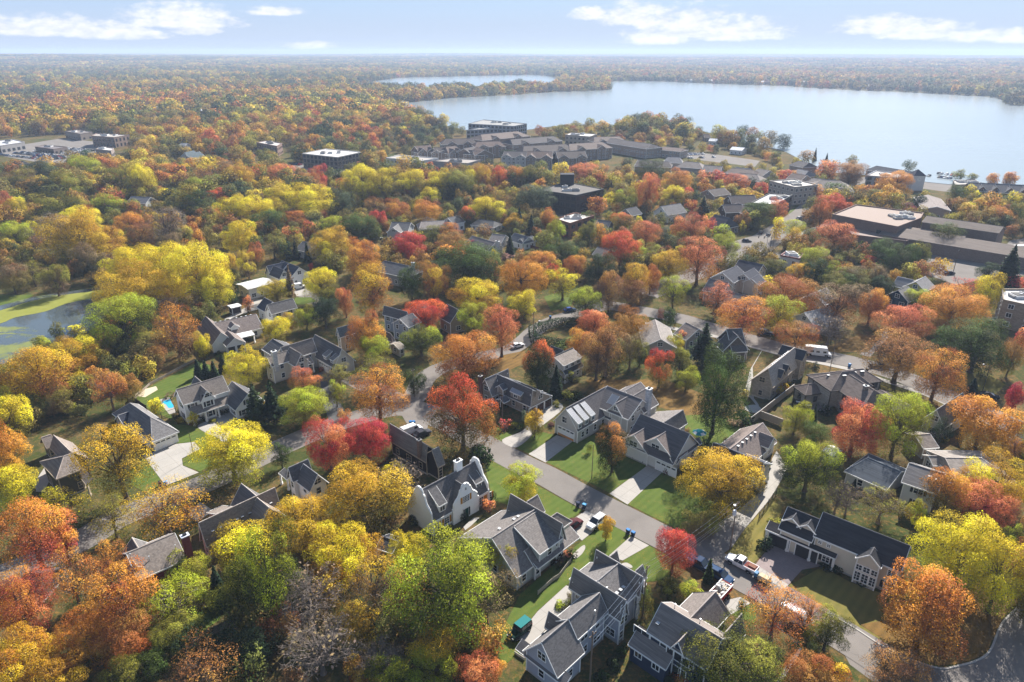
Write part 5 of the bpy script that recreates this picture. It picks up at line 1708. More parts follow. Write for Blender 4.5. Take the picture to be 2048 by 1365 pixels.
simple('white gabled house with grey roof and dark ground floor', (80.2,366.6), (92.3,374.7), 8.2, 4.2, 5.6, (0.66, 0.66, 0.65), (0.19, 0.18, 0.175), seed=56)
simple('dark gabled house left of the white gabled house', (60.9,364.1), (67.4,369.7), 7.4, 4.2, 4.6, (0.3, 0.24, 0.2), (0.09, 0.09, 0.095), seed=57)
simple('small blue house under the red topped round tree', (43.5,341.7), (49.7,338.4), 6.6, 4.0, 4.4, (0.22, 0.28, 0.33), GREYR, seed=58)
simple('low grey roofed house below the red topped round tree', (38.0,294.1), (42.7,290.5), 5.4, 3.0, 4.8, (0.4, 0.4, 0.4), GREYR, seed=59)
simple('tan house with pale roof and deep eaves', (121.3,416.9), (130.4,423.7), 7.0, 4.0, 5.8, (0.5, 0.45, 0.36), (0.27, 0.26, 0.25), seed=60)
simple('dark brick house with two steep brown gables', (124.4,393.9), (140.2,396.2), 8.6, 4.6, 6.0, (0.15, 0.11, 0.09), (0.15, 0.125, 0.115), 'brick', cross=[((115.1,370.5), (125.4,374.7), 8.0, 4.6, 5.0), ((122.2,365.2), (131.0,379.7), 7.4, 4.6, 4.0)], seed=61)
simple('house with broad navy roof by the open crossing', (103.7,346.2), (108.9,339.0), 8.2, 3.4, 7.0, (0.2, 0.15, 0.12), (0.055, 0.06, 0.075), hip=1.5, seed=62)
simple('beige house with navy roof and small dormers near the crossing', (90.3,262.8), (97.8,256.3), 8.6, 5.4, 5.0, (0.5, 0.42, 0.35), (0.07, 0.072, 0.085), cross=[((78.5,246.6), (87.9,254.8), 8.4, 5.4, 4.8), ((88.1,246.5), (93.1,254.7), 7.8, 5.0, 4.0), ((90.0,244.4), (94.0,250.3), 6.6, 4.6, 3.2)], seed=63)
simple('grey hipped house just below the beige house with navy roof', (73.4,242.6), (79.1,237.8), 7.2, 4.0, 5.0, (0.42, 0.4, 0.37), (0.15, 0.142, 0.14), cross=[((77.0,230.4), (83.2,225.3), 6.4, 3.4, 5.0, 3.0)], seed=64)
simple('navy blue cottage with white gable window', (137.8,231.3), (143.7,235.8), 6.6, 3.2, 4.4, (0.03, 0.06, 0.10), (0.22, 0.21, 0.205), seed=65)
simple('pale yellow house behind the navy blue cottage', (147.5,237.9), (154.5,244.2), 7.6, 4.6, 4.0, (0.5, 0.46, 0.2), (0.25, 0.24, 0.235), cross=[((146.3,247.4), (149.1,242.5), 6.6, 3.8, 4.0)], seed=66)
simple('grey roofed house between the orange maples', (106.1,227.3), (113.6,234.5), 6.4, 3.4, 4.6, (0.5, 0.5, 0.5), (0.16, 0.16, 0.17), seed=67)
simple('pale house behind the bare branched maple', (95.2,208.3), (107.5,214.6), 6.6, 3.6, 4.6, (0.55, 0.55, 0.56), (0.3, 0.29, 0.285), seed=68)
simple('long low house with tan roof left of the tall pine', (45.8,203.9), (44.4,187.6), 6.0, 3.2, 5.0, (0.4, 0.37, 0.33), (0.22, 0.2, 0.185), seed=69)
simple('brown roofed house hidden behind yellow trees by the tall pine', (54.8,200.3), (57.5,194.8), 6.4, 3.4, 4.6, (0.38, 0.33, 0.27), (0.2, 0.17, 0.15), seed=70)
simple('dark shingled house with steep roof behind the tall pine', (63.9,188.5), (68.6,189.2), 8.8, 3.6, 5.4, (0.16, 0.14, 0.13), (0.10, 0.095, 0.095), 'shingle', cross=[((64.4,184.9), (67.2,189.4), 8.2, 3.6, 4.2)], seed=71)
simple('small house at the bottom left under the orange maple', (-81.4,89.9), (-78.0,89.8), 4.8, 2.8, 3.6, (0.16, 0.13, 0.11), (0.06, 0.058, 0.058), seed=72, trim=DKTRIM)
simple('garden shed with dark roof between the white house and the yellow trees', (-23.77,100.84), (-20.53,99.41), 3.4, 2.4, 2.2, (0.2, 0.18, 0.16), (0.05, 0.052, 0.06), seed=73, name='shed', cat='shed', auto=False)
simple('grey roof and white wall glimpsed right of the big crown of the orange dome tree', (117.2,139.3), (118.3,137.4), 6.0, 3.2, 4.0, (0.5, 0.5, 0.5), (0.06, 0.065, 0.075), seed=74)
simple('low white house peeping out behind the yellow woods', (-223.9,403.0), (-211.3,400.1), 6.5, 3.6, 5.0, (0.6, 0.6, 0.58), (0.17, 0.17, 0.18), seed=75)
simple('gabled house at the far left edge of the town', (-381.0,536.3), (-370.8,531.0), 8.0, 4.4, 6.0, (0.42, 0.42, 0.44), (0.08, 0.085, 0.1), seed=76)
simple('steep white gabled house among the orange trees beyond the pond', (-268.2,575.0), (-266.0,587.5), 8.6, 4.4, 6.0, (0.6, 0.62, 0.62), (0.07, 0.09, 0.1), cross=[((-259.3,565.9), (-263.8,584.2), 8.2, 4.4, 5.0)], seed=77)
simple('small white house left of the crane', (-305.2,650.7), (-298.4,649.1), 7.0, 5.6, 4.0, (0.66, 0.66, 0.66), (0.3, 0.3, 0.3), seed=78)

# ---------------------------------------------------------------- flat roofed buildings
def flat(label, pts, z, wall, roof, storeys=1, clad='brick', name='building', cat='building', parapet=.5, win=(1.5, 1.5), gap=3.6, units=0, trim=None, band=None, seed=0, wz=1.0, wtrim=None):
 """Flat roofed block: pts are the roof corners in plan."""
 rn = random.Random(seed + 3)
 cx, cyy = sum(p[0] for p in pts) / len(pts), sum(p[1] for p in pts) / len(pts)
 a = sum(p[0] * q[1] - q[0] * p[1] for p, q in zip(pts, pts[1:] + pts[:1]))
 if a < 0: pts = pts[::-1]
 r = empty(name, (cx, cyy, 0)); tag(r, label, cat)
 e_ = (Vector(pts[1]) - Vector(pts[0])); e_.normalize()
 BOXES.append((Vector((cx, cyy)), e_, max(abs((Vector(q) - Vector((cx, cyy))).dot(e_)) for q in pts), max(abs((Vector(q) - Vector((cx, cyy))).dot(Vector((-e_.y, e_.x)))) for q in pts)))
 off = (cx, cyy, 0)
 wm = siding(wall, clad); rm = plain(roof, .85, .2, var=.22, name='flat_roof')
 b = MB()
 n = len(pts)
 for i in range(n):
  p, q = pts[i], pts[(i + 1) % n]
  b.face([(*p, 0), (*q, 0), (*q, z), (*p, z)], wm)
 b.obj('wall', r, off)
 b = MB()
 b.face([(*p, z - parapet) for p in pts], rm)
 b.obj('roof', r, off)
 b = MB()
 for i in range(n):
  p, q = Vector(pts[i]), Vector(pts[(i + 1) % n])
  d = (q - p).normalized(); m = Vector((d.y, -d.x))
  A, Bq = p + m * .12 - d * .12, q + m * .12 + d * .12
  C, D = q - m * .3, p - m * .3
  b.hexa([(*v, z - parapet - .05) for v in (A, Bq, C, D)], [(*v, z + .06) for v in (A, Bq, C, D)], trim or wm)
 b.obj('parapet', r, off)
 for i in range(n):
  p, q = Vector(pts[i]), Vector(pts[(i + 1) % n])
  d = (q - p); L = d.length; d.normalize(); m = Vector((d.y, -d.x))
  if m.dot(-(p + q) / 2) < 0: continue
  ang = math.atan2(d.y, d.x)
  k = max(1, int(L / gap))
  for s in range(storeys):
   zz = wz + s * (z - .6) / storeys
   for j in range(k):
    t = p + d * (L * (j + .5) / k) + m * .03
    fm, pm = window_mesh(win[0], win[1], 2, 1, wtrim or DKTRIM)
    o = link('window', fm, r, (t.x - cx, t.y - cyy, zz), ang)
    link('pane', pm, o)
 for k in range(units):
  t, s = rn.uniform(.25, .75), rn.uniform(.25, .75)
  x = pts[0][0] * (1 - t) * (1 - s) + pts[1][0] * t * (1 - s) + pts[2][0] * t * s + pts[3 % n][0] * (1 - t) * s
  y = pts[0][1] * (1 - t) * (1 - s) + pts[1][1] * t * (1 - s) + pts[2][1] * t * s + pts[3 % n][1] * (1 - t) * s
  w, dd, hh = rn.uniform(1.2, 3.0), rn.uniform(1.2, 2.4), rn.uniform(.8, 1.6)
  b = MB()
  c = plain(rn.choice([(0.5, 0.5, 0.5), (0.32, 0.31, 0.3), (0.62, 0.62, 0.6)]), .5, name='roof_unit_metal')
  b.box(-w, w, -dd, dd, 0, hh, c); b.box(-w * .8, w * .8, -dd * .8, dd * .8, hh, hh + .15, DARK); b.lathe([(.5, hh + .15), (.5, hh + .4), (0, hh + .42)], (w * .3, 0, 0), c, 8)
  b.obj('roof_unit', r, loc=(x - cx, y - cyy, z - parapet + .02))
 return r

BRK = (0.25, 0.165, 0.135)
sch = flat('broad brown brick school with flat roof and rooftop machines', [(161.4,341.4), (184.7,365.3), (209.2,345.0), (201.3,333.2), (180.6,315.1)], 9.5, BRK, (0.25, 0.185, 0.15), 1, win=(2.2, 1.6), gap=11, units=8, seed=1, wz=4.5)
flat('lower brick wing in front of the broad brown school', [(165.0,331.2), (190.5,332.2), (200.3,318.0), (180.6,306.2), (161.3,318.0)], 5.0, (0.23, 0.155, 0.13), (0.22, 0.165, 0.14), 1, win=(2.4, 1.2), gap=9, units=1, seed=2)
h = House('long brick hall with dark sloping roofs right of the brown school', None, (0.25, 0.18, 0.15), (0.12, 0.098, 0.085), clad='brick', trim=plain((0.2, 0.17, 0.15), .6, name='brown_trim'), seed=3, name='building', cat='building')
h.wing((201.5,328.8), (224.0,306.7), 11.5, 9.6, 7.0, L=9.0, zl=8.6, win=False)
aa = h.wings[0].sides['R'][3] - math.pi / 2
h.shed((195.6,295.1), aa, 62.0, 12.0, 5.4, 7.4, base=0.0, win=False)
h.shed((193.3,310.6), aa, 26.0, 9.0, 4.6, 7.0, base=0.0, win=False, roof=roofing((0.19, 0.15, 0.125)))
h.finish(False)
off = flat('black glass office block with broad flat roof', [(15.8,393.0), (32.7,420.1), (52.7,396.1), (35.4,377.9)], 12, (0.035, 0.033, 0.034), (0.1, 0.09, 0.082), 3, 'board', win=(2.6, 2.2), gap=3.4, units=3, trim=plain((0.05, 0.05, 0.052), .5, name='black_trim'), seed=4, parapet=.3)
b = MB(); pp = (32.9,413.6); b.box(-4, 4, -3, 3, 11.7, 17.5, plain((0.03, 0.03, 0.033), .6, name='black_cladding')); b.box(-4.2, 4.2, -3.2, 3.2, 17.5, 17.8, DARK); b.obj('lift_house', off, loc=(pp[0] - off.location.x, pp[1] - off.location.y, 0))
flat('two storey brick and white block with pale flat roof', [(22.2,340.0), (32.7,354.6), (42.2,347.7), (28.5,330.5)], 7.5, (0.3, 0.15, 0.1), (0.5, 0.47, 0.43), 2, win=(2.6, 1.5), gap=4.5, units=3, seed=5)
flat('white block with dark red band beside the open crossing', [(111.2,274.0), (115.7,280.0), (121.6,276.4), (117.0,268.8)], 7.4, (0.6, 0.55, 0.5), (0.6, 0.6, 0.6), 2, 'lap', win=(1.4, 1.4), gap=3.2, units=2, trim=plain((0.15, 0.04, 0.04), .6, name='dark_red_trim'), seed=6, wtrim=WHITE)
flat('modern white flat roofed building with dark window walls', [(129.9,371.9), (149.8,398.9), (161.7,395.1), (142.4,367.7)], 9.0, (0.1, 0.1, 0.1), (0.5, 0.5, 0.49), 2, 'board', win=(2.8, 2.4), gap=3.6, units=3, seed=7)
flat('three storey pale apartment block with white bays', [(160.1,429.5), (177.5,436.4), (184.5,415.8), (167.6,408.0)], 11.0, (0.33, 0.3, 0.27), (0.4, 0.37, 0.34), 3, 'lap', win=(1.8, 1.7), gap=3.4, units=4, seed=8, wtrim=WHITE)
flat('tan stone apartment block with white roof at the right edge', [(162.4,213.0), (169.2,224.0), (181.7,224.0), (169.3,205.1)], 9.5, (0.36, 0.3, 0.23), (0.45, 0.44, 0.43), 3, 'stone', win=(1.5, 1.4), gap=4.2, units=3, seed=9, wtrim=WHITE)
flat('low lake front pavilion with flat pale roof', [(242.2,473.6), (259.3,494.5), (274.1,477.6), (261.6,461.8)], 7.0, (0.36, 0.38, 0.42), (0.33, 0.3, 0.27), 2, 'board', win=(2.4, 1.8), gap=4, units=2, seed=10)
h = simple('long lake front building with navy roof', (264.4,505.5), (277.2,476.6), 8.5, 5.5, 6.5, (0.3, 0.3, 0.33), (0.045, 0.05, 0.065), hip=3.0, seed=80, name='building', cat='building')
t = House('small white clock tower with dark pointed roof on the lake front', None, (0.62, 0.62, 0.62), (0.07, 0.07, 0.085), clad='lap', seed=81, name='clock_tower', cat='tower')
tp = (267.0,457.1)
t.wing((tp[0] - .2, tp[1]), (tp[0] + .2, tp[1]), 13.5, 9.8, 4.0, hipA=4.0, hipB=4.0, win=False)
b = MB(); b.lathe([(0, 0), (1.3, 0), (1.3, .12), (0, .12)], (0, 0, 0), plain((.7, .7, .68), .5, name='clock_face'), 16)
for ang_ in (0.4, 2.0): b.tube((0, 0, .15), (math.cos(ang_) * .9, math.sin(ang_) * .9, .15), .07, .05, DARK, 4)
q = t.place('clock_face', b.mesh('clock_face'), tp[0], tp[1] - 3.62, 7.6, 0); q.rotation_euler = (math.pi / 2, 0, 0)
for i, (x0, y0) in enumerate([(1800, 218), (1860, 220), (1925, 224), (1990, 228), (2055, 230)]):
 pass
ROW = [(283.2,422.0), (290.1,420.0), (297.0,417.3), (303.6,414.7), (310.1,412.1)]
RL = ['leftmost of the brick row houses at the lake front', 'second brick row house from the left at the lake front', 'third brick row house from the left at the lake front', 'fourth brick row house from the left at the lake front', 'rightmost brick row house cut by the right edge']
for p_, l_ in zip(ROW, RL):
 simple(l_, (p_[0] - 4.5, p_[1]), (p_[0] + 12.5, p_[1] - 3), 11.0, 7.0, 7.0, (0.24, 0.14, 0.12), (0.13, 0.125, 0.13), 'brick', cross=[((p_[0] + 1, p_[1] - 7), (p_[0] + 2, p_[1] + 1), 10.2, 7.0, 3.5)], seed=82, name='row_house', group='brick row houses at the lake front')
simple('large tan condominium with broad hipped roof', (193.3,432.4), (203.4,429.5), 11, 6.5, 11, (0.45, 0.4, 0.36), (0.19, 0.165, 0.15), hip=8, cross=[((195.9,416.3), (207.0,432.5), 9.5, 6.5, 7)], seed=83, name='building', cat='building')
simple('long shop building with pale stepped roofs behind the green shade trees', (245.4,404.5), (231.8,371.1), 7, 5.2, 7, (0.35, 0.25, 0.2), (0.22, 0.19, 0.175), seed=84, name='building', cat='building')
flat('shop row with flat roof left of the brick row houses', [(290.0,454.2), (306.6,458.0), (300.3,441.8), (281.4,437.6)], 7, (0.3, 0.27, 0.25), (0.33, 0.3, 0.27), 1, win=(2.2, 1.6), gap=4, units=3, seed=12)
flat('white roofed office block with pale columns', [(-165.3,552.9), (-153.4,580.6), (-120.0,561.8), (-132.8,532.1)], 11, (0.16, 0.14, 0.125), (0.5, 0.48, 0.45), 3, 'board', win=(2.6, 2.3), gap=4.2, units=3, trim=plain((0.55, 0.52, 0.47), .6, name='pale_stone_trim'), seed=13)
flat('low white flat block with two storeys of windows', [(-98.9,549.8), (-91.1,567.0), (-57.8,547.8), (-69.3,533.6)], 8, (0.58, 0.58, 0.58), (0.33, 0.3, 0.27), 2, 'lap', win=(1.6, 1.5), gap=3.6, units=4, seed=14, wtrim=WHITE)
flat('flat roofed block right of the low white flat block', [(-62.2,537.0), (-48.4,551.3), (-24.5,543.4), (-33.3,524.6)], 7.5, (0.4, 0.38, 0.37), (0.28, 0.25, 0.225), 1, 'brick', win=(2.6, 1.5), gap=5, units=4, seed=15)
flat('long modern block with terraced flat roofs by the lake', [(-46.0,750.0), (-31.7,796.0), (15.6,750.0), (2.1,724.6)], 15, (0.26, 0.27, 0.3), (0.24, 0.235, 0.225), 4, 'board', win=(2.6, 2.0), gap=4.2, units=6, seed=16)
flat('lower terrace of the long modern block by the lake', [(-45.9,715.4), (-33.4,739.3), (-9.5,755.6), (-11.1,734.4)], 12, (0.25, 0.26, 0.29), (0.24, 0.235, 0.225), 3, 'board', win=(2.6, 2.0), gap=4.2, units=3, seed=17)
flat('pale stone building with white flat roof near the wooded hill', [(52.8,702.7), (60.4,721.5), (84.9,708.1), (75.4,686.9)], 9, (0.42, 0.36, 0.3), (0.6, 0.58, 0.55), 2, 'stone', win=(1.8, 1.6), gap=4, units=4, seed=18)
flat('striped brick office block by the crowded car park', [(-405.9,683.9), (-412.7,704.5), (-373.7,691.9), (-377.4,671.1)], 10, (0.3, 0.22, 0.18), (0.33, 0.3, 0.27), 2, 'brick', win=(2.0, 2.6), gap=4.4, units=3, seed=19)
flat('white roofed shopping arcade at the left edge', [(-490.5,660.7), (-482.2,682.6), (-456.0,660.7), (-459.8,632.8)], 7, (0.4, 0.38, 0.37), (0.45, 0.45, 0.47), 1, 'brick', win=(3.0, 2.2), gap=5, units=3, seed=20)
flat('low dark roofed restaurant amid the parked cars', [(-434.7,641.7), (-434.2,654.3), (-405.3,641.7), (-407.8,625.4)], 5, (0.25, 0.2, 0.18), (0.16, 0.14, 0.14), 1, 'brick', win=(2.2, 1.5), gap=4.5, units=2, seed=21)
flat('small pale shop right of the striped brick office block', [(-363.5,613.7), (-367.0,629.7), (-351.1,620.6), (-344.6,603.7)], 6.5, (0.36, 0.3, 0.27), (0.5, 0.47, 0.44), 1, 'brick', win=(2.2, 2.0), gap=4, units=2, seed=22)
flat('dark roofed hall behind the striped brick office block', [(-475.0,754.3), (-470.0,769.8), (-441.1,746.3), (-444.4,729.8)], 7, (0.3, 0.25, 0.22), (0.19, 0.165, 0.15), 1, 'brick', win=(2.2, 1.6), gap=6, units=2, seed=23)
flat('brown flat roofed school far back among the trees', [(-232.2,641.1), (-227.1,654.0), (-206.9,634.9), (-205.1,614.4)], 9, (0.32, 0.22, 0.18), (0.45, 0.4, 0.37), 2, 'brick', win=(2, 1.6), gap=4.5, units=3, seed=24)
TH0 = None
for i, (A, B, zr, ze, w, lab, hp) in enumerate([
  ((-80.3,580.6), (-68.6,588.6), 13, 8.5, 8, 'gabled brown apartment house at the left end of the retirement village', 0),
  ((-64.8,580.8), (-55.9,582.4), 12, 8.5, 8, 'dark link building between two brown gables of the retirement village', 0),
  ((-54.3,576.7), (-46.7,582.2), 13, 8.5, 9, 'hip roofed apartment house in the middle of the retirement village', 3),
  ((-38.8,569.2), (-31.5,580.7), 12.5, 8.5, 8, 'apartment house with one lit gable end in the retirement village', 0),
  ((-29.5,580.7), (-21.8,561.8), 12.5, 8.5, 8, 'apartment house with pale pointed gable in the retirement village', 0),
  ((-59.2,631.7), (-36.6,636.4), 13, 9, 9, 'long grey roofed apartment house behind the brown gables', 5),
  ((-28.6,656.4), (5.5,684.7), 14, 10, 11, 'broad hip roofed apartment house below the modern block', 7),
  ((-1.4,627.1), (37.9,652.7), 13, 9.5, 10, 'long brown roofed apartment house with dark window band', 4),
  ((-30.3,617.9), (-11.1,622.3), 12, 8.5, 9, 'brown roofed house in the heart of the retirement village', 4),
  ((9.7,580.6), (45.0,595.1), 13, 9, 10, 'long tan roofed apartment house in the village centre', 5),
  ((48.1,595.1), (77.6,609.4), 13, 9, 10, 'wide grey roofed apartment house right of the village centre', 5),
  ((-6.1,558.4), (12.2,554.8), 12, 8.5, 9, 'apartment house with white lit gables facing the yellow trees', 0),
  ((12.2,554.5), (32.2,551.0), 12.5, 8.5, 9, 'apartment house with dormers above the dark hedge', 0),
  ((34.2,551.0), (57.5,554.5), 12.5, 8.5, 9, 'apartment house with arched dormers near the golden tree', 0),
  ((76.4,654.8), (99.7,659.8), 12, 8.5, 10, 'grey roofed building at the foot of the wooded hill', 4),
  ((87.8,659.6), (120.9,610.3), 11, 8, 10, 'low tan roofed building beyond the golden trees', 4),
  ((133.5,617.7), (147.2,606.6), 8, 6, 8, 'pale flat roofed pavilion near the lake front car park', 2),
  ((96.0,527.1), (116.8,521.9), 9, 6, 8, 'row of low tan roofs beyond the red maples', 3),
  ((156.0,492.4), (167.7,483.2), 9, 6, 8, 'brown roofed shop beside the two dark conifers', 3),
  ((219.1,534.0), (222.8,523.5), 8, 5, 7, 'dark roofed boat house by the lake', 2),
  ((190.0,470.1), (196.5,461.7), 9, 6, 7, 'tan gabled shop behind the orange street trees', 0),
  ((118.2,415.4), (130.2,422.2), 8, 5, 6, 'light grey roofed house behind the tall dark spruce', 0),
  ((195.6,724.3), (202.0,724.3), 7, 4, 5, 'dark roofed villa on the wooded hill by the lake', 0),
  ((194.8,697.2), (202.0,693.7), 6, 4, 5, 'white roofed villa on the wooded hill by the lake', 0),
  ((198.4,633.7), (207.3,626.6), 6, 4, 6, 'white roofed lake house at the water', 0)]):
 c = [(0.13, 0.1, 0.088), (0.1, 0.086, 0.08), (0.15, 0.12, 0.105), (0.09, 0.082, 0.082)][i % 4]
 u_ = (Vector(B) - Vector(A)).normalized(); mid_ = (Vector(A) + Vector(B)) / 2; n_ = Vector((-u_.y, u_.x))
 cr = []
 if i < 15:
  for k_ in (-.3, .3):
   q_ = mid_ + u_ * ((Vector(B) - Vector(A)).length * k_)
   cr.append((tuple(q_ - n_ * (w + .8)), tuple(q_), zr - 1.2, ze, 4.5))
 white = 'white' in lab
 simple(lab, A, B, zr, ze, w, (0.3, 0.24, 0.2) if not white else (0.55, 0.55, 0.55), c if 'white roofed' not in lab else (0.6, 0.6, 0.6), 'brick' if i < 15 else 'lap', hip=hp, cross=cr, seed=90 + i, name='building' if i < 22 else 'house', cat='building' if i < 22 else 'house')

VR = [((96.5,536.3), (107.7,530.2)), ((130.7,527.1), (139.8,522.2)), ((140.1,508.8), (152.2,503.3)), ((161.1,499.7), (168.7,492.6)), ((156.0,473.9), (165.3,467.5)), ((174.3,492.6), (179.7,483.9)), ((202.2,490.8), (205.8,482.2)), ((198.1,453.7), (210.6,442.6)), ((228.6,479.7), (235.5,473.9)), ((123.0,551.0), (131.1,548.9))]
VN = ['first', 'second', 'third', 'fourth', 'fifth', 'sixth', 'seventh', 'eighth', 'ninth', 'tenth']
VX = sorted(VR, key=lambda q: q[0][0] / q[0][1])
for i, (A, B) in enumerate(VX):
 simple('%s from the left of the low roofs along the village street' % VN[i], A, B, 8.5, 5.0, 7.5, (0.36, 0.32, 0.29), [(0.2, 0.175, 0.16), (0.17, 0.165, 0.17), (0.23, 0.2, 0.18)][i % 3], hip=(0, 3, 5)[i % 3], seed=120 + i, name='building', cat='building', group='low roofs along the village street')

# ---------------------------------------------------------------- trees of the photograph
# (kind, x, y, crown radius, height, leaf and turned leaf colours, label start, place, share of turned leaves)
TREE_COL = {
 'G': (0.036, 0.058, 0.015),
 'g': (0.080, 0.115, 0.022),
 'l': (0.400, 0.420, 0.035),
 'y': (0.720, 0.560, 0.035),
 'Y': (0.600, 0.350, 0.035),
 'o': (0.620, 0.250, 0.050),
 'O': (0.400, 0.180, 0.055),
 'r': (0.620, 0.085, 0.045),
 'c': (0.500, 0.050, 0.060),
 'p': (0.660, 0.200, 0.095),
 'b': (0.240, 0.165, 0.090),
 'v': (0.250, 0.225, 0.036),
 's': (0.028, 0.048, 0.024),
 'k': (0.220, 0.175, 0.140),
 'f': (0.115, 0.140, 0.080),
 'q': (0.500, 0.290, 0.200),
 'm': (0.160, 0.070, 0.060),
 'a': (0.580, 0.190, 0.060),
 'd': (0.180, 0.150, 0.040),
}
PLACES = ['the algae pond', 'the beige dormer house', 'the bin by the concrete drive', 'the black office block', 'the blue grey two storey house', 'the bottom edge', 'the brick and white block', 'the brick row houses', 'the broad brown school', 'the brown hip roofed house', 'the brown roofed bungalow', 'the clipped hedge', 'the crowded car park', 'the dark brick house', 'the dark brown house', 'the dark roofed cottage', 'the garage house on the lane', 'the green grey roofed house', 'the hip roofed garage house', 'the house with clustered gables', 'the house with curved gables', 'the house with round vents', 'the house with three garage doors', 'the house with two front gables', 'the large blue grey house', 'the long brick hall', 'the long cream house', 'the low L shaped house', 'the low house in shade', 'the lower left corner', 'the lower right corner', 'the metal dormered house', 'the modern white building', 'the narrow white house', 'the navy blue cottage', 'the navy house', 'the navy roofed farmhouse', 'the olive house', 'the open crossing', 'the pale roofed rambler', 'the pink house', 'the poolside house', 'the red fenced cottage', 'the red house', 'the retirement village', 'the sage green house', 'the shed roofed garage', 'the tall stucco house', 'the tan stone apartment block', 'the transformer pole', 'the two dormer cream house', 'the van on the street', 'the white building on the lane', 'the white bungalow', 'the white chimneyed hipped house', 'the white gabled house', 'the white pickup', 'the white roofed office', 'the white shed']
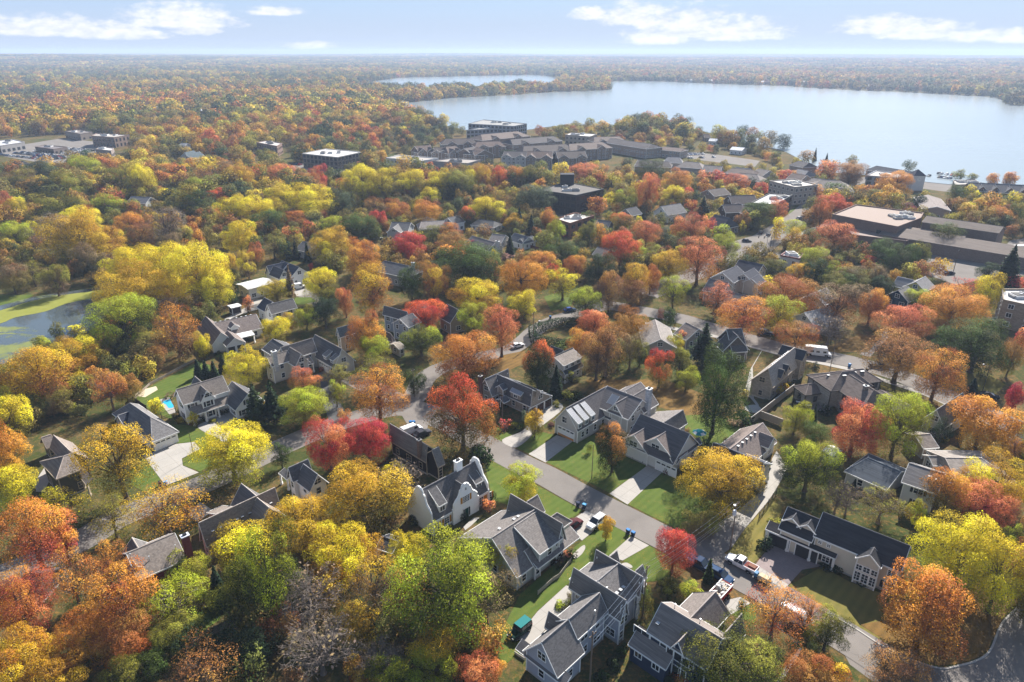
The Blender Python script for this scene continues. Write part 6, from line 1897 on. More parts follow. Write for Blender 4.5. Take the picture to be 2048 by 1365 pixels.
TREES = [
 ('mid',-99.1,113.3,4.7,9.5,'ly','yellow and lime tree in front of',37),
 ('mid',-107.0,124.3,4.8,12.6,'Yo','orange and golden tree left of',37),
 ('mid',-117.1,138.1,5.8,11.0,'vy','yellow and olive tree behind',37),
 ('vase',-79.2,116.4,7.5,16.7,'vY','tall golden and olive spreading tree right of',37),
 ('sparse',-86.4,107.7,5.7,8.6,'vy','yellow and olive half bare tree in front of',37),
 ('sparse',-65.7,106.1,7.1,9.9,'oY','broad golden and orange half bare tree in front of',2),
 ('sparse',-74.9,104.7,4.3,8.4,'yv','olive and yellow half bare tree behind',43),
 ('vase',-83.2,95.8,6.5,14.3,'po','broad orange and coral spreading tree in front of',37),
 ('mid',-79.4,97.3,3.0,8.4,'po','orange and coral tree left of',43),
 ('sparse',-71.3,86.6,4.8,10.5,'Oo','orange and rust half bare tree behind',29),
 ('sparse',-69.0,91.9,3.5,9.1,'Oo','orange and rust half bare tree close by the left of',43),
 ('big',-75.7,80.8,5.3,11.8,'po','orange and coral tree behind',29),
 ('vase',-59.7,81.2,5.6,12.8,'Oo','orange and rust spreading tree in front of',43),
 ('big',-63.9,77.0,5.5,7.3,'Oo','low orange and rust tree right of',29),
 ('big',-71.0,72.9,5.9,7.9,'oY','low golden and orange tree behind',29),
 ('big',-65.3,71.1,4.2,6.3,'OY','low golden and rust tree right of',29),
 ('mid',-58.5,77.3,4.5,6.7,'oO','low rust and orange tree right of',29),
 ('mid',-55.7,91.0,4.4,6.8,'vl','low lime and olive tree in front of',43),
 ('sparse',-53.9,84.6,5.5,7.6,'vl','low lime and olive half bare tree in front of',43),
 ('small',-52.2,87.1,2.7,5.9,'vl','lime and olive young tree in front of',43),
 ('mid',-51.5,78.7,3.8,5.5,'Gv','low olive and dark green tree in front of',43,-0.1),
 ('spruce',-48.4,87.4,2.0,8.3,'ss','deep green spruce in front of',43),
 ('sparse',-43.8,71.0,6.1,8.5,'bO','rust and brown half bare tree left of',5),
 ('mid',-39.7,72.2,2.5,3.3,'oY','low golden and orange tree left of',5),
 ('small',-52.6,73.6,3.0,4.1,'Gg','green and dark green young tree right of',29,-0.1),
 ('mid',-55.8,71.7,3.3,4.4,'Gv','low olive and dark green tree right of',29,-0.1),
 ('big',-59.5,123.6,8.4,12.5,'ly','broad yellow and lime tree right of',2),
 ('small',-50.8,128.2,2.5,6.1,'Gg','green and dark green young tree behind',33,-0.1),
 ('big',-39.8,127.5,5.4,12.8,'rp','coral and red tree behind',33),
 ('big',-32.2,131.5,5.8,10.2,'rc','crimson and red tree left of',14),
 ('big',-28.7,107.8,9.3,12.4,'vY','broad golden and olive tree right of',33),
 ('mid',-37.7,102.5,6.9,9.2,'vY','broad golden and olive tree right of',40),
 ('mid',-47.4,96.5,6.0,8.0,'vy','low yellow and olive tree in front of',40),
 ('big',-38.0,83.5,5.9,17.8,'Gl','tall lime tree with shade painted into its lower crown in front of',40,-0.1),  # dark green base colour stands for shade on the lower crown
 ('mid',-29.8,95.0,6.5,8.7,'Yy','broad yellow and golden tree right of',40),
 ('bare',-31.7,82.7,5.5,11.7,'kb','brown and grey bare tree in front of',40),
 ('bare',-28.0,74.0,5.7,9.1,'kb','brown and grey bare tree close behind',5),
 ('sparse',-21.8,84.0,4.7,13.3,'bY','golden and brown half bare tree behind',5),
 ('mid',-23.5,80.6,4.3,5.8,'vY','low golden and olive tree behind',5),
 ('small',-35.5,81.0,2.4,5.9,'oO','rust and orange young tree behind',5),
 ('bare',-19.7,73.9,3.9,5.5,'kb','low brown and grey bare tree right of',5),
 ('mid',-43.8,84.2,4.0,9.6,'Gv','olive and dark green tree in front of',43,-0.1),
 ('mid',-40.1,76.1,5.1,6.8,'Gs','low deep green and dark green tree left of',5),
 ('small',-25.0,122.4,3.1,5.2,'ly','yellow and lime young tree in front of',14),
 ('bare',-22.7,114.5,5.2,10.2,'kb','brown and grey bare tree left of',20),
 ('big',-10.0,83.7,9.1,16.1,'gl','tall lime and green tree in front of',45,-0.1),
 ('mid',-2.3,95.4,3.3,7.1,'Yl','low lime and golden tree in front of',45),
 ('sparse',-4.1,83.7,5.4,10.7,'vb','brown and olive half bare tree in front of',45),
 ('mid',-18.3,94.6,4.0,8.4,'ly','yellow and lime tree in front of',20),
 ('mid',-26.8,97.0,3.0,5.3,'Yy','low yellow and golden tree in front of',33),
 ('mid',-11.3,76.8,4.7,6.2,'vY','low golden and olive tree right of',5),
 ('mid',-11.2,72.5,3.9,5.2,'vl','low lime and olive tree right of',5),
 ('mid',-5.1,72.2,3.3,4.4,'op','low coral and orange tree in front of',24),
 ('small',-2.2,73.4,1.5,3.3,'po','orange and coral young tree in front of',24),
 ('mid',-17.4,71.9,3.7,5.0,'Gl','low lime and dark green tree right of',5,-0.1),
 ('mid',2.4,117.4,4.7,6.6,'yl','low lime and yellow tree right of',20),
 ('shrub',-4.7,112.9,1.5,2.6,'qp','coral and pink shrub right of',20),
 ('shrub',-4.4,116.6,1.2,2.0,'GG','dark green shrub right of',20),
 ('small',17.7,103.9,2.1,5.2,'yY','golden and yellow young tree right of',45),
 ('egg',21.9,126.6,4.0,11.3,'Ga','dark green red topped oval tree left of',23,-0.3),
 ('shrub',-7.1,131.1,3.2,4.4,'sG','dark green and deep green shrub right of',14),
 ('shrub',16.7,77.2,1.2,2.0,'sG','dark green and deep green shrub close in front of',24),
 ('shrub',15.0,75.0,1.3,2.2,'sG','rightmost dark green and deep green shrub left of',35),
 ('shrub',13.0,72.9,1.2,2.1,'sG','leftmost dark green and deep green shrub left of',35),
 ('mid',21.5,85.7,2.0,5.4,'vg','low green and olive tree right of',24),
 ('shrub',7.9,87.2,1.1,0.8,'gl','lime and green shrub left of',24,-0.1),
 ('shrub',10.1,99.6,1.2,0.8,'qp','coral and pink shrub right of',45),
 ('big',41.5,114.0,8.0,11.8,'vY','broad golden and olive tree left of',52),
 ('mid',35.6,105.6,3.9,5.2,'bv','low olive and brown tree left of',49),
 ('egg',28.4,95.7,3.5,8.9,'pc','crimson and coral oval tree left of',56),
 ('column',34.1,93.1,1.0,4.9,'GG','dark green columnar evergreen left of',56),
 ('mid',29.5,88.4,2.4,3.6,'vl','low lime and olive tree behind',35),
 ('mid',26.2,89.2,2.1,3.7,'Gv','low olive and dark green tree behind',35,-0.1),
 ('sparse',40.4,80.0,5.1,10.1,'po','orange and coral half bare tree left of',51),
 ('sparse',47.4,82.6,3.0,5.6,'po','low orange and coral half bare tree right of',51),
 ('mid',48.1,78.4,3.2,7.3,'Gv','low olive and dark green tree right of',51,-0.1),
 ('big',30.4,71.3,7.4,9.8,'gv','broad olive and green tree in front of',35,-0.1),
 ('mid',42.3,71.2,3.9,5.1,'oO','low rust and orange tree in front of',51),
 ('mid',46.7,72.4,3.0,4.0,'oY','low golden and orange tree in front of',51),
 ('mid',61.4,119.7,6.4,11.5,'Gl','broad lime and dark green tree in front of',58,-0.1),
 ('mid',61.2,127.9,3.0,4.9,'Gg','low green and dark green tree left of',58,-0.1),
 ('mid',69.4,136.2,4.1,6.4,'vg','low green and olive tree behind',58),
 ('bare',64.4,112.2,3.2,7.1,'bv','low olive and brown bare tree in front of',58),
 ('shrub',46.7,101.5,1.6,2.7,'Gs','deep green and dark green shrub behind',56),
 ('shrub',50.4,107.0,1.5,2.5,'Gv','olive and dark green shrub right of',49,-0.1),
 ('sparse',71.6,109.1,5.2,7.3,'bv','low olive and brown half bare tree in front of',21),
 ('bare',66.3,111.6,3.3,6.3,'kb','low brown and grey bare tree left of',21),
 ('small',77.7,107.6,2.0,6.4,'yl','lime and yellow young tree in front of',21),
 ('big',75.6,91.8,7.3,13.6,'ly','broad yellow and lime tree right of',26),
 ('big',78.4,86.2,5.0,14.7,'ly','yellow and lime tree behind',30),
 ('mid',91.8,110.0,6.1,8.0,'cp','coral and crimson tree in front of',28),
 ('mid',85.0,110.8,4.9,10.2,'vo','orange and olive tree in front of',21),
 ('big',97.6,114.8,7.5,9.9,'Yy','broad yellow and golden tree in front of',28),
 ('egg',63.4,80.4,6.5,13.0,'Oo','broad orange and rust oval tree behind',30),
 ('sparse',54.0,72.3,3.9,5.4,'bO','low rust and brown half bare tree in front of',51),
 ('mid',91.4,100.8,2.1,5.9,'gl','low lime and green tree in front of',21,-0.1),
 ('mid',80.6,103.8,2.7,4.5,'Gv','low olive and dark green tree in front of',21,-0.1),
 ('shrub',56.6,96.3,1.7,1.1,'sG','dark green and deep green shrub close in front of',26),
 ('shrub',60.9,92.7,1.6,1.1,'sG','dark green and deep green shrub behind',51),
 ('big',118.9,131.0,5.3,13.1,'ly','yellow and lime tree right of',28),
 ('big',103.0,106.7,5.0,12.1,'vy','yellow and olive tree right of',28),
 ('big',94.6,97.4,4.3,9.1,'oO','rust and orange tree in front of',28),
 ('big',78.1,135.1,6.8,12.2,'rp','broad coral and red tree behind',58),
 ('big',86.5,133.2,6.4,15.3,'vl','tall lime and olive tree behind',46),
 ('egg',107.5,136.2,7.4,12.4,'Yo','broad orange and golden oval tree in front of',17),
 ('mid',125.9,151.8,2.9,9.2,'rc','crimson and red tree right of',17),
 ('sparse',113.3,132.2,2.8,5.0,'Oo','low orange and rust half bare tree right of',28),
 ('mid',99.4,137.5,2.7,7.0,'Gs','low deep green and dark green tree behind',46),
 ('spruce',123.5,163.6,2.0,4.8,'ss','low deep green spruce behind',46),
 ('shrub',107.4,155.5,2.4,1.7,'bO','rust and brown shrub behind',46),
 ('column',72.4,121.0,0.7,2.0,'ss','deep green columnar evergreen in front of',58),
 ('column',73.6,120.2,0.7,2.0,'ss','deep green columnar evergreen left of',21),
 ('mid',67.7,142.6,3.9,8.4,'vl','lime and olive tree right of',16),
 ('shrub',72.6,163.9,2.2,2.8,'Yy','yellow and golden shrub in front of',47),
 ('spruce',74.9,148.5,1.0,5.0,'ss','low deep green spruce in front of',9),
 ('shrub',79.6,152.4,1.7,2.8,'Gs','deep green and dark green shrub in front of',9),
 ('big',94.5,221.5,10.9,14.4,'oO','broad rust and orange tree right of',1),
 ('vase',85.9,205.4,6.7,13.1,'yl','broad lime and yellow spreading tree in front of',1),
 ('vase',73.2,202.0,8.8,13.4,'po','broad orange and coral spreading tree in front of',1),
 ('vase',85.9,190.7,6.6,9.9,'oO','broad rust and orange spreading tree behind',47),
 ('vase',107.6,212.0,9.5,14.8,'Ob','broad brown and rust spreading tree left of',34),
 ('egg',120.6,215.3,5.0,12.2,'Oo','orange and rust oval tree left of',34),
 ('bare',99.4,197.6,5.9,9.3,'kb','brown and grey bare tree behind',47),
 ('big',122.0,198.1,9.3,12.4,'Op','broad coral and rust tree in front of',34),
 ('vase',106.2,170.5,9.4,14.2,'bO','broad rust and brown spreading tree behind',9),
 ('vase',109.7,158.6,7.0,14.6,'Oo','broad orange and rust spreading tree behind',17),
 ('mid',138.0,204.6,4.1,5.4,'oO','low rust and orange tree in front of',34),
 ('big',131.8,177.5,11.0,15.4,'Gg','tall green and dark green tree in front of',48,-0.1),
 ('mid',139.4,173.4,3.8,12.2,'vO','rust and olive tree in front of',48),
 ('big',144.5,210.4,10.7,14.2,'Yo','broad orange and golden tree left of',48),
 ('sparse',164.8,236.4,6.5,9.1,'pr','broad red and coral half bare tree left of',48),
 ('egg',166.7,226.2,5.5,13.9,'vy','yellow and olive oval tree left of',48),
 ('mid',143.9,228.6,5.6,7.4,'vl','low lime and olive tree right of',34),
 ('egg',133.8,235.9,4.7,10.0,'sG','dark green and deep green oval tree left of',34),
 ('mid',129.0,243.4,7.4,9.8,'vg','broad green and olive tree left of',34),
 ('mid',120.3,243.1,6.7,8.8,'gv','broad olive and green tree left of',34,-0.1),
 ('shrub',108.1,154.7,1.9,1.9,'bO','rust and brown shrub close by the left of',17),
 ('spruce',122.8,162.7,1.8,4.3,'ss','low deep green spruce close behind',17),
 ('shrub',88.2,179.5,1.2,2.0,'sG','dark green and deep green shrub right of',47),
 ('big',48.3,143.0,7.0,21.8,'Gg','tall green and dark green tree left of',47,-0.1),
 ('pine',56.0,182.3,5.3,13.1,'sG','dark green and deep green pine left of',47),
 ('bare',68.1,189.3,3.2,7.3,'kk','low grey bare tree behind',47),
 ('spruce',11.7,162.3,2.4,9.1,'ss','deep green spruce in front of',15),
 ('vase',23.6,172.2,6.0,14.3,'bO','rust and brown spreading tree right of',15),
 ('sparse',34.0,179.1,4.4,11.4,'vb','brown and olive half bare tree right of',15),
 ('mid',40.2,167.5,4.2,11.4,'vr','red and olive tree right of',15),
 ('mid',47.0,173.4,3.8,9.0,'Gv','olive and dark green tree left of',47,-0.1),
 ('mid',49.3,191.6,3.3,5.7,'yl','low lime and yellow tree left of',47),
 ('mid',37.4,181.6,3.2,7.9,'Gv','low olive and dark green tree right of',15,-0.1),
 ('mid',47.0,165.2,3.7,7.0,'vl','low lime and olive tree left of',47),
 ('small',5.4,141.3,2.7,7.0,'vY','golden and olive young tree left of',31),
 ('shrub',17.8,160.5,2.6,2.4,'sG','dark green and deep green shrub behind',31),
 ('shrub',14.8,160.5,2.0,2.4,'Gv','olive and dark green shrub behind',31,-0.1),
 ('shrub',34.2,126.2,1.4,1.5,'mm','purple brown shrub in front of',23),
 ('shrub',57.6,148.4,2.7,3.6,'sG','dark green and deep green shrub behind',16),
 ('shrub',54.8,146.9,1.8,1.7,'bq','pink and brown shrub behind',16),
 ('mid',19.7,183.4,4.8,10.3,'Oo','orange and rust tree behind',15),
 ('mid',-43.6,186.9,5.6,13.8,'Oo','orange and rust tree in front of',4),
 ('mid',-40.5,182.0,5.3,8.8,'vl','lime and olive tree in front of',4),
 ('mid',-28.7,208.3,7.7,10.3,'pr','broad red and coral tree right of',4),
 ('mid',-27.4,188.9,6.5,9.2,'Gl','broad lime and dark green tree in front of',4,-0.1),
 ('big',-13.3,171.7,9.8,13.6,'Oo','broad orange and rust tree behind',22),
 ('mid',-12.4,205.3,5.4,11.3,'vl','lime and olive tree left of',11),
 ('vase',-3.1,187.9,6.2,15.5,'Op','tall coral and rust spreading tree left of',11),
 ('mid',4.4,219.9,6.1,9.8,'vy','yellow and olive tree behind',11),
 ('egg',6.9,164.9,4.6,14.3,'Gr','dark green red topped oval tree left of',15,-0.3),
 ('mid',25.3,220.5,6.1,10.6,'Gl','lime and dark green tree behind',11,-0.1),
 ('big',37.1,199.0,6.3,10.7,'YO','rust and golden tree right of',11),
 ('mid',26.2,202.6,5.8,9.1,'op','coral and orange tree right of',11),
 ('sparse',26.5,174.8,6.3,16.9,'bO','tall rust and brown half bare tree behind',15),
 ('mid',-26.4,164.0,3.6,7.5,'Gg','low green and dark green tree left of',22,-0.1),
 ('vase',-32.6,148.0,7.5,14.2,'Oo','broad orange and rust spreading tree right of',50),
 ('sparse',-36.5,165.8,6.8,9.5,'bv','broad olive and brown half bare tree right of',50),
 ('big',-11.3,135.9,8.2,17.1,'dr','tall red and olive tree left of',22,-0.12),
 ('mid',-5.9,139.8,2.8,8.9,'Oo','orange and rust tree in front of',22),
 ('small',5.0,142.8,2.4,5.7,'vY','golden and olive young tree close in front of',22),
 ('shrub',-1.7,145.5,1.8,2.6,'qr','red and pink shrub in front of',22),
 ('shrub',0.7,145.6,1.6,1.8,'Gv','olive and dark green shrub in front of',22,-0.1),
 ('shrub',15.6,171.9,2.8,3.7,'Gv','olive and dark green shrub in front of',15,-0.1),
 ('shrub',11.4,156.6,1.3,1.7,'gv','olive and green shrub right of',22,-0.1),
 ('shrub',9.6,146.6,1.0,1.2,'mm','purple brown shrub left of',31),
 ('big',-60.9,264.4,8.1,16.2,'Oo','tall orange and rust tree left of',54),
 ('vase',-47.6,219.6,8.3,18.4,'OY','tall golden and rust spreading tree in front of',54),
 ('mid',-57.3,220.9,3.3,10.5,'Op','coral and rust tree left of',4),
 ('mid',-69.9,237.0,6.4,12.4,'vy','broad yellow and olive tree right of',36),
 ('mid',-64.8,230.5,4.7,8.2,'Gv','olive and dark green tree right of',36,-0.1),
 ('mid',-62.0,211.4,5.5,10.2,'Gs','deep green and dark green tree left of',4),
 ('mid',-67.7,209.1,4.6,8.0,'vl','low lime and olive tree behind',50),
 ('mid',-73.7,196.3,5.0,9.0,'vy','yellow and olive tree right of',27),
 ('small',-72.9,206.7,2.9,6.8,'Yy','yellow and golden young tree behind',50),
 ('mid',-86.0,236.5,6.4,8.5,'vy','broad yellow and olive tree right of',39),
 ('pine',-81.3,238.1,2.7,13.8,'bs','deep green and brown pine in front of',36),
 ('big',-121.2,297.5,8.2,16.0,'yy','tall yellow tree behind',36),
 ('mid',-106.5,264.7,4.2,11.5,'by','yellow and brown tree left of',36),
 ('mid',-113.2,264.8,3.5,10.3,'vY','golden and olive tree behind',39),
 ('mid',-107.2,276.9,3.7,11.8,'vp','coral and olive tree behind',36),
 ('big',-146.1,356.8,10.2,15.3,'vy','tall yellow and olive tree behind',36),
 ('big',-135.9,358.3,11.1,14.8,'yy','broad yellow tree behind',36),
 ('mid',-127.0,363.9,7.1,12.5,'vy','broad yellow and olive tree in front of',57),
 ('big',-129.6,388.2,11.5,15.2,'vy','tall yellow and olive tree left of',19),
 ('big',-112.1,376.6,13.6,18.0,'yy','tall yellow tree in front of',57),
 ('big',-120.0,333.0,9.5,12.7,'Gg','broad green and dark green tree behind',36,-0.1),
 ('mid',-113.3,351.0,6.8,9.1,'Oo','broad orange and rust tree behind',36),
 ('mid',-89.9,333.3,7.4,9.8,'vl','broad lime and olive tree left of',19),
 ('big',-78.2,291.8,10.4,13.8,'vY','broad golden and olive tree left of',54),
 ('big',-73.6,322.3,10.1,13.4,'Gg','broad green and dark green tree left of',19,-0.1),
 ('mid',-66.7,338.1,4.8,11.8,'Oc','crimson and rust tree left of',19),
 ('mid',-62.3,366.1,7.6,11.6,'Oo','broad orange and rust tree behind',19),
 ('sparse',-74.5,372.6,7.2,11.5,'bO','broad rust and brown half bare tree behind',19),
 ('mid',-46.0,361.9,8.9,11.8,'Yo','broad orange and golden tree behind',19),
 ('mid',-48.6,406.1,6.8,11.0,'ly','broad yellow and lime tree behind',19),
 ('big',-90.3,413.0,12.1,22.4,'vy','tall yellow and olive tree close in front of',57),
 ('big',-78.1,418.2,12.8,20.7,'vy','leftmost tall yellow and olive tree behind',19),
 ('big',-62.7,428.8,12.6,17.2,'vy','rightmost tall yellow and olive tree behind',19),
 ('mid',-43.6,428.4,10.9,17.3,'vy','tall yellow and olive tree behind',53),
 ('big',-33.7,418.8,11.8,18.8,'Gv','tall olive and dark green tree in front of',44,-0.1),
 ('mid',-26.3,444.5,6.8,17.2,'vy','tall yellow and olive tree close in front of',44),
 ('mid',-18.8,446.5,6.8,18.3,'OY','tall golden and rust tree in front of',44),
 ('mid',-8.6,455.3,6.4,15.5,'or','tall red and orange tree right of',44),
 ('big',-45.3,294.2,8.5,11.3,'rc','broad crimson and red tree behind',54),
 ('mid',-36.7,311.4,7.4,10.6,'Gv','broad olive and dark green tree right of',19,-0.1),
 ('sparse',-42.1,346.3,4.5,6.5,'bk','low grey and brown half bare tree right of',19),
 ('mid',-30.3,323.7,6.4,8.7,'Oo','broad orange and rust tree left of',10),
 ('mid',-26.2,298.5,7.9,10.4,'vO','broad rust and olive tree left of',10),
 ('big',-16.7,251.4,13.4,17.8,'Gg','tall green and dark green tree in front of',10,-0.1),
 ('mid',-28.9,238.9,6.4,14.4,'OY','broad golden and rust tree in front of',54),
 ('egg',-36.8,237.5,5.5,13.5,'Gg','green and dark green oval tree in front of',54,-0.1),
 ('big',-12.1,223.4,9.7,12.9,'Yy','broad yellow and golden tree in front of',10),
 ('egg',-23.4,350.4,5.0,11.1,'Gr','dark green red topped oval tree left of',53,-0.3),
 ('mid',-13.9,361.1,10.3,13.6,'vy','broad yellow and olive tree close behind',53),
 ('sparse',-7.4,385.8,8.9,12.5,'bY','broad golden and brown half bare tree behind',53),
 ('mid',0.1,340.7,5.8,9.3,'GY','golden and dark green tree right of',53),
 ('spruce',-0.9,298.4,2.6,10.3,'ss','deep green spruce left of',42),
 ('spruce',3.8,344.5,3.0,12.4,'ss','deep green spruce right of',53),
 ('mid',-152.0,458.2,10.5,16.4,'Op','tall coral and rust tree left of',57),
 ('mid',-125.5,449.4,6.3,17.4,'rp','tall coral and red tree in front of',57),
 ('mid',-128.3,431.4,11.0,14.6,'oO','broad rust and orange tree in front of',57),
 ('mid',-174.9,446.8,8.5,18.2,'OY','tall golden and rust tree left of',57),
 ('mid',-188.0,460.9,8.8,15.6,'vO','tall rust and olive tree left of',57),
 ('mid',-91.5,367.6,7.1,17.0,'Gf','tall sage and dark green tree left of',19),
 ('sparse',-94.7,403.6,9.3,15.3,'bv','tall olive and brown half bare tree in front of',57),
 ('mid',-79.3,285.0,5.7,9.9,'vy','yellow and olive tree behind',36),
 ('column',-89.1,288.2,1.9,8.6,'sG','dark green and deep green columnar evergreen behind',36),
 ('spruce',-99.0,293.8,1.9,9.5,'ss','deep green spruce behind',36),
 ('spruce',-95.8,293.8,1.9,9.5,'sb','brown and deep green spruce behind',36),
 ('sparse',-104.9,292.4,6.6,10.6,'bv','broad olive and brown half bare tree behind',36),
 ('spruce',-49.7,269.2,1.8,6.9,'ss','low deep green spruce in front of',54),
 ('mid',2.6,455.5,7.5,15.5,'Oo','tall orange and rust tree left of',3),
 ('mid',11.2,452.7,8.6,16.3,'Gv','tall olive and dark green tree left of',3,-0.1),
 ('mid',49.9,466.3,11.8,15.7,'bp','tall coral and brown tree behind',3),
 ('mid',64.8,389.2,7.5,13.3,'vl','broad lime and olive tree left of',55),
 ('egg',77.3,390.8,7.0,21.0,'op','tall coral and orange oval tree behind',55),
 ('mid',96.3,477.3,12.1,16.0,'vG','tall dark green and olive tree behind',55),
 ('big',107.5,446.2,10.8,14.9,'Yo','broad orange and golden tree behind',55),
 ('mid',95.1,405.5,6.2,12.0,'vy','yellow and olive tree behind',55),
 ('mid',145.7,449.6,8.6,12.0,'op','broad coral and orange tree behind',13),
 ('big',11.9,378.2,13.1,17.4,'Gf','tall sage and dark green tree left of',3),
 ('mid',-15.5,373.0,7.2,11.8,'vy','broad yellow and olive tree behind',10),
 ('sparse',-5.9,375.6,8.7,16.2,'Ov','tall olive and rust half bare tree behind',53),
 ('spruce',9.3,325.5,3.9,12.5,'ss','deep green spruce behind',42),
 ('egg',18.3,342.4,4.9,11.7,'Oo','orange and rust oval tree left of',6),
 ('mid',21.4,319.5,5.0,12.0,'vl','lime and olive tree left of',6),
 ('mid',34.6,306.1,4.4,13.1,'Gv','olive and dark green tree in front of',6,-0.1),
 ('egg',54.9,338.5,6.6,10.5,'vr','broad olive red topped oval tree right of',6,-0.3),
 ('big',46.6,283.4,8.6,14.4,'Or','broad red and rust tree right of',6),
 ('vase',61.6,307.5,6.9,13.6,'Op','broad coral and rust spreading tree in front of',55),
 ('mid',71.5,312.1,4.9,10.2,'Gf','sage and dark green tree in front of',55),
 ('big',83.7,318.4,8.3,13.9,'Op','broad coral and rust tree in front of',55),
 ('vase',72.8,257.1,9.2,18.3,'Op','tall coral and rust spreading tree left of',38),
 ('mid',94.1,291.5,6.5,11.5,'vl','broad lime and olive tree left of',38),
 ('pine',104.1,370.3,6.0,12.9,'sG','dark green and deep green pine right of',55),
 ('big',21.0,282.2,8.6,11.4,'Gg','broad green and dark green tree right of',42,-0.1),
 ('mid',11.2,269.8,6.8,9.8,'Oo','broad orange and rust tree in front of',42),
 ('big',3.5,236.2,9.2,16.1,'Yo','tall orange and golden tree in front of',42),
 ('mid',25.6,263.3,4.9,10.0,'Oo','orange and rust tree in front of',42),
 ('vase',18.7,239.0,6.8,11.1,'vy','broad yellow and olive spreading tree in front of',42),
 ('big',33.7,252.6,6.8,13.8,'sG','broad dark green and deep green tree in front of',6),
 ('egg',34.1,226.3,4.6,14.4,'bO','rust and brown oval tree behind',11),
 ('vase',45.3,238.5,5.8,14.3,'OY','golden and rust spreading tree left of',1),
 ('mid',42.8,231.6,7.2,9.6,'bO','broad rust and brown tree left of',1),
 ('mid',52.2,245.6,4.0,11.4,'Oo','orange and rust tree left of',1),
 ('big',62.7,261.6,7.7,12.1,'vY','broad golden and olive tree left of',1),
 ('mid',59.2,282.3,6.7,9.0,'vl','broad lime and olive tree in front of',55),
 ('vase',57.4,229.6,5.6,11.7,'vl','lime and olive spreading tree left of',1),
 ('sparse',71.4,223.6,6.7,12.2,'Op','broad coral and rust half bare tree in front of',1),
 ('shrub',-2.7,285.2,4.8,4.5,'bm','purple brown and brown shrub in front of',10),
 ('vase',145.5,300.6,9.8,14.7,'Op','broad coral and rust spreading tree left of',8),
 ('egg',160.9,352.5,6.4,15.5,'Or','tall rust red topped oval tree left of',8,-0.3),
 ('mid',177.5,374.9,9.4,12.5,'Or','broad red and rust tree left of',8),
 ('mid',142.9,368.2,6.2,11.9,'Op','coral and rust tree in front of',32),
 ('mid',128.7,353.9,8.9,12.9,'vg','broad green and olive tree right of',13),
 ('vase',136.8,327.0,6.0,10.0,'yl','lime and yellow spreading tree in front of',32),
 ('mid',105.2,265.0,6.1,8.1,'Gv','olive and dark green tree right of',1,-0.1),
 ('big',123.4,272.7,7.5,10.8,'vl','broad lime and olive tree right of',38),
 ('egg',115.3,248.4,4.7,12.7,'sG','dark green and deep green oval tree right of',1),
 ('mid',112.5,255.9,5.2,9.1,'OY','golden and rust tree right of',1),
 ('mid',126.8,256.2,5.9,8.9,'Gl','lime and dark green tree left of',34,-0.1),
 ('mid',130.7,249.8,6.9,9.2,'vb','broad brown and olive tree left of',34),
 ('big',156.3,278.7,7.2,12.6,'Gg','broad green and dark green tree in front of',8,-0.1),
 ('big',155.8,268.9,7.7,12.9,'Gg','broad green and dark green tree behind',34,-0.1),
 ('mid',164.4,272.7,4.3,12.0,'Gg','green and dark green tree left of',25,-0.1),
 ('mid',175.8,283.4,4.5,10.2,'Gv','olive and dark green tree left of',25,-0.1),
 ('egg',136.0,241.6,3.9,12.1,'sb','brown and deep green oval tree behind',34),
 ('vase',201.3,310.2,7.9,11.9,'vg','broad green and olive spreading tree behind',25),
 ('mid',190.4,261.3,4.9,7.2,'sG','low dark green and deep green tree behind',48),
 ('spruce',193.0,254.8,5.5,16.5,'sG','tall dark green and deep green spruce behind',48),
 ('mid',253.5,352.3,7.9,10.5,'vo','broad orange and olive tree in front of',7),
 ('mid',264.2,407.7,6.8,12.0,'vg','broad green and olive tree left of',7),
 ('big',241.4,433.4,11.3,15.7,'Yo','tall orange and golden tree behind',8),
 ('mid',210.2,400.7,8.3,11.1,'Gv','broad olive and dark green tree behind',8,-0.1),
 ('vase',225.6,462.6,10.8,16.2,'bO','tall rust and brown spreading tree close behind',8),
 ('mid',262.6,353.1,4.9,13.3,'vg','green and olive tree in front of',7),
 ('big',-144.8,250.1,11.7,17.2,'yy','tall yellow tree behind',0),
 ('big',-129.5,244.1,11.9,19.2,'yy','tall yellow tree left of',36),
 ('big',-112.6,235.0,11.1,21.8,'yy','tall yellow tree close by the left of',39),
 ('big',-131.7,225.7,12.7,16.9,'yY','tall golden and yellow tree right of',0),
 ('mid',-124.4,237.3,6.3,11.0,'Yy','yellow and golden tree left of',39),
 ('mid',-105.6,229.4,6.1,14.5,'vy','yellow and olive tree left of',39),
 ('big',-118.7,193.4,10.5,16.7,'Gl','tall lime and dark green tree right of',0,-0.1),
 ('sparse',-100.3,188.7,6.9,16.0,'Oo','tall orange and rust half bare tree left of',27),
 ('sparse',-117.4,218.7,5.8,8.2,'bk','grey and brown half bare tree left of',27),
 ('egg',-92.0,185.9,2.8,8.7,'vy','yellow and olive oval tree in front of',27),
 ('big',-125.1,176.4,7.7,10.7,'Yy','broad yellow and golden tree in front of',0),
 ('vase',-119.7,155.4,8.7,16.9,'OY','tall golden and rust spreading tree in front of',0),
 ('mid',-125.4,155.6,5.4,10.2,'vY','golden and olive tree in front of',0),
 ('mid',-114.7,161.5,3.9,6.8,'ly','low yellow and lime tree in front of',0),
 ('sparse',-102.2,154.4,4.5,11.0,'po','orange and coral half bare tree behind',18),
 ('mid',-99.8,157.5,3.8,8.5,'vO','rust and olive tree behind',18),
 ('small',-143.3,191.2,3.5,5.4,'vl','lime and olive young tree in front of',0),
 ('mid',-121.9,145.5,3.3,10.3,'vl','lime and olive tree behind',37),
 ('mid',-137.8,167.3,3.1,6.7,'Gv','low olive and dark green tree in front of',0,-0.1),
 ('mid',-125.1,186.2,3.7,7.2,'vY','low golden and olive tree in front of',0),
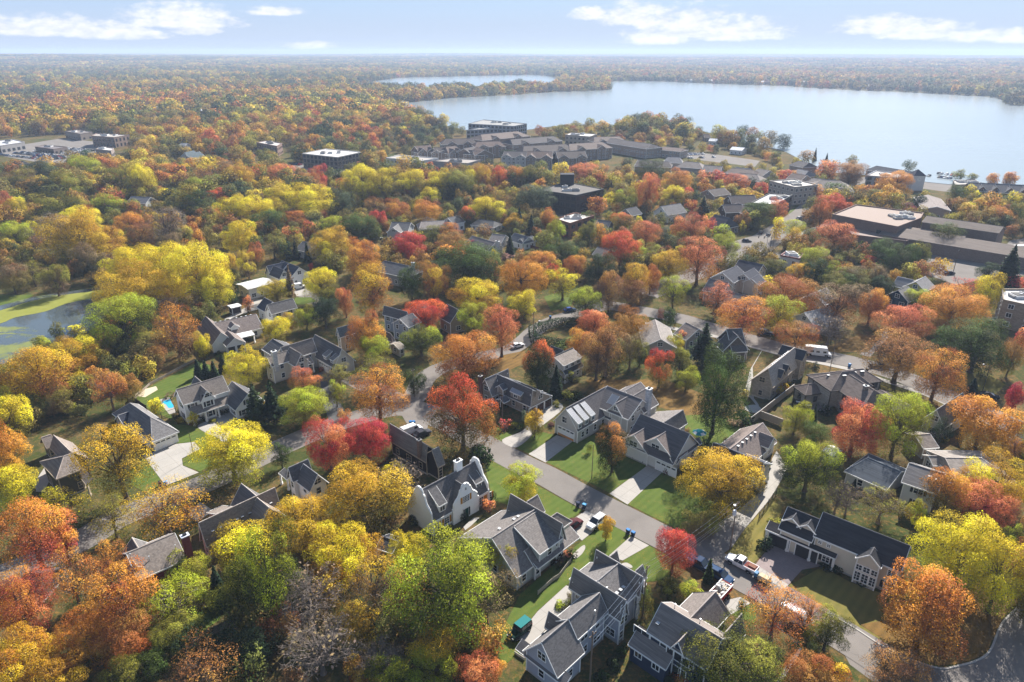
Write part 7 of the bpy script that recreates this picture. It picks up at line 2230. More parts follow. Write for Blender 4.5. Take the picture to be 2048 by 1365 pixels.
 ('mid',-170.5,243.3,5.5,11.4,'bv','olive and brown tree behind',0),
 ('sparse',-186.7,254.9,6.2,9.7,'bv','olive and brown half bare tree behind',0),
 ('mid',-188.4,245.7,6.5,11.3,'vb','broad brown and olive tree behind',0),
 ('big',-185.5,286.0,14.7,22.2,'vY','tall golden and olive tree in front of',12),
 ('sparse',-204.1,298.4,11.7,18.7,'bk','tall grey and brown half bare tree in front of',12),
 ('mid',-216.1,338.0,10.3,13.7,'vy','broad yellow and olive tree in front of',12),
 ('mid',-231.8,330.4,6.2,9.9,'vy','yellow and olive tree behind',0),
 ('mid',-168.9,262.5,6.8,14.6,'Gb','broad brown and dark green tree behind',0),
 ('big',-174.0,283.3,8.8,17.3,'OY','tall golden and rust tree behind',0),
 ('bare',-161.7,266.6,4.6,10.4,'bk','grey and brown bare tree behind',0),
 ('mid',-186.2,327.8,7.2,12.8,'Oo','broad orange and rust tree in front of',12),
 ('mid',-165.7,298.5,6.6,14.6,'bO','broad rust and brown tree left of',39),
 ('mid',-170.5,296.6,5.1,9.0,'Gg','green and dark green tree left of',39,-0.1),
 ('sparse',-159.1,307.5,10.5,19.4,'bk','tall grey and brown half bare tree behind',39),
 ('mid',-151.5,296.3,6.1,10.7,'vb','brown and olive tree behind',39),
 ('mid',-170.8,396.1,7.9,11.6,'br','broad red and brown tree left of',57),
 ('mid',-235.0,316.0,8.1,11.2,'vl','broad lime and olive tree in front of',12),
 ('mid',-261.6,359.2,5.4,14.1,'vy','yellow and olive tree close in front of',12),
 ('mid',-269.8,362.9,5.5,16.4,'bp','tall coral and brown tree in front of',12),
 ('big',-237.9,357.3,12.6,16.7,'Gv','tall olive and dark green tree behind',0,-0.1),
 ('mid',-219.8,371.0,10.0,13.2,'Gl','broad lime and dark green tree in front of',12,-0.1),
 ('big',-267.1,412.9,13.7,18.2,'Gv','tall olive and dark green tree close in front of',12,-0.1),
 ('mid',-275.9,404.7,8.1,16.8,'Gs','tall deep green and dark green tree behind',0),
 ('mid',-312.6,438.0,12.3,16.4,'bv','tall olive and brown tree in front of',12),
 ('mid',-326.5,478.4,10.2,15.3,'Gs','tall deep green and dark green tree close in front of',12),
 ('big',-241.1,426.8,12.0,20.0,'Gv','tall olive and dark green tree right of',12,-0.1),
 ('mid',-227.2,422.9,8.4,21.3,'vy','tall yellow and olive tree right of',12),
 ('mid',-245.3,415.3,7.6,10.9,'bc','broad crimson and brown tree in front of',12),
 ('mid',-298.9,485.8,13.6,18.0,'vl','tall lime and olive tree right of',12),
 ('mid',-190.2,416.8,11.1,14.7,'Gl','broad lime and dark green tree left of',57,-0.1),
 ('mid',-173.8,380.3,10.2,13.5,'fG','broad dark green and sage tree behind',36),
 ('mid',-242.9,487.0,8.8,12.7,'Oo','broad orange and rust tree right of',12),
 ('sparse',-198.6,448.9,8.2,16.6,'bO','tall rust and brown half bare tree left of',57),
 ('mid',-204.4,494.7,9.0,12.9,'Ob','broad brown and rust tree left of',57),
 ('mid',-118.8,187.0,3.8,6.5,'Gv','low olive and dark green tree right of',0,-0.1),
 ('mid',-110.5,189.0,4.7,8.4,'bv','olive and brown tree left of',27),
 ('mid',-102.6,179.4,3.3,7.0,'bO','low rust and brown tree left of',27),
 ('mid',-113.6,153.1,5.3,7.6,'bv','low olive and brown tree behind',37),
 ('mid',-118.1,147.5,4.1,7.2,'vG','low dark green and olive tree behind',37),
 ('mid',-72.7,169.5,6.2,10.1,'vy','yellow and olive tree left of',50),
 ('mid',-55.9,163.9,4.4,7.7,'vp','low coral and olive tree in front of',50),
 ('big',-51.4,148.2,6.5,8.7,'vl','broad lime and olive tree in front of',50),
 ('mid',-45.3,156.3,2.6,7.6,'vl','low lime and olive tree in front of',50),
 ('pine',-62.2,146.0,4.0,11.7,'Gf','sage and dark green pine right of',41),
 ('pine',-58.7,147.6,3.8,11.9,'sG','dark green and deep green pine right of',41),
 ('column',-88.6,174.0,1.6,5.5,'ss','leftmost deep green columnar evergreen in front of',27),
 ('column',-86.1,173.4,1.6,5.4,'ss','second from left deep green columnar evergreen in front of',27),
 ('column',-83.6,172.9,1.6,5.4,'ss','deep green columnar evergreen close behind',41),
 ('column',-82.9,177.2,1.6,5.5,'ss','rightmost deep green columnar evergreen in front of',27),
 ('sparse',-47.1,167.5,4.9,6.9,'bv','low olive and brown half bare tree right of',50),
 ('shrub',-78.9,147.0,1.0,0.8,'mm','purple brown shrub right of',18),
 ('shrub',-74.6,148.6,1.2,0.8,'Gv','olive and dark green shrub in front of',41,-0.1),
 ('spruce',253.9,587.0,2.1,10.7,'ss','deep green spruce behind',32),
 ('spruce',262.8,584.3,1.7,7.1,'ss','low deep green spruce behind',32),
 ('vase',230.7,470.4,10.9,16.4,'bO','tall rust and brown spreading tree right of',32),
 ('sparse',57.8,72.1,3.6,5.0,'bO','low rust and brown half bare tree close by the left of',30),
 ('big',83.8,82.5,6.1,13.2,'vy','yellow and olive tree behind',30),
 ('mid',85.4,88.4,4.8,12.6,'vO','rust and olive tree behind',30),
]
FILL = [
 (47.5,383.1,6.9,10.6,'O','o'), (292.9,397.0,6.6,10.7,'v','y'), (40.4,309.0,3.7,11.7,'v','o'), (-205.8,411.8,7.6,10.0,'v','y'),
 (67.1,454.3,6.9,12.3,'v','O'), (15.5,260.0,4.2,7.3,'Y','r'), (-173.5,472.2,6.6,13.9,'p','o'), (53.1,213.1,2.7,7.0,'G','g'),
 (123.5,347.4,5.4,9.5,'G','v'), (192.1,391.1,6.5,9.5,'r','p'), (151.2,275.2,4.8,6.8,'O','r'), (173.1,264.7,3.8,9.2,'O','Y'),
 (273.6,395.3,6.6,9.7,'v','g'), (129.1,326.9,3.5,10.9,'Y','y'), (283.1,395.7,7.1,9.5,'v','g'), (228.5,502.7,8.9,11.8,'o','p'),
 (-29.2,287.5,6.5,8.6,'Y','o'), (-236.4,499.2,8.2,11.6,'O','Y'), (17.3,434.5,6.1,11.8,'Y','o'), (129.4,467.9,7.1,11.5,'o','p'),
 (38.3,348.5,5.4,8.7,'v','g'), (-143.1,304.4,3.1,10.0,'O','o'), (96.8,335.5,4.4,10.2,'r','p'), (278.2,414.8,5.7,11.2,'v','y'),
 (233.6,392.6,5.5,10.7,'G','s'), (184.8,417.7,6.4,10.2,'O','o'), (-90.3,152.3,2.1,4.5,'v','y'), (237.6,521.0,8.4,11.4,'o','O'),
 (194.4,249.9,4.2,5.9,'r','c'), (158.7,195.5,2.5,6.1,'r','p'), (-144.7,201.2,2.4,6.0,'G','v'), (97.5,249.6,4.6,6.0,'l','y'),
 (140.3,467.8,6.5,11.6,'r','p'), (101.7,326.6,5.1,7.4,'v','l'), (24.9,72.2,1.6,2.2,'p','o'), (-98.3,326.8,3.8,10.0,'O','p'),
 (3.2,146.8,1.8,4.5,'f','f'), (57.6,455.1,6.4,10.2,'r','p'), (56.0,397.9,5.1,10.0,'v','y'), (2.0,342.7,3.3,9.8,'v','Y'),
 (-140.2,203.4,3.0,4.3,'v','y'), (-108.2,323.8,5.5,7.3,'o','p'), (53.4,196.4,2.3,5.0,'r','p'), (-42.2,149.3,2.1,3.2,'o','O'),
 (-101.5,233.0,3.2,5.5,'s','G'), (37.6,85.7,0.9,3.0,'G','g'), (197.7,421.0,8.1,10.8,'v','g'), (-78.0,146.3,1.5,4.6,'v','y'),
 (-195.0,365.7,4.9,7.6,'v','Y'), (-218.4,452.6,6.0,9.3,'v','y'), (157.4,435.1,5.4,9.6,'r','p'), (256.3,664.9,8.8,12.8,'G','s'),
 (-7.5,285.5,2.2,7.2,'v','y'), (153.4,292.1,2.9,8.3,'G','g'), (-17.5,308.0,3.7,5.7,'r','c'), (250.6,372.5,3.5,8.5,'v','y'),
 (249.9,382.8,4.0,7.7,'v','g'), (221.1,433.0,5.4,8.4,'O','o'), (241.2,712.3,7.5,15.6,'b','O'), (-92.8,225.6,1.9,6.2,'G','p'),
 (249.4,681.9,7.2,14.5,'v','b'), (82.2,133.7,1.4,3.4,'O','o'), (-164.1,370.7,5.6,7.5,'r','p'), (-56.8,389.1,4.5,7.0,'v','y'),
 (108.3,423.9,4.3,8.7,'o','r'), (342.6,476.6,5.1,9.1,'O','o'), (218.8,396.9,5.5,7.3,'O','b'), (192.6,488.3,6.7,8.9,'r','p'),
 (243.2,577.5,7.2,9.5,'v','O'), (302.2,531.9,5.9,9.2,'v','G'), (260.7,377.1,3.5,6.6,'v','y'), (198.9,487.0,5.3,8.2,'O','o'),
 (345.9,480.7,5.3,8.2,'O','o'), (116.6,340.2,2.0,6.5,'v','y'), (231.5,407.3,3.4,8.9,'s','G'), (156.4,452.1,3.7,9.8,'G','s'),
 (48.7,452.1,5.8,7.6,'r','p'), (244.6,753.0,6.6,14.1,'s','G'), (222.3,384.3,5.4,7.1,'c','m'), (133.8,308.2,2.6,5.5,'Y','o'),
 (318.2,493.2,4.7,8.4,'G','v'), (173.9,272.5,2.0,5.7,'y','O'), (331.6,476.4,4.3,7.6,'O','o'), (174.4,446.8,4.3,6.5,'Y','o'),
 (29.4,483.8,4.9,6.5,'v','G'), (245.7,700.4,4.9,13.2,'b','v'), (273.9,561.5,5.0,8.5,'b','v'), (17.7,134.7,0.9,2.8,'l','g'),
 (124.9,405.2,3.0,5.6,'Y','y'), (51.3,220.3,1.5,3.9,'p','q'), (128.2,309.8,2.2,4.8,'y','v'), (67.1,357.0,2.3,5.0,'l','y'),
 (339.3,487.9,4.0,5.9,'O','o'), (325.6,490.1,4.7,6.2,'G','v'), (142.1,285.8,1.7,2.9,'r','c'), (-84.5,277.0,1.2,3.4,'r','c'),
]
NAMES = {'spruce': ('spruce_tree', 'conifer', 'conifers among the houses'), 'pine': ('pine_tree', 'conifer', 'conifers among the houses'), 'column': ('columnar_evergreen', 'evergreen', 'narrow evergreens by the houses'),
   'shrub': ('shrub', 'shrub', 'garden shrubs'), 'bare': ('bare_tree', 'tree', 'leafless trees'), 'sparse': ('half_bare_tree', 'tree', 'half bare trees')}
for k, x, y, a, hh, cc, lab, pl, *turn in TREES:
 c0, c1 = cc
 lab = lab + ' ' + PLACES[pl]
 nm, ct, gp = NAMES.get(k, ('tree', 'tree', 'autumn trees among the houses'))
 key = k
 if k == 'big' and a < 5.2: key = 'mid'
 elif k == 'mid' and a < 3.1: key = 'small'
 elif k == 'mid' and a > 6.0: key = 'big'
 tree(key, x, y, a, hh, TREE_COL[c0], TREE_COL[c1], nm, lab, ct, gp, turn=turn[0] if turn else 0.0)

# ---------------------------------------------------------------- vehicles
UANG = VD - math.pi / 2          # down the street, towards the lower right of the picture
CAR = {}
TYRE = plain((0.018, 0.018, 0.018), .85, name='tyre_rubber')
HEAD = plain((0.75, 0.76, 0.75), .15, .6, name='headlight_lens')
TAIL = plain((0.35, 0.01, 0.01), .2, .6, name='tail_light_lens')

def paint(c):
 return plain(c, .6, .05, 0.0, .04, name='car_paint')

def wheel_meshes(r, w=.24):
 k = ('wheel', round(r, 2))
 if k not in CAR:
  t, m = MB(), MB()
  n = 14
  for q, prof in ((t, [(r * .62, -w / 2), (r * .95, -w / 2), (r, -w / 3), (r, w / 3), (r * .95, w / 2), (r * .62, w / 2)]), (m, [(0, w * .3), (r * .3, w * .36), (r * .62, w * .42), (r * .62, -w * .42), (0, -w * .4)])):
   for (r0, y0), (r1, y1) in zip(prof, prof[1:]):
    for i in range(n):
     a0, a1 = 2 * math.pi * i / n, 2 * math.pi * (i + 1) / n
     f = lambda rr, a, y: (rr * math.cos(a), y, rr * math.sin(a))
     pts = [f(r0, a0, y0), f(r0, a1, y0), f(r1, a1, y1), f(r1, a0, y1)]
     if r0 < 1e-6: pts = [pts[0], pts[2], pts[3]]
     elif r1 < 1e-6: pts = pts[:3]
     q.face(pts, TYRE if q is t else CHROME)
  CAR[k] = (t.mesh('tyre'), m.mesh('rim'))
 return CAR[k]

def loft(b, secs, mat):
 """secs: (x, half width, z low, z high, tumblehome) rings joined along x."""
 rings = []
 for x, hw, z0, z1, th in secs:
  m = (z0 + z1) / 2
  rings.append([(x, -hw * .94, z0), (x, -hw, z0 + (z1 - z0) * .25), (x, -hw, m + (z1 - z0) * .12), (x, -hw + th, z1), (x, hw - th, z1), (x, hw, m + (z1 - z0) * .12), (x, hw, z0 + (z1 - z0) * .25), (x, hw * .94, z0)])
 for r0, r1 in zip(rings, rings[1:]):
  for i in range(8):
   j = (i + 1) % 8
   b.face([r0[i], r1[i], r1[j], r0[j]], mat)
 b.face(rings[0][::-1], mat)
 b.face(rings[-1], mat)

def vehicle(kind, p, ang, color, label, name=None, cat=None, group=None):
 """Car, estate, van or pickup; front towards +x."""
 spec = {'car': (4.6, 1.8, 1.45, .33), 'suv': (4.8, 1.92, 1.78, .37), 'jeep': (4.3, 1.85, 1.85, .42), 'pickup': (5.7, 2.0, 1.85, .4), 'van': (5.6, 2.0, 2.2, .37), 'motorhome': (7.6, 2.3, 2.9, .42)}[kind]
 L, W, Hh, wr = spec
 root = empty(name or {'car': 'parked_car', 'suv': 'parked_car', 'jeep': 'off_road_car', 'pickup': 'pickup_truck', 'van': 'van', 'motorhome': 'motorhome'}[kind], (p[0], p[1], .09), ang)
 tag(root, label, cat or {'car': 'car', 'suv': 'car', 'jeep': 'car', 'pickup': 'pickup', 'van': 'van', 'motorhome': 'motorhome'}[kind], group)
 pm = paint(color)
 h = W / 2
 belt = {'car': .95, 'suv': 1.08, 'jeep': 1.15, 'pickup': 1.12, 'van': 1.15, 'motorhome': 1.2}[kind]
 z0 = .3
 f, r = L / 2, -L / 2
 b = MB()
 if kind == 'pickup':
  loft(b, [(r, h * .97, z0 + .15, belt, .05), (-.55, h, z0, belt, .06), (.9, h, z0, belt, .06), (f - 1.0, h * .98, z0, belt - .06, .09), (f - .15, h * .92, z0 + .08, belt - .16, .12), (f, h * .84, z0 + .18, belt - .32, .12)], pm)
 elif kind in ('van', 'motorhome'):
  loft(b, [(r, h * .96, z0, belt, .04), (r + .3, h, z0, belt, .04), (f - 1.2, h, z0, belt, .06), (f - .25, h * .92, z0 + .05, belt - .18, .1), (f, h * .84, z0 + .15, belt - .4, .1)], pm)
 else:
  loft(b, [(r, h * .86, z0 + .12, belt - .14, .1), (r + .25, h * .95, z0, belt - .02, .1), (r + 1.1, h, z0, belt, .07), (.75, h, z0, belt, .07), (f - .9, h * .97, z0, belt - .08, .1), (f - .2, h * .9, z0 + .05, belt - .2, .12), (f, h * .8, z0 + .15, belt - .36, .12)], pm)
 for x in (f * .62, r * .6):
  for s in (-1, 1):
   b.box(x - wr * 1.12, x + wr * 1.12, s * h - .03, s * h + .035, .32, .36 + wr * 1.05, plain((0.025, 0.025, 0.025), .8, name='wheel_arch'))
 b.obj('body', root)
 g = {'car': [(r + .35, .1), (r + 1.0, 1), (.15, 1), (1.05, .0)], 'suv': [(r + .12, .1), (r + .45, 1), (.35, 1), (1.15, .0)], 'jeep': [(r + .1, .0), (r + .18, 1), (.2, 1), (.55, .0)],
   'pickup': [(-.6, .0), (-.45, 1), (.75, 1), (1.45, .0)], 'van': [(r + .05, 0), (r + .12, 1), (f - 1.7, 1), (f - .95, 0)], 'motorhome': [(r + .05, 0), (r + .1, 1), (f - 1.4, 1), (f - 1.0, 0)]}[kind]
 xa, xb, xc, xd = [q[0] for q in g]
 zt = Hh - .07
 gl, rf = MB(), MB()
 hb, ht = h * .93, h * (.78 if kind not in ('van', 'motorhome', 'jeep') else .88)
 side_glass = kind not in ('van', 'motorhome')
 lo = [(xa, -hb, belt - .02), (xd, -hb, belt - .02), (xd, hb, belt - .02), (xa, hb, belt - .02)]
 hi = [(xb, -ht, zt), (xc, -ht, zt), (xc, ht, zt), (xb, ht, zt)]
 gl.hexa(lo, hi, GLASS if side_glass else pm)
 if not side_glass:
  gl.hexa([(xd - .52, -hb * .9, belt + .02), (xd + .02, -hb * .9, belt + .02), (xd + .02, hb * .9, belt + .02), (xd - .52, hb * .9, belt + .02)], [(xc - .3, -ht * .9, zt - .18), (xc + .1, -ht * .9, zt - .18), (xc + .1, ht * .9, zt - .18), (xc - .3, ht * .9, zt - .18)], GLASS)
  for s in (-1, 1):
   for x0 in ((xd - 1.5,) if kind == 'van' else (xd - 1.5, xd - 3.4, xd - 5.0)):
    y0, y1 = sorted((s * (hb - .06), s * (hb + .02)))
    gl.box(x0, x0 + .95, y0, y1, belt + .1, belt + .7, GLASS)
 gl.obj('window', root)
 rf.hexa([(x, y * 1.02, z) for x, y, z in hi], [(xb + .08, -ht * .94, Hh), (xc - .08, -ht * .94, Hh), (xc - .08, ht * .94, Hh), (xb + .08, ht * .94, Hh)], pm)
 for s in (-1, 1):
  for (x0, x1) in ((xa, xb), (xd, xc), ((xa + xd) / 2, (xb + xc) / 2)):
   rf.tube((x0, s * hb * 1.0, belt - .02), (x1, s * ht * 1.0, zt), .045, .045, pm, 4)
  if kind in ('suv', 'jeep', 'van'):
   rf.tube((xb + .2, s * ht * .8, Hh + .05), (xc - .2, s * ht * .8, Hh + .05), .025, .025, BLACKMETAL, 4)
 rf.obj('roof', root)
 tm, rm_ = wheel_meshes(wr)
 for x in (f * .62, r * .6):
  for s in (-1, 1):
   wo = bpy.data.objects.new('wheel', tm)
   COL.objects.link(wo); wo.parent = root; wo.location = (x, s * (h - .1), wr - .02); wo.rotation_euler = (0, 0, 0 if s > 0 else math.pi)
   link('rim', rm_, wo)
 for s in (-1, 1):
  m = MB(); y0, y1 = sorted((s * h * .45, s * h * .78)); m.box(f - .14, f + .02, y0, y1, belt - .5, belt - .34, HEAD); m.obj('headlight', root)
  m = MB(); y0, y1 = sorted((s * h * .6, s * h * .86)); m.box(r - .02, r + .1, y0, y1, belt - .42, belt - .2, TAIL); m.obj('tail_light', root)
  m = MB(); y0, y1 = sorted((s * h * .98, s * (h + .2))); m.box(xd - .35, xd - .2, y0, y1, belt - .02, belt + .16, pm); m.obj('mirror', root)
 m = MB(); m.box(f - .05, f + .05, -h * .8, h * .8, .32, .5, BLACKMETAL if kind in ('jeep', 'pickup') else pm); m.box(r - .05, r + .05, -h * .8, h * .8, .34, .55, CHROME if kind == 'pickup' else pm); m.obj('bumper', root)
 return root

wp = vehicle('pickup', (41.05,96.79), UANG + math.pi, (0.72, 0.72, 0.71), 'white pickup with rust brown load bed towing a beige trailer', 'pickup_truck')
b = MB(); b.box(-2.75, -.72, -.8, .8, 1.10, 1.14, plain((0.16, 0.05, 0.04), .9, name='rusty_bed')); b.box(-2.6, -1.3, -.5, .4, 1.14, 1.32, plain((0.2, 0.1, 0.07), .9, name='timber_load')); b.obj('load_bed', wp)
vehicle('pickup', (33.41,96.79), UANG, (0.012, 0.03, 0.075), 'dark blue pickup parked behind the narrow arborvitae')
vehicle('suv', (36.29,93.79), UANG, (0.016, 0.05, 0.12), 'deep blue car parked in front of the narrow arborvitae')
vehicle('van', (46.07,84.12), UANG, (0.78, 0.79, 0.8), 'white van with long roof parked under the coral red tree')
vehicle('suv', (16.41,108.45), DOWN, (0.74, 0.74, 0.72), 'white car with dark windows standing in the sage house drive')
vehicle('suv', (11.72,107.60), UP, (0.07, 0.012, 0.016), 'dark red car at the garage of the sage house')
j = vehicle('jeep', (1.19,81.55), DOWN, (0.01, 0.035, 0.025), 'dark green off road car with teal roof beside the rear drive')
b = MB(); b.box(-2.0, .5, -.75, .75, 1.86, 1.92, plain((0.02, 0.16, 0.16), .5, name='teal_soft_top')); b.obj('soft_top', j)
b = MB(); b.lathe([(0, -.12), (.36, -.12), (.38, 0), (.36, .12), (0, .12)], (0, 0, 0), TYRE, 14); q = b.obj('spare_wheel', j, loc=(-2.25, 0, 1.15)); q.rotation_euler = (0, math.pi / 2, 0)
vehicle('car', (20.6,227.2), R(18), (0.02, 0.06, 0.22), 'bright blue car on the bend of the narrow street')
vehicle('motorhome', (92.6,189.0), R(-16), (0.7, 0.7, 0.69), 'long white motorhome parked on the wide street')
vehicle('pickup', (107.3,180.7), R(-14), (0.02, 0.02, 0.023), 'black pickup parked on the wide street under the rust coloured tree')
vehicle('car', (127.1,161.6), R(-24), (0.02, 0.02, 0.024), 'black car behind the orange dome tree')
vehicle('car', (1.7,195.2), R(35), (0.7, 0.7, 0.7), 'white car under the coral tree by the winding street')
vehicle('car', (-21.5,142.1), R(40), (0.04, 0.04, 0.05), 'dark car in the shaded yard behind the brown house')
vehicle('van', (-24.3,143.3), R(40), (0.7, 0.71, 0.72), 'white van in the shaded yard behind the brown house')
vehicle('van', (-83.0,252.1), R(30), (0.75, 0.75, 0.76), 'white van in the drive of the navy roofed farmhouse')
vehicle('suv', (82.6,205.7), R(-15), (0.05, 0.06, 0.09), 'blue grey car on the wide street under the coral spreading tree')
vehicle('suv', (92.1,245.4), R(-20), (0.5, 0.5, 0.52), 'silver car beside the grey hipped house')
for fx, ang, c, lab in [((113.6,323.0), -10, (0.03, 0.03, 0.04), 'dark car crossing the open junction'), ((157.8,371.3), 35, (0.3, 0.3, 0.31), 'grey car parked by the school pavement, left of a pair'), ((161.7,375.1), 35, (0.2, 0.22, 0.25), 'slate car parked by the school pavement, right of a pair'),
  ((164.6,321.8), 10, (0.03, 0.03, 0.03), 'black car parked under the coral tree in front of the school'), ((193.6,302.2), 15, (0.12, 0.2, 0.35), 'blue car in front of the long brick hall'), ((197.6,298.8), 15, (0.55, 0.57, 0.6), 'silver car in front of the long brick hall'),
  ((199.5,297.5), 80, (0.03, 0.03, 0.03), 'black car in front of the long brick hall'), ((181.0,271.0), 10, (0.03, 0.035, 0.06), 'navy car by the round island of the car park'), ((163.2,217.9), 20, (0.3, 0.34, 0.4), 'blue grey car beside the tan stone apartment block'),
  ((165.8,217.1), 20, (0.7, 0.7, 0.7), 'white car beside the tan stone apartment block'), ((-6.4,351.2), 10, (0.1, 0.25, 0.27), 'teal car in the drive of the white bungalow'), ((27.5,332.9), 30, (0.3, 0.03, 0.03), 'red car beside the brick and white block'),
  ((30.4,341.8), 30, (0.3, 0.33, 0.38), 'grey blue car beside the brick and white block'), ((26.4,410.4), 10, (0.5, 0.52, 0.54), 'silver car below the black office block'), ((24.7,399.6), 10, (0.04, 0.06, 0.1), 'dark blue car below the black office block'),
  ((27.1,403.7), 12, (0.7, 0.7, 0.7), 'white car below the black office block'), ((126.0,339.5), 60, (0.03, 0.03, 0.03), 'black car waiting at the upper side of the junction'), ((128.0,334.6), 60, (0.05, 0.05, 0.06), 'charcoal car waiting beside the traffic signal'),
  ((117.3,290.7), 0, (0.3, 0.38, 0.45), 'pale blue car behind the block with dark red band'), ((-65.7,327.7), 20, (0.5, 0.5, 0.52), 'silver car in the drive of the tan cottage')]:
 vehicle('car', fx, R(ang), c, lab)
vehicle('motorhome', (233.7,305.9), R(10), (0.66, 0.66, 0.66), 'white motorhome parked at the right edge by the brick hall')

# trailers
tr = empty('trailer', (*(43.42,92.87), .07), UANG + math.pi); tag(tr, 'beige trailer with a tank hitched behind the white pickup', 'trailer')
BEIGE = plain((0.45, 0.36, 0.24), .6, name='beige_paint')
b = MB(); b.box(-1.5, 1.5, -.8, .8, .55, .7, BLACKMETAL); b.tube((1.5, .5, .6), (2.6, 0, .6), .06, .06, BLACKMETAL); b.tube((1.5, -.5, .6), (2.6, 0, .6), .06, .06, BLACKMETAL); b.obj('frame', tr)
b = MB()
loft(b, [(-1.3, .6, .75, 1.3, .2), (-1.15, .75, .7, 1.5, .25), (.5, .75, .7, 1.5, .25), (.7, .6, .75, 1.3, .2)], BEIGE); b.obj('tank', tr)
b = MB(); b.box(.85, 1.4, -.4, .4, .7, 1.5, plain((0.05, 0.16, 0.3), .5, name='blue_box')); b.obj('pump', tr)
tm, rm_ = wheel_meshes(.34)
for s in (-1, 1):
 w_ = link('wheel', tm, tr, (-.2, s * .95, .33), 0 if s > 0 else math.pi); link('rim', rm_, w_)
dp = empty('dump_trailer', (*(35.22,89.50), .07), DOWN); tag(dp, 'red tipping trailer heaped with pale debris beside the navy house', 'trailer')
RED = plain((0.33, 0.02, 0.02), .45, name='red_paint')
b = MB(); b.box(-2.1, 2.1, -1.05, 1.05, .6, .75, RED)
for s in (-1, 1):
 y0, y1 = sorted((s * 1.05, s * .98)); b.box(-2.1, 2.1, y0, y1, .75, 1.7, RED)
 y0, y1 = sorted((s * 1.12, s * .93)); b.box(-2.15, 2.15, y0, y1, 1.7, 1.78, WHITE)
 for i in range(5): y0, y1 = sorted((s * 1.05, s * 1.12)); b.box(-2 + i, -1.9 + i, y0, y1, .7, 1.7, RED)
for x in (-2.1, 2.05): b.box(x, x + .07, -1, 1, .75, 1.7, RED)
b.obj('box', dp)
b = MB(); rr_ = random.Random(4)
for i in range(46):
 x, y = rr_.uniform(-1.8, 1.8), rr_.uniform(-.8, .8); s = rr_.uniform(.12, .38)
 z = 1.55 + .35 * (1 - abs(x) / 2) + rr_.uniform(-.1, .1)
 c_ = [plain((0.66, 0.64, 0.6), .9, name='rubble'), plain((0.42, 0.36, 0.28), .9, name='scrap_wood'), plain((0.3, 0.3, 0.3), .9, name='grey_rubble')][i % 3]
 a_ = rr_.uniform(0, 3)
 box_at(b, (x, y), (math.cos(a_), math.sin(a_)), (-math.sin(a_), math.cos(a_)), -s, s, -s * .4, s * .4, .8, z, c_)
b.obj('load', dp)
b = MB(); b.lathe([(.3, 0), (.3, .7), (0, .75)], (2.5, 0, .7), RED, 10); b.tube((2.1, 0, .6), (3.3, 0, .55), .08, .08, BLACKMETAL); b.obj('drawbar', dp)
for x in (-.6, .35):
 for s in (-1, 1):
  w_ = link('wheel', tm, dp, (x, s * 1.18, .33), 0 if s > 0 else math.pi); link('rim', rm_, w_)

# wheeled bins
BIN = {}

def bin_(p, ang, body, lid, label, group='wheeled bins put out at the kerb'):
 r = empty('wheeled_bin', (*p, .06), ang); tag(r, label, 'bin', group)
 k = (body, lid)
 if k not in BIN:
  b = MB(); m = plain(body, .5, name='bin_plastic')
  b.hexa([(-.24, -.22, .06), (.24, -.22, .06), (.24, .26, .06), (-.24, .26, .06)], [(-.31, -.34, .98), (.31, -.34, .98), (.31, .38, .98), (-.31, .38, .98)], m)
  l = MB(); ml = plain(lid, .45, name='bin_lid')
  l.hexa([(-.34, -.38, .98), (.34, -.38, .98), (.34, .42, .98), (-.34, .42, .98)], [(-.3, -.3, 1.1), (.3, -.3, 1.1), (.3, .38, 1.1), (-.3, .38, 1.1)], ml)
  l.tube((-.25, .46, 1.0), (.25, .46, 1.0), .025, .025, ml, 5)
  w = MB()
  for i in range(10):
   a0, a1 = 2 * math.pi * i / 10, 2 * math.pi * (i + 1) / 10
   q = lambda a, x: (x, .12 * math.cos(a), .12 * math.sin(a))
   w.face([q(a0, -.03), q(a1, -.03), q(a1, .03), q(a0, .03)], RUBBER)
   w.face([(.03, 0, 0), q(a0, .03), q(a1, .03)], RUBBER); w.face([(-.03, 0, 0), q(a1, -.03), q(a0, -.03)], RUBBER)
  BIN[k] = (b.mesh('body'), l.mesh('lid'), w.mesh('wheel'))
 bm_, lm_, wm_ = BIN[k]
 link('body', bm_, r); link('lid', lm_, r)
 for s in (-.27, .27): link('wheel', wm_, r, (s, .3, .12))

DB, BL = (0.012, 0.02, 0.05), (0.03, 0.16, 0.4)
bin_((13.39,114.20), 1.0, DB, DB, 'dark bin in the tree shadow beside a blue lidded bin')
bin_((14.61,113.66), 1.0, DB, (0.1, 0.32, 0.55), 'blue lidded bin beside the tree shadow on the street')
bin_((22.19,105.74), .8, DB, BL, 'left of two blue bins beside the sage house lawn')
bin_((23.02,105.01), .8, DB, BL, 'right of two blue bins beside the sage house lawn')
bin_((-74.6,121.4), .3, DB, DB, 'dark bin left of the blue bin at the broad concrete drive')
bin_((-73.5,121.5), .3, BL, (0.1, 0.3, 0.55), 'bright blue bin at the foot of the broad concrete drive')
bin_((-25.0,147.1), .5, (0.02, 0.1, 0.22), BL, 'left of two blue bins in the shaded yard')
bin_((-24.2,147.1), .5, (0.02, 0.1, 0.22), BL, 'right of two blue bins in the shaded yard')
bin_((98.6,180.7), .3, BL, BL, 'blue bin on the verge of the wide street')
bin_((102.2,177.6), .3, (0.03, 0.03, 0.03), (0.03, 0.03, 0.03), 'black bin on the verge of the wide street')
bin_((9.3,215.1), .3, (0.03, 0.03, 0.03), (0.4, 0.4, 0.4), 'pale lidded bin on the winding street')
bin_((13.2,219.7), .3, DB, BL, 'blue bin by the end of the clipped hedge')

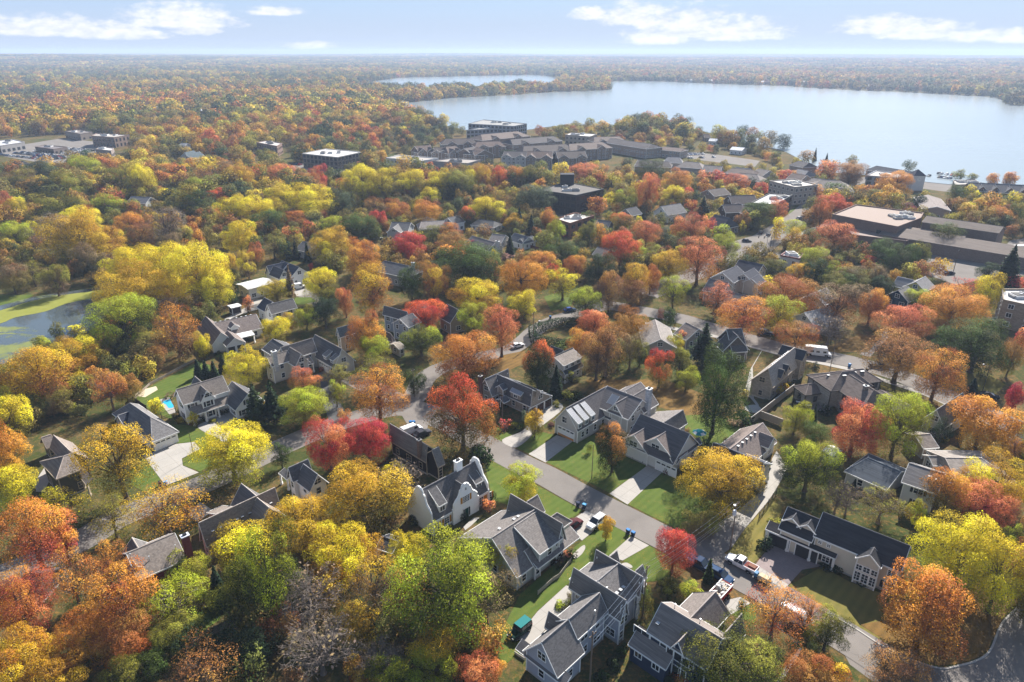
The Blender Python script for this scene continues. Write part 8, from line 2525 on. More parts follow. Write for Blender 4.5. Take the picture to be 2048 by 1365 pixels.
# ---------------------------------------------------------------- poles and wires
def pole(p, h, label, arm=1.6, transformer=False, ang=VD, r=.15):
 o = empty('utility_pole', (*p, 0), ang); tag(o, label, 'utility pole', 'poles along the streets')
 b = MB(); b.tube((0, 0, -.3), (0, 0, h), r, r * .68, WOODPOLE, 8); b.obj('post', o)
 if arm:
  b = MB(); b.box(-arm / 2, arm / 2, -.06, .06, h - .7, h - .58, WOODPOLE)
  for x in (-.45, 0, .45): b.lathe([(.04, h - .58), (.07, h - .5), (.05, h - .4), (0, h - .38)], (x * arm, 0, 0), CHROME, 6)
  b.obj('crossarm', o)
 if transformer:
  b = MB(); b.lathe([(0, 0), (.3, .02), (.32, .1), (.32, .95), (.26, 1.05), (0, 1.1)], (-.5, 0, h - 2.6), plain((0.5, 0.52, 0.55), .4, name='grey_enamel'), 12); b.obj('transformer', o)
  b = MB(); b.tube((0, 0, h - .25), (-.9, 0, h - .05), .04, .03, CHROME); b.lathe([(0, 0), (.2, .02), (.22, .12), (0, .16)], (-1.0, 0, h - .2), CHROME, 10); b.obj('lamp_head', o)
 return Vector((*p, h))

p1_ = pole((40.4,101.4), 10.6, 'tall utility pole with grey transformer and lamp at the lane mouth', 1.8, True)
p2_ = pole((21.23,84.90), 10.6, 'utility pole among the bushes between the blue grey and navy houses')
p3_ = pole((11.36,72.27), 10.0, 'utility pole at the bottom edge beside the blue grey house')
pole((17.2,124.1), 8.6, 'thin bare pole on the lawn left of the round tree', 0, r=.09)
pole((-72.3,132.6), 6.5, 'thin dark post beside the broad concrete drive', 0, r=.08)
pole((-2.4,148.3), 8.5, 'grey pole in front of the house with three garage doors', 0, r=.1)
p7_ = pole((6.8,198.9), 10.5, 'utility pole at the end of the clipped hedge')
pole((-26.0,161.9), 8.5, 'pole rising beside the green round tree on the verge', .9, r=.1)
pole((93.0,180.5), 9.0, 'leaning pole on the verge left of the blue bin', 0, r=.1)
pole((32.7,387.0), 10.0, 'utility pole in front of the black office block')
pole((184.2,273.6), 10.0, 'utility pole in the car park of the brick hall')
wi = 0
for a_, b_, lab in ((p1_, p2_, 'overhead wires from the transformer pole to the pole in the bushes'), (p2_, p3_, 'overhead wires past the blue grey house to the bottom edge')):
 b = MB()
 d_ = (b_ - a_); n_ = Vector((-d_.y, d_.x, 0)).normalized()
 for k, (off_, dz) in enumerate(((-.75, -.4), (0, -.4), (.75, -.4), (0, -2.0), (.1, -2.6))):
  last = None
  for i in range(13):
   t = i / 12
   q = a_.lerp(b_, t) + n_ * off_ + Vector((0, 0, dz - 2.2 * (t - t * t)))
   if last is not None: b.tube(last, q, .022, .022, CHROME, 3)
   last = q
 o = b.obj('overhead_wires'); tag(o, lab, 'wires', 'overhead wires')

def street_lamp(p, h, ang, label):
 o = empty('street_lamp', (*p, 0), ang); tag(o, label, 'street lamp', 'street lamps')
 b = MB(); b.tube((0, 0, 0), (0, 0, h), .11, .06, BLACKMETAL, 7); b.lathe([(.2, 0), (.2, .3), (.1, .5)], (0, 0, 0), BLACKMETAL, 8); b.obj('post', o)
 b = MB(); b.tube((0, 0, h - .1), (1.4, 0, h + .15), .05, .04, BLACKMETAL, 5); b.obj('arm', o)
 b = MB(); b.lathe([(0, 0), (.18, .02), (.22, .14), (.08, .24), (0, .25)], (1.5, 0, h + .02), CHROME, 9); b.obj('lamp_head', o)

street_lamp((126.2,163.3), 8.5, R(150), 'dark street lamp on the dry grass under the big green tree')
street_lamp((114.3,298.8), 8.5, R(100), 'street lamp at the near corner of the open crossing')
street_lamp((123.0,313.7), 8.5, R(200), 'street lamp in the middle of the open crossing')
ts = empty('traffic_signal', (*(119.1,306.7), 0), R(160)); tag(ts, 'traffic signal on a tall arm at the open crossing', 'traffic signal')
b = MB(); b.tube((0, 0, 0), (0, 0, 7), .13, .09, BLACKMETAL, 7); b.tube((0, 0, 6.4), (6, 0, 6.8), .07, .05, BLACKMETAL, 5); b.obj('post', ts)
for x in (3.2, 5.6):
 b = MB(); b.box(x - .2, x + .2, -.15, .15, 5.6, 6.7, DARK); b.obj('signal_head', ts)

# ---------------------------------------------------------------- hedges, fences, garden things
def hedge(name, pts, w, h, label, col, tip, group='clipped hedges'):
 pts = [Vector(p) for p in smooth(pts)]
 C, N = [], []
 for p, q in zip(pts, pts[1:]):
  L = (q - p).length
  n = int(L * (w + 2 * h) * 26)
  t = rng.random(n); side = rng.random(n) * (w + 2 * h)
  d = (q - p) / max(L, 1e-6); m = Vector((-d.y, d.x))
  x = np.where(side < h, -w / 2, np.where(side > h + w, w / 2, side - h - w / 2))
  z = np.where(side < h, side, np.where(side > h + w, 2 * h + w - side, h))
  bul = rng.normal(size=n) * .09
  X = p.x + d.x * L * t + m.x * x; Y = p.y + d.y * L * t + m.y * x
  C.append(np.stack((X + bul, Y + bul, np.maximum(z + bul, .03)), 1))
  nx = np.where(z < h - .01, np.sign(x), 0)
  N.append(np.stack((m.x * nx, m.y * nx, np.where(z < h - .01, .25, 1.0)), 1))
 C, N = np.concatenate(C), np.concatenate(N)
 o0 = C.mean(0); o0[2] = 0
 lb = np.array([mnoise.noise(Vector((float(c[0]) * .5, float(c[1]) * .5, 0))) * .5 + .5 for c in C])
 me = leaf_mesh(name, C - o0, N, .26, rng.random(len(C)), lb, C[:, 2] / h * .4, M_FOLIAGE)
 o = link(name, me, None, tuple(o0)); o.color = (*col, 1); o['tip'] = tip
 tag(o, label, 'hedge', group)

SG, GG = TREE_COL['s'], TREE_COL['G']
hedge('hedge', [(6.5,207.4), (6.7,200.5), (8.7,197.2), (12.2,195.2), (15.7,193.9), (18.0,193.9)], 2.0, 3.0, 'tall clipped hedge curving round the lower side of the small lawn', SG, GG)
hedge('hedge', [(8.0,208.1), (11.9,210.3), (16.5,213.3), (22.5,212.5)], 2.6, 2.6, 'broad clipped hedge along the street side of the small lawn', SG, GG)
hedge('hedge', [(4.3,183.2), (7.1,177.0)], 1.5, 1.6, 'short hedge between the cottage and the red topped tree', GG, TREE_COL['v'])
hedge('hedge', [(56.2,96.7), (58.5,94.9)], 1.4, .9, 'low dark hedge under the shuttered windows of the long cream house', SG, GG)
hedge('hedge', [(7.46,96.40), (11.46,99.87)], 1.6, 1.1, 'planting along the wall of the sage green house', GG, TREE_COL['m'])
hedge('hedge', [(-90.8,160.1), (-91.3,163.0)], 1.6, 1.2, 'bush row behind the swimming pool', TREE_COL['b'], GG)
hedge('hedge', [(-77.9,149.1), (-76.6,150.8)], 1.4, 1.0, 'planting under the porch of the poolside house, left of the entrance', SG, GG)
hedge('hedge', [(-74.3,152.1), (-72.2,154.0)], 1.4, 1.0, 'planting under the porch of the poolside house, right of the entrance', SG, GG)
hedge('hedge', [(-7.5,585.5), (7.7,575.4), (21.3,562.3)], 9, 9, 'dark tree hedge below the retirement village', SG, GG)

def fence(pts, h, label, mat, gap=2.4, solid=False, cap=None, cat='fence'):
 o = empty('fence', (*pts[0], 0)); tag(o, label, cat, 'fences and garden walls')
 off = (*pts[0], 0)
 for p, q in zip(pts, pts[1:]):
  p, q = Vector(p), Vector(q)
  d = q - p; L = d.length; d.normalize(); ux = (d.x, d.y); uy = (-d.y, d.x)
  n = max(1, int(L / gap))
  for i in range(n + 1):
   b = MB(); c = p + d * (L * i / n); box_at(b, tuple(c), ux, uy, -.06, .06, -.06, .06, 0, h + .08, mat); b.obj('post', o, off)
  if solid:
   for i in range(n):
    c = p + d * (L * i / n)
    for k in range(4):
     b = MB(); z0 = .05 + (h - .05) * k / 4
     box_at(b, tuple(c), ux, uy, .07, L / n - .07, -.03 + .008 * (k % 2), .03 + .008 * (k % 2), z0, z0 + (h - .05) / 4 - .02, mat); b.obj('board', o, off)
  else:
   for z in (h * .2, h * .92):
    b = MB(); box_at(b, tuple(p), ux, uy, 0, L, -.025, .025, z, z + .06, mat); b.obj('rail', o, off)
   b = MB()
   for i in range(int(L / .25)):
    c = p + d * (.25 * i + .12); box_at(b, tuple(c), ux, uy, -.012, .012, -.012, .012, .06, h, mat)
   k = b.obj('pickets', o, off); k['kind'] = 'stuff'
  if cap:
   b = MB(); box_at(b, tuple(p), ux, uy, 0, L, -.08, .08, h + .02, h + .07, cap); b.obj('capping', o, off)

FW = plain((0.3, 0.25, 0.2), .85, var=.2, name='fence_wood')
fence([(48.8,110.5), (52.0,114.6), (55.0,118.4)], 1.6, 'black iron railing along the concrete lane', BLACKMETAL)
fence([(58.9,147.4), (62.5,151.0), (70.1,159.0), (76.5,165.6)], 2.0, 'long pale capped wooden fence between the tall stucco house and the garden', FW, 3.0, True, plain((0.42, 0.4, 0.37), .8, name='grey_capping'))
fence([(62.4,150.6), (66.4,146.4)], 2.0, 'wooden fence joining the garage house to the garden trees', FW, 2.6, True, plain((0.5, 0.45, 0.4), .8, name='pale_capping'))
fence([(4.41,89.91), (7.11,93.07), (8.30,94.06), (10.93,98.60)], .9, 'low wooden retaining fence between the two lawns', plain((0.36, 0.32, 0.27), .85, name='pale_fence_wood'), 3.0, True)
fence([(-88.1,150.5), (-85.6,152.9)], 1.6, 'dark fence between the pool and the garage house', BLACKMETAL)
fence([(-99.4,155.3), (-99.3,158.7), (-93.5,154.0)], 1.8, 'dark wooden fence behind the hip roofed garage house', plain((0.05, 0.04, 0.035), .9, name='dark_fence_wood'), 2.6, True)
fence([(-51.07,77.67), (-48.03,80.68), (-44.82,83.42)], 1.5, 'grey garden fence behind the red house', FW, 2.6, True)
fence([(-51.5,94.5), (-48.11,91.73)], 1.5, 'short fence beside the dark spruce', FW, 2.6, True)
fence([(1.2,314.1), (8.0,311.5), (14.9,304.4)], 1.8, 'dark red garden fence of the white cottage', plain((0.12, 0.03, 0.025), .8, name='red_fence_paint'), 3.0, True)
fence([(-100.1,157.1), (-100.2,169.2), (-94.6,185.2)], .7, 'low edging along the woods beyond the back lawn', FW, 3.0, True)
fence([(0.46,77.52), (1.91,76.39)], .5, 'pale timber edging by the off road car', plain((0.55, 0.5, 0.43), .85, name='pale_timber'), 2.4, True)

sheet('pool', smooth([(-92.1,158.8), (-90.8,160.5), (-89.7,159.1), (-87.8,156.4), (-88.8,155.8), (-90.4,157.7)], 4, True), .07, M_POOL, 'small turquoise swimming pool')
sheet('pavement_edge', smooth([(11.12,99.87), (13.27,102.47), (13.61,101.68), (12.67,99.87), (11.37,98.76)], 4, True), .05, M_CONCRETE, 'curved pale path end by the sage house')
sheet('path', smooth([(19.78,97.50), (20.72,97.76), (21.57,96.85), (21.22,96.33), (20.24,96.98)], 4, True), .05, M_CONCRETE, 'curved pale front path of the blue grey house')
sheet('path', smooth([(44.32,78.43), (44.47,78.07), (41.70,74.93), (39.44,72.60), (39.00,72.93), (41.80,75.95)], 4, True), .05, M_CONCRETE, 'white stone path under the coral red tree')
sheet('path', smooth([(64.1,163.4), (64.4,159.5), (64.3,157.1), (63.7,156.7), (63.6,159.0), (63.4,162.6)], 4, True), .05, M_CONCRETE, 'narrow garden path of the tall stucco house')
sheet('patio', [(-9.48,107.90), (-7.59,110.69), (-6.42,110.69), (-8.00,108.11), (-9.01,106.86)], .05, M_CONCRETE, 'front terrace of the house with curved gables')

um = empty('parasol', (*(44.3,140.0), 0)); tag(um, 'teal and white patio parasol behind the house with two front gables', 'parasol')
b = MB(); b.tube((0, 0, 0), (0, 0, 2.6), .04, .04, CHROME); b.lathe([(0, 0), (.35, 0), (.35, .1), (0, .12)], (0, 0, 0), DARK, 10); b.obj('post', um)
TEAL, WC = plain((0.02, 0.27, 0.33), .7, name='teal_cloth'), plain((0.7, 0.72, 0.72), .7, name='white_cloth')
for i in range(8):
 b = MB(); a0, a1 = math.pi * i / 4, math.pi * (i + 1) / 4
 q = lambda rr, a, z: (rr * math.cos(a), rr * math.sin(a), z)
 b.face([(0, 0, 2.75), q(1.0, a0, 2.5), q(1.0, a1, 2.5)], TEAL)
 b.face([q(1.0, a0, 2.5), q(1.7, a0, 2.1), q(1.7, a1, 2.1), q(1.0, a1, 2.5)], TEAL if i % 2 else WC)
 b.obj('gore', um)
for k, (pt, lab) in enumerate((((75.3,158.5), 'left'), ((76.4,157.8), 'second'), ((77.0,156.7), 'right'))):
 s_ = empty('outdoor_sofa', (*pt, .06), R(-15)); tag(s_, ['leftmost of three white cushioned sofas on the terrace', 'middle one of three white cushioned sofas on the terrace', 'rightmost of three white cushioned sofas on the terrace'][k], 'sofa', 'sofas on the terrace')
 b = MB(); b.box(-.95, .95, -.4, .4, 0, .3, DARK); b.box(-.95, .95, .3, .42, .3, .75, DARK); b.box(-1.0, -.88, -.4, .42, .3, .6, DARK); b.box(.88, 1.0, -.4, .42, .3, .6, DARK); b.obj('frame', s_)
 for x in (-.43, .43):
  b = MB(); b.box(x - .41, x + .41, -.38, .28, .3, .45, WC); b.obj('cushion', s_)

# crane far back
cr = empty('crane', (*(-300.7,687.2), 0)); tag(cr, 'mobile crane with tall dark lattice boom rising over the orange trees', 'crane')
b = MB(); b.box(-3.5, 3.5, -1.6, 1.6, .6, 2.2, plain((0.6, 0.6, 0.58), .5, name='crane_white')); b.box(-1.6, 1.6, -1.5, 1.5, 2.2, 4.6, plain((0.6, 0.6, 0.58), .5, name='crane_white')); b.obj('body', cr)
b = MB(); A_ = Vector((0, 0, 4)); B_ = Vector((3.4, 0, 33)); hw = 1.0
cs = [Vector((x * hw, y * hw, 0)) for x, y in ((-1, -1), (1, -1), (1, 1), (-1, 1))]
n_ = 12
for i in range(n_):
 p, q = A_.lerp(B_, i / n_), A_.lerp(B_, (i + 1) / n_); s0, s1 = 1 - .5 * i / n_, 1 - .5 * (i + 1) / n_
 for k in range(4):
  c0, c1 = cs[k], cs[(k + 1) % 4]
  b.tube(p + c0 * s0, q + c0 * s1, .12, .12, BLACKMETAL, 4); b.tube(p + c0 * s0, q + c1 * s1, .07, .07, BLACKMETAL, 3)
b.obj('boom', cr)
b = MB(); b.box(2.7, 4.1, -.7, .7, 32.4, 34.2, plain((0.7, 0.7, 0.68), .5, name='crane_head')); b.obj('boom_head', cr)

# parked cars in the far car parks: too small for parts
LOW = {}

def low_car(c):
 if c not in LOW:
  b = MB(); m = paint(c)
  loft(b, [(-2.2, .78, .3, .85, .1), (-1.2, .9, .25, .95, .08), (.9, .9, .25, .95, .08), (2.2, .75, .3, .75, .12)], m)
  b.hexa([(-1.7, -.82, .93), (1.1, -.82, .93), (1.1, .82, .93), (-1.7, .82, .93)], [(-1.2, -.68, 1.45), (.3, -.68, 1.45), (.3, .68, 1.45), (-1.2, .68, 1.45)], GLASS)
  b.box(-1.2, .3, -.66, .66, 1.45, 1.5, m)
  for x in (-1.35, 1.35):
   for s in (-1, 1):
    y0, y1 = sorted((s * .72, s * .92)); b.box(x - .32, x + .32, y0, y1, 0, .64, TYRE)
  LOW[c] = b.mesh('parked_car')
 return LOW[c]

CC = [((0.7, 0.7, 0.7), 'white'), ((0.45, 0.47, 0.5), 'silver'), ((0.03, 0.03, 0.035), 'black'), ((0.12, 0.13, 0.15), 'charcoal'), ((0.05, 0.1, 0.22), 'blue'), ((0.3, 0.03, 0.03), 'red')]
def car_lot(p0, p1, rows, per, rowgap, where, group, seed, fill=.85):
 r_ = random.Random(seed)
 p0, p1 = Vector(p0), Vector(p1)
 d = (p1 - p0); L = d.length; d.normalize(); m = Vector((-d.y, d.x))
 NUM = ('first', 'second', 'third', 'fourth', 'fifth', 'sixth', 'seventh', 'eighth', 'ninth', 'tenth', 'eleventh', 'twelfth', 'thirteenth', 'fourteenth', 'fifteenth', 'sixteenth', 'seventeenth')
 for i in range(rows):
  n_ = 0
  for k in range(per):
   if r_.random() > fill: continue
   q = p0 + d * (L * (k + .5) / per) + m * (rowgap * i + (3.0 if i % 2 else 0))
   c, nm = r_.choices(CC, (5, 5, 5, 4, 3, 1))[0]
   o = link('parked_car', low_car(c), None, (q.x, q.y, .06), math.atan2(m.y, m.x) + (0 if r_.random() < .5 else math.pi))
   tag(o, '%s car, %s from left, %s row %s' % (nm, NUM[n_], 'front' if i == 0 else NUM[i], where), 'car', group); n_ += 1

car_lot((-455.0,623.0), (-398.2,595.0), 7, 17, 9.0, 'of the shopping car park', 'cars in the shopping centre car park', 1, .95)
car_lot((-394.6,592.0), (-384.0,604.1), 4, 9, 10.0, 'behind the yellow green tree', 'cars at the near end of the shopping centre car park', 2, .75)
car_lot((-182.2,569.2), (-158.4,558.4), 3, 8, 12.0, 'beside the white roofed office', 'cars beside the white roofed office', 3, .75)
car_lot((151.6,602.4), (176.1,608.3), 2, 12, 16.0, 'near the lake shore', 'cars near the lake shore', 4, .7)
car_lot((307.0,511.7), (317.0,499.1), 2, 9, 14.0, 'on the lake front square', 'cars on the lake front square', 5, .7)

# boats and far shore houses
for i, (pt, a_) in enumerate((((-208.6,1239.8), .2), ((-203.1,1264.6), -.1), ((-191.2,1281.7), .3))):
 o = empty('boat', (*pt, .25), a_); tag(o, ['leftmost boat moored in the narrow bay', 'middle boat of three moored in the narrow bay', 'rightmost boat moored in the narrow bay'][i], 'boat', 'boats moored in the bay')
 b = MB(); loft(b, [(-7, 1.6, 0, 1.6, .1), (0, 2.2, -.1, 1.7, .1), (4, 1.7, 0, 1.9, .1), (7, .3, .6, 2.1, .05)], WHITE); b.obj('hull', o)
 b = MB(); b.box(-4, 1.5, -1.3, 1.3, 1.6, 3.2, plain((0.2, 0.3, 0.45), .5, name='boat_canopy')); b.obj('cabin', o)
ORD = ['first', 'second', 'third', 'fourth', 'fifth', 'sixth', 'seventh', 'eighth', 'ninth', 'tenth', 'eleventh', 'twelfth', 'thirteenth', 'fourteenth', 'first', 'second', 'third', 'fourth', 'fifth']
for i, pt in enumerate(((-466.8,3044.2), (-252.6,3116.9), (377.0,2419.1), (448.7,2475.0), (526.9,2158.5), (589.5,2129.7), (1147.9,3493.2), (702.5,2034.8), (814.5,2047.9), (844.6,2021.9), (947.4,1972.0), (886.7,1784.1), (993.8,1794.2), (980.5,1698.2), (-519.3,1070.7), (-439.3,1118.5), (-560.9,1553.6), (-242.7,1553.6), (-184.5,1675.8))):
 s_ = 1.2 + (i % 3) * .3
 h = House('tiny pale house on the far lake shore, %s from the left' % ORD[i] if i < 14 else 'tiny pale house glimpsed among the distant woods, %s from the left' % ORD[i], None, (0.66, 0.66, 0.66), (0.5, 0.5, 0.5), name='lake_house', group='tiny far houses on the lake shore' if i < 14 else 'tiny far houses in the woods')
 h.wing((pt[0] - 9 * s_, pt[1]), (pt[0] + 9 * s_, pt[1] + 3), 9.5, 6.0, 7 * s_, win=False, fascia=False)

# ---------------------------------------------------------------- the woods beyond the town
def woods():
 V = []; rr = np.random.default_rng(21)
 protos = bpy.data.collections.new('woodland_parts')
 for i in range(6):
  cen, nor, lf, lb, tp, lobes = crown_points(4.9, 4.8 + 0.5 * (i % 3), 5.6, dict(shape=('round', 'egg', 'vase')[i % 3], lobes=13, lr=0.4), 0.75, 1.05)
  o = bpy.data.objects.new('a_wood_tree', leaf_mesh('wood_tree', cen, nor, 1.15, lf, lb, tp, M_WOODS))
  protos.objects.link(o)
 for i in range(3):   # clumps of crowns for the farthest woods
  cs = []
  for k in range(9):
   cen, nor, lf, lb, tp, lobes = crown_points(6.5, 5.0, 6.0 + rr.uniform(-2, 2), dict(shape='round', lobes=7, lr=0.5), 0.6, 2.6)
   cs.append((cen + np.array((rr.uniform(-17, 17), rr.uniform(-17, 17), 0)), nor, lf, np.clip(lb + rr.uniform(-.6, .6), 0, 1), tp))
  A = [np.concatenate([q[j] for q in cs]) for j in range(5)]
  o = bpy.data.objects.new('b_wood_clump', leaf_mesh('wood_clump', A[0], A[1], 2.9, A[2], A[3], A[4], M_WOODS))
  protos.objects.link(o)
 for i in range(4):   # finer crowns for the nearer planting
  cen, nor, lf, lb, tp, lobes = crown_points(4.9, 4.6 + 0.5 * (i % 3), 5.4, dict(shape=('round', 'egg')[i % 2], lobes=22, lr=0.32), 0.85, 0.38)
  o = bpy.data.objects.new('c_wood_tree', leaf_mesh('wood_young_tree', cen, nor, 0.39, lf, lb, tp, M_WOODS))
  protos.objects.link(o)
 return protos

def inside(px, py, poly):
 r = np.zeros(len(px), bool)
 n = len(poly)
 for i in range(n):
  x0, y0 = poly[i]; x1, y1 = poly[(i + 1) % n]
  c = ((y0 > py) != (y1 > py)) & (px < (x1 - x0) * (py - y0) / (y1 - y0 + 1e-12) + x0)
  r ^= c
 return r

def plant_woods():
 rr = np.random.default_rng(5)
 protos = woods()
 P, S, I, T1, T2 = [], [], [], [], []
 pal = np.array([(0.20, 0.165, 0.045), (0.12, 0.125, 0.035), (0.05, 0.07, 0.028), (0.52, 0.37, 0.045), (0.50, 0.23, 0.05), (0.48, 0.12, 0.05), (0.25, 0.14, 0.06), (0.23, 0.215, 0.04)])
 lake = smooth(LAKE, 3, True); bay = smooth(BAY, 3, True)

 def free(x, y, gap, front):
  """Keep planting off roofs, roads and paving, and off the ground just in front of buildings."""
  ok = np.ones(len(x), bool)
  d = np.hypot(x, y) + 1e-6
  fr = front if not callable(front) else front(d)
  for c, u, hl, hw in BOXES:
   lim = hl + hw + 60
   near = np.abs(x - c.x) + np.abs(y - c.y) < lim + 60
   if not near.any(): continue
   for k in np.linspace(0, 1, 7):
    X, Y = x + x / d * fr * k - c.x, y + y / d * fr * k - c.y
    ok &= ~(near & (np.abs(X * u.x + Y * u.y) < hl + gap) & (np.abs(-X * u.y + Y * u.x) < hw + gap))
  for poly in PATCHES:
   cx = sum(q[0] for q in poly) / len(poly); cy_ = sum(q[1] for q in poly) / len(poly)
   if math.hypot(cx, cy_) > 1200: continue
   ok &= ~inside(x, y, poly)
   if math.hypot(cx, cy_) > 150:
    for k in (.4, .8, 1.2): ok &= ~inside(x + x / d * fr * k, y + y / d * fr * k, poly)
  for pts, w in ROADS:
   for p, q in zip(pts[::2], pts[1::2]):
    m = ((p[0] + q[0]) / 2, (p[1] + q[1]) / 2)
    ok &= np.hypot(x - m[0], y - m[1]) > w * .5 + gap + .6
  return ok
 for (r0, r1, sp, far) in ((WOOD_NEAR, 1500, 11.0, 0), (1500, 3800, 16.0, 0), (3800, 13000, 40.0, 1)):
  n = int(0.5 * 2 * R(43) * (r1 * r1 - r0 * r0) / (sp * sp))
  r = np.sqrt(rr.random(n) * (r1 * r1 - r0 * r0) + r0 * r0)
  a = rr.uniform(R(-43), R(43), n)
  x, y = r * np.sin(a), r * np.cos(a)
  ok = ~inside(x, y, lake) & ~inside(x, y, bay)
  if r0 < 1000: ok &= free(x, y, 5.0, lambda d: np.clip((d - 250) * .09, 8, 42))
  for poly in CLEARINGS: ok &= ~inside(x, y, poly)
  if r0 < 1000: ok &= ~inside(x, y, TOWN) | (rr.random(n) < .68)
  x, y = x[ok], y[ok]
  # relax: drop points too close to an earlier one
  if not far:
   cell = sp * 0.62
   seen = set(); kp = []
   for i, (u, v) in enumerate(zip((x / cell).astype(int), (y / cell).astype(int))):
    if (u, v) in seen: continue
    seen.add((u, v)); kp.append(i)
   x, y = x[kp], y[kp]
  for u, v in zip(x, y):
   q = Vector((u / 160.0, v / 160.0, 0.3))
   w = mnoise.noise(q) + 0.6 * rr.normal() * 0.5
   w2 = mnoise.noise(Vector((u / 420.0, v / 420.0, 4.0)))
   d = math.hypot(u, v)
   pr = np.array([0.22, 0.17, 0.14, 0.14, 0.15, 0.05, 0.07, 0.14])
   if d > 1300: w2 *= 2.2
   if d > 1400: pr = np.array([0.28, 0.22, 0.22, 0.09, 0.08, 0.02, 0.08, 0.12])
   # stand of red maples on the left, and the reddish far shore
   if ((-950 < u < -430 and 1100 < v < 1650 or -420 < u < -120 and 640 < v < 760) and mnoise.noise(Vector((u / 70., v / 70., 9))) > -0.15): pr = pr * np.array([.5, .4, .4, .9, 3.2, 5.0, 2, .5])
   if v > 1350 and u > 250: pr = np.array([0.2, 0.16, 0.2, 0.03, 0.07, 0.05, 0.32, 0.05])
   pr = pr * np.exp(np.array([0.2, -.2, -1.0, 1.4, 1.0, .8, .3, .5]) * w * 2.2 + np.array([.3, -1.0, -1.6, 1.0, .8, .5, .6, .2]) * w2)
   pr /= pr.sum()
   k = rr.choice(8, p=pr)
   c = pal[k] * rr.uniform(0.75, 1.25) * np.array((1, rr.uniform(.88, 1.12), 1))
   c2 = c * 0.6 + pal[rr.choice(8, p=pr)] * 0.5
   P.append((u, v, hill(u, v) - 0.2))
   s = rr.uniform(0.85, 1.75) * (1.25 if d > 700 else 1) * (.62 if not far and d < 1000 and inside(np.array([u]), np.array([v]), TOWN)[0] else 1) if not far else rr.uniform(0.85, 1.3)
   S.append((s, s, s * rr.uniform(0.7, 1.0)))
   I.append((9 + int(rr.integers(0, 4)) if d < 950 else int(rr.integers(0, 6))) if not far else 6 + int(rr.integers(0, 3)))
   T1.append(c); T2.append(c2)
 # understorey and back gardens nearer by, round the trees that stand alone
 TX = np.array([(t[1], t[2], t[3]) for t in TREES if t[0] not in ('shrub',)])
 for zi, poly in enumerate(FILL_ZONES):
  xs = [q[0] for q in poly]; ys = [q[1] for q in poly]
  sp = 7.0 if zi == 3 else 5.0
  n = int((max(xs) - min(xs)) * (max(ys) - min(ys)) / (sp * sp))
  x = rr.uniform(min(xs), max(xs), n); y = rr.uniform(min(ys), max(ys), n)
  ok = inside(x, y, poly) & ~inside(x, y, lake) & free(x, y, 3.0, 9.0)
  for cp in CLEARINGS: ok &= ~inside(x, y, cp)
  x, y = x[ok], y[ok]
  kept = []
  for u, v in zip(x, y):
   if np.any(np.hypot(TX[:, 0] - u, TX[:, 1] - v) < TX[:, 2] * .62): continue
   if any((u - a) ** 2 + (v - b) ** 2 < (sp * .7) ** 2 for a, b in kept[-400:]): continue
   if zi == 3 and inside(np.array([u]), np.array([v]), TOWN)[0] and rr.random() < .6: continue
   kept.append((u, v))
   s = rr.uniform(.42, .8) if zi != 3 else rr.uniform(.5, .95)
   k = rr.choice(8, p=[.24, .2, .2, .1, .06, .02, .08, .10])
   c = pal[k] * rr.uniform(.75, 1.2)
   P.append((u, v, -.3)); S.append((s, s, s * rr.uniform(.8, 1.15))); I.append(9 + int(rr.integers(0, 4))); T1.append(c); T2.append(c * .6 + pal[rr.choice(8)] * .5)
 # planting at the foot of the nearer houses
 for c, u, hl, hw in BOXES:
  if c.length > 260 or hl * hw < 12: continue
  nn = Vector((-u.y, u.x))
  for k in range(int((hl + hw) * 1.1)):
   if rr.random() < .5: q = c + u * rr.uniform(-hl, hl) + nn * (rr.choice((-1, 1)) * (hw + rr.uniform(.1, 1.3)))
   else: q = c + nn * rr.uniform(-hw, hw) + u * (rr.choice((-1, 1)) * (hl + rr.uniform(.1, 1.3)))
   if not free(np.array([q.x]), np.array([q.y]), -.3, 0.0)[0]: continue
   s = rr.uniform(.10, .24); kk = rr.choice(8, p=[.15, .25, .4, .05, .03, .03, .08, .01])
   P.append((q.x, q.y, -.1)); S.append((s, s, s * rr.uniform(.6, .9))); I.append(9 + int(rr.integers(0, 4))); T1.append(pal[kk] * .8); T2.append(pal[kk])
 for (u, v, a, h_, c0, c1) in FILL:
  P.append((u, v, -.2)); S.append((a / 4.9, a / 4.9, h_ / 10.6)); I.append(9 + int(rr.integers(0, 4))); T1.append(TREE_COL[c0]); T2.append(TREE_COL[c1])
 n = len(P)
 me = bpy.data.meshes.new('woodland')
 me.vertices.add(n)
 me.vertices.foreach_set('co', np.array(P, np.float32).reshape(-1))
 for nm, typ, arr, key in (('tint', 'FLOAT_VECTOR', T1, 'vector'), ('tint2', 'FLOAT_VECTOR', T2, 'vector'), ('size', 'FLOAT_VECTOR', S, 'vector'), ('pick', 'INT', I, 'value'), ('turn', 'FLOAT', rr.uniform(0, 6.28, n), 'value')):
  at = me.attributes.new(nm, typ, 'POINT')
  at.data.foreach_set(key, np.array(arr, np.int32 if typ == 'INT' else np.float32).reshape(-1))
 me.update()
 o = link('woodland', me)
 tag(o, 'autumn woods spreading from the town to the horizon', kind='stuff')
 ng = bpy.data.node_groups.new('woodland_planting', 'GeometryNodeTree')
 ng.interface.new_socket('Geometry', in_out='INPUT', socket_type='NodeSocketGeometry')
 ng.interface.new_socket('Geometry', in_out='OUTPUT', socket_type='NodeSocketGeometry')
 N = ng.nodes.new
 gi, go = N('NodeGroupInput'), N('NodeGroupOutput')
 ci = N('GeometryNodeCollectionInfo'); ci.inputs['Collection'].default_value = protos
 ci.inputs['Separate Children'].default_value = True
 ci.inputs['Reset Children'].default_value = True
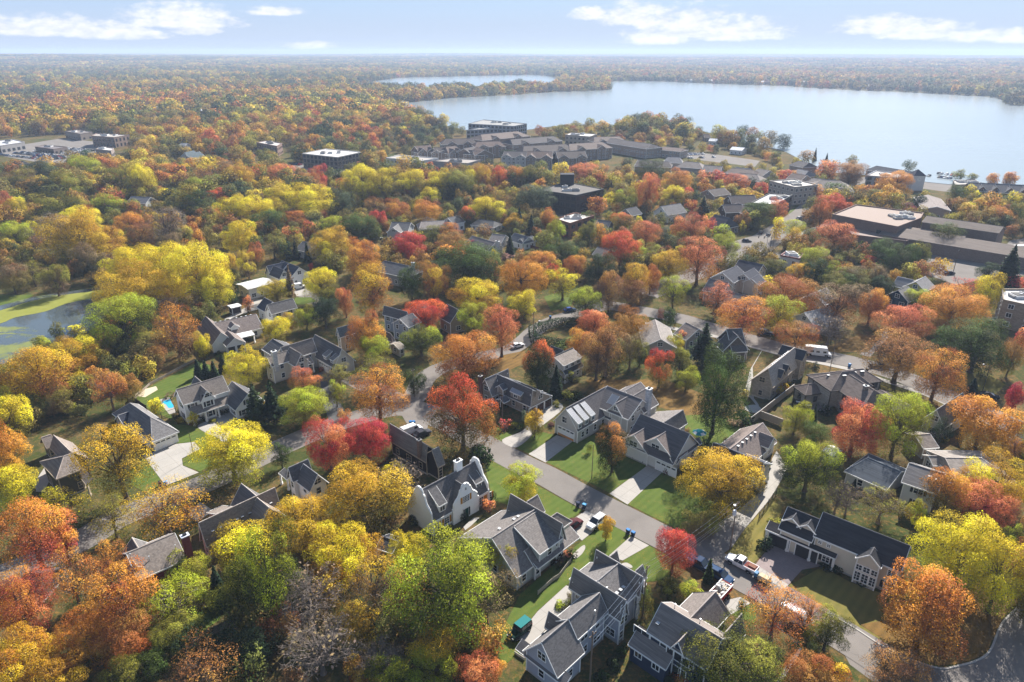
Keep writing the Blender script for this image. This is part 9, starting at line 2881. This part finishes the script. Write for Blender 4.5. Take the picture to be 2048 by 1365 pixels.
 ip = N('GeometryNodeInstanceOnPoints'); ip.inputs['Pick Instance'].default_value = True

 def attr(nm, typ):
  q = N('GeometryNodeInputNamedAttribute'); q.data_type = typ; q.inputs[0].default_value = nm
  return q.outputs[0]
 L = ng.links.new
 L(gi.outputs[0], ip.inputs['Points']); L(ci.outputs[0], ip.inputs['Instance'])
 L(attr('pick', 'INT'), ip.inputs['Instance Index']); L(attr('size', 'FLOAT_VECTOR'), ip.inputs['Scale'])
 cx = N('ShaderNodeCombineXYZ'); L(attr('turn', 'FLOAT'), cx.inputs[2]); L(cx.outputs[0], ip.inputs['Rotation'])
 L(ip.outputs[0], go.inputs[0])
 md = o.modifiers.new('planting', 'NODES'); md.node_group = ng
 print('woodland', n)

WOOD_NEAR = 425
TOWN = [(-164.9,825.1), (73.2,825.1), (155.2,716.3), (217.5,641.8), (257.9,529.8), (372.7,473.0), (297.5,370.3), (196.9,395.9), (85.8,425.0), (20.9,518.3), (-110.6,541.7)]
CLEARINGS = [[(-565.4,737.5), (-489.0,793.8), (-372.3,716.3), (-312.0,561.9), (-343.9,534.5), (-401.9,513.9)], [(249.9,546.6), (279.6,527.4), (369.3,473.0), (308.5,389.2), (271.1,402.8), (221.3,449.5)]]
FILL_ZONES = [
 [(-265.5,327.2), (-170.0,327.2), (-109.9,263.6), (-95.3,218.9), (-94.6,188.8), (-103.6,167.7), (-108.0,147.3), (-113.1,137.9), (-125.6,135.8), (-150.1,169.2), (-143.8,185.2), (-136.6,214.3), (-151.8,251.0), (-185.9,262.3), (-207.6,248.0)],
 [(-53.3,94.7), (-31.26,107.03), (-2.00,87.64), (-1.04,74.19), (-4.49,67.91), (-48.66,67.91), (-53.99,79.30)],
 [(23.0,197.2), (47.3,193.3), (39.9,170.8), (16.1,169.2)],
 [(-450.8,580.7), (349.4,441.1), (219.4,263.6), (125.6,239.5), (55.8,263.6), (-4.7,257.2), (-49.0,239.5), (-81.1,277.3), (-167.7,322.4), (-262.0,322.4)],
]
plant_woods()
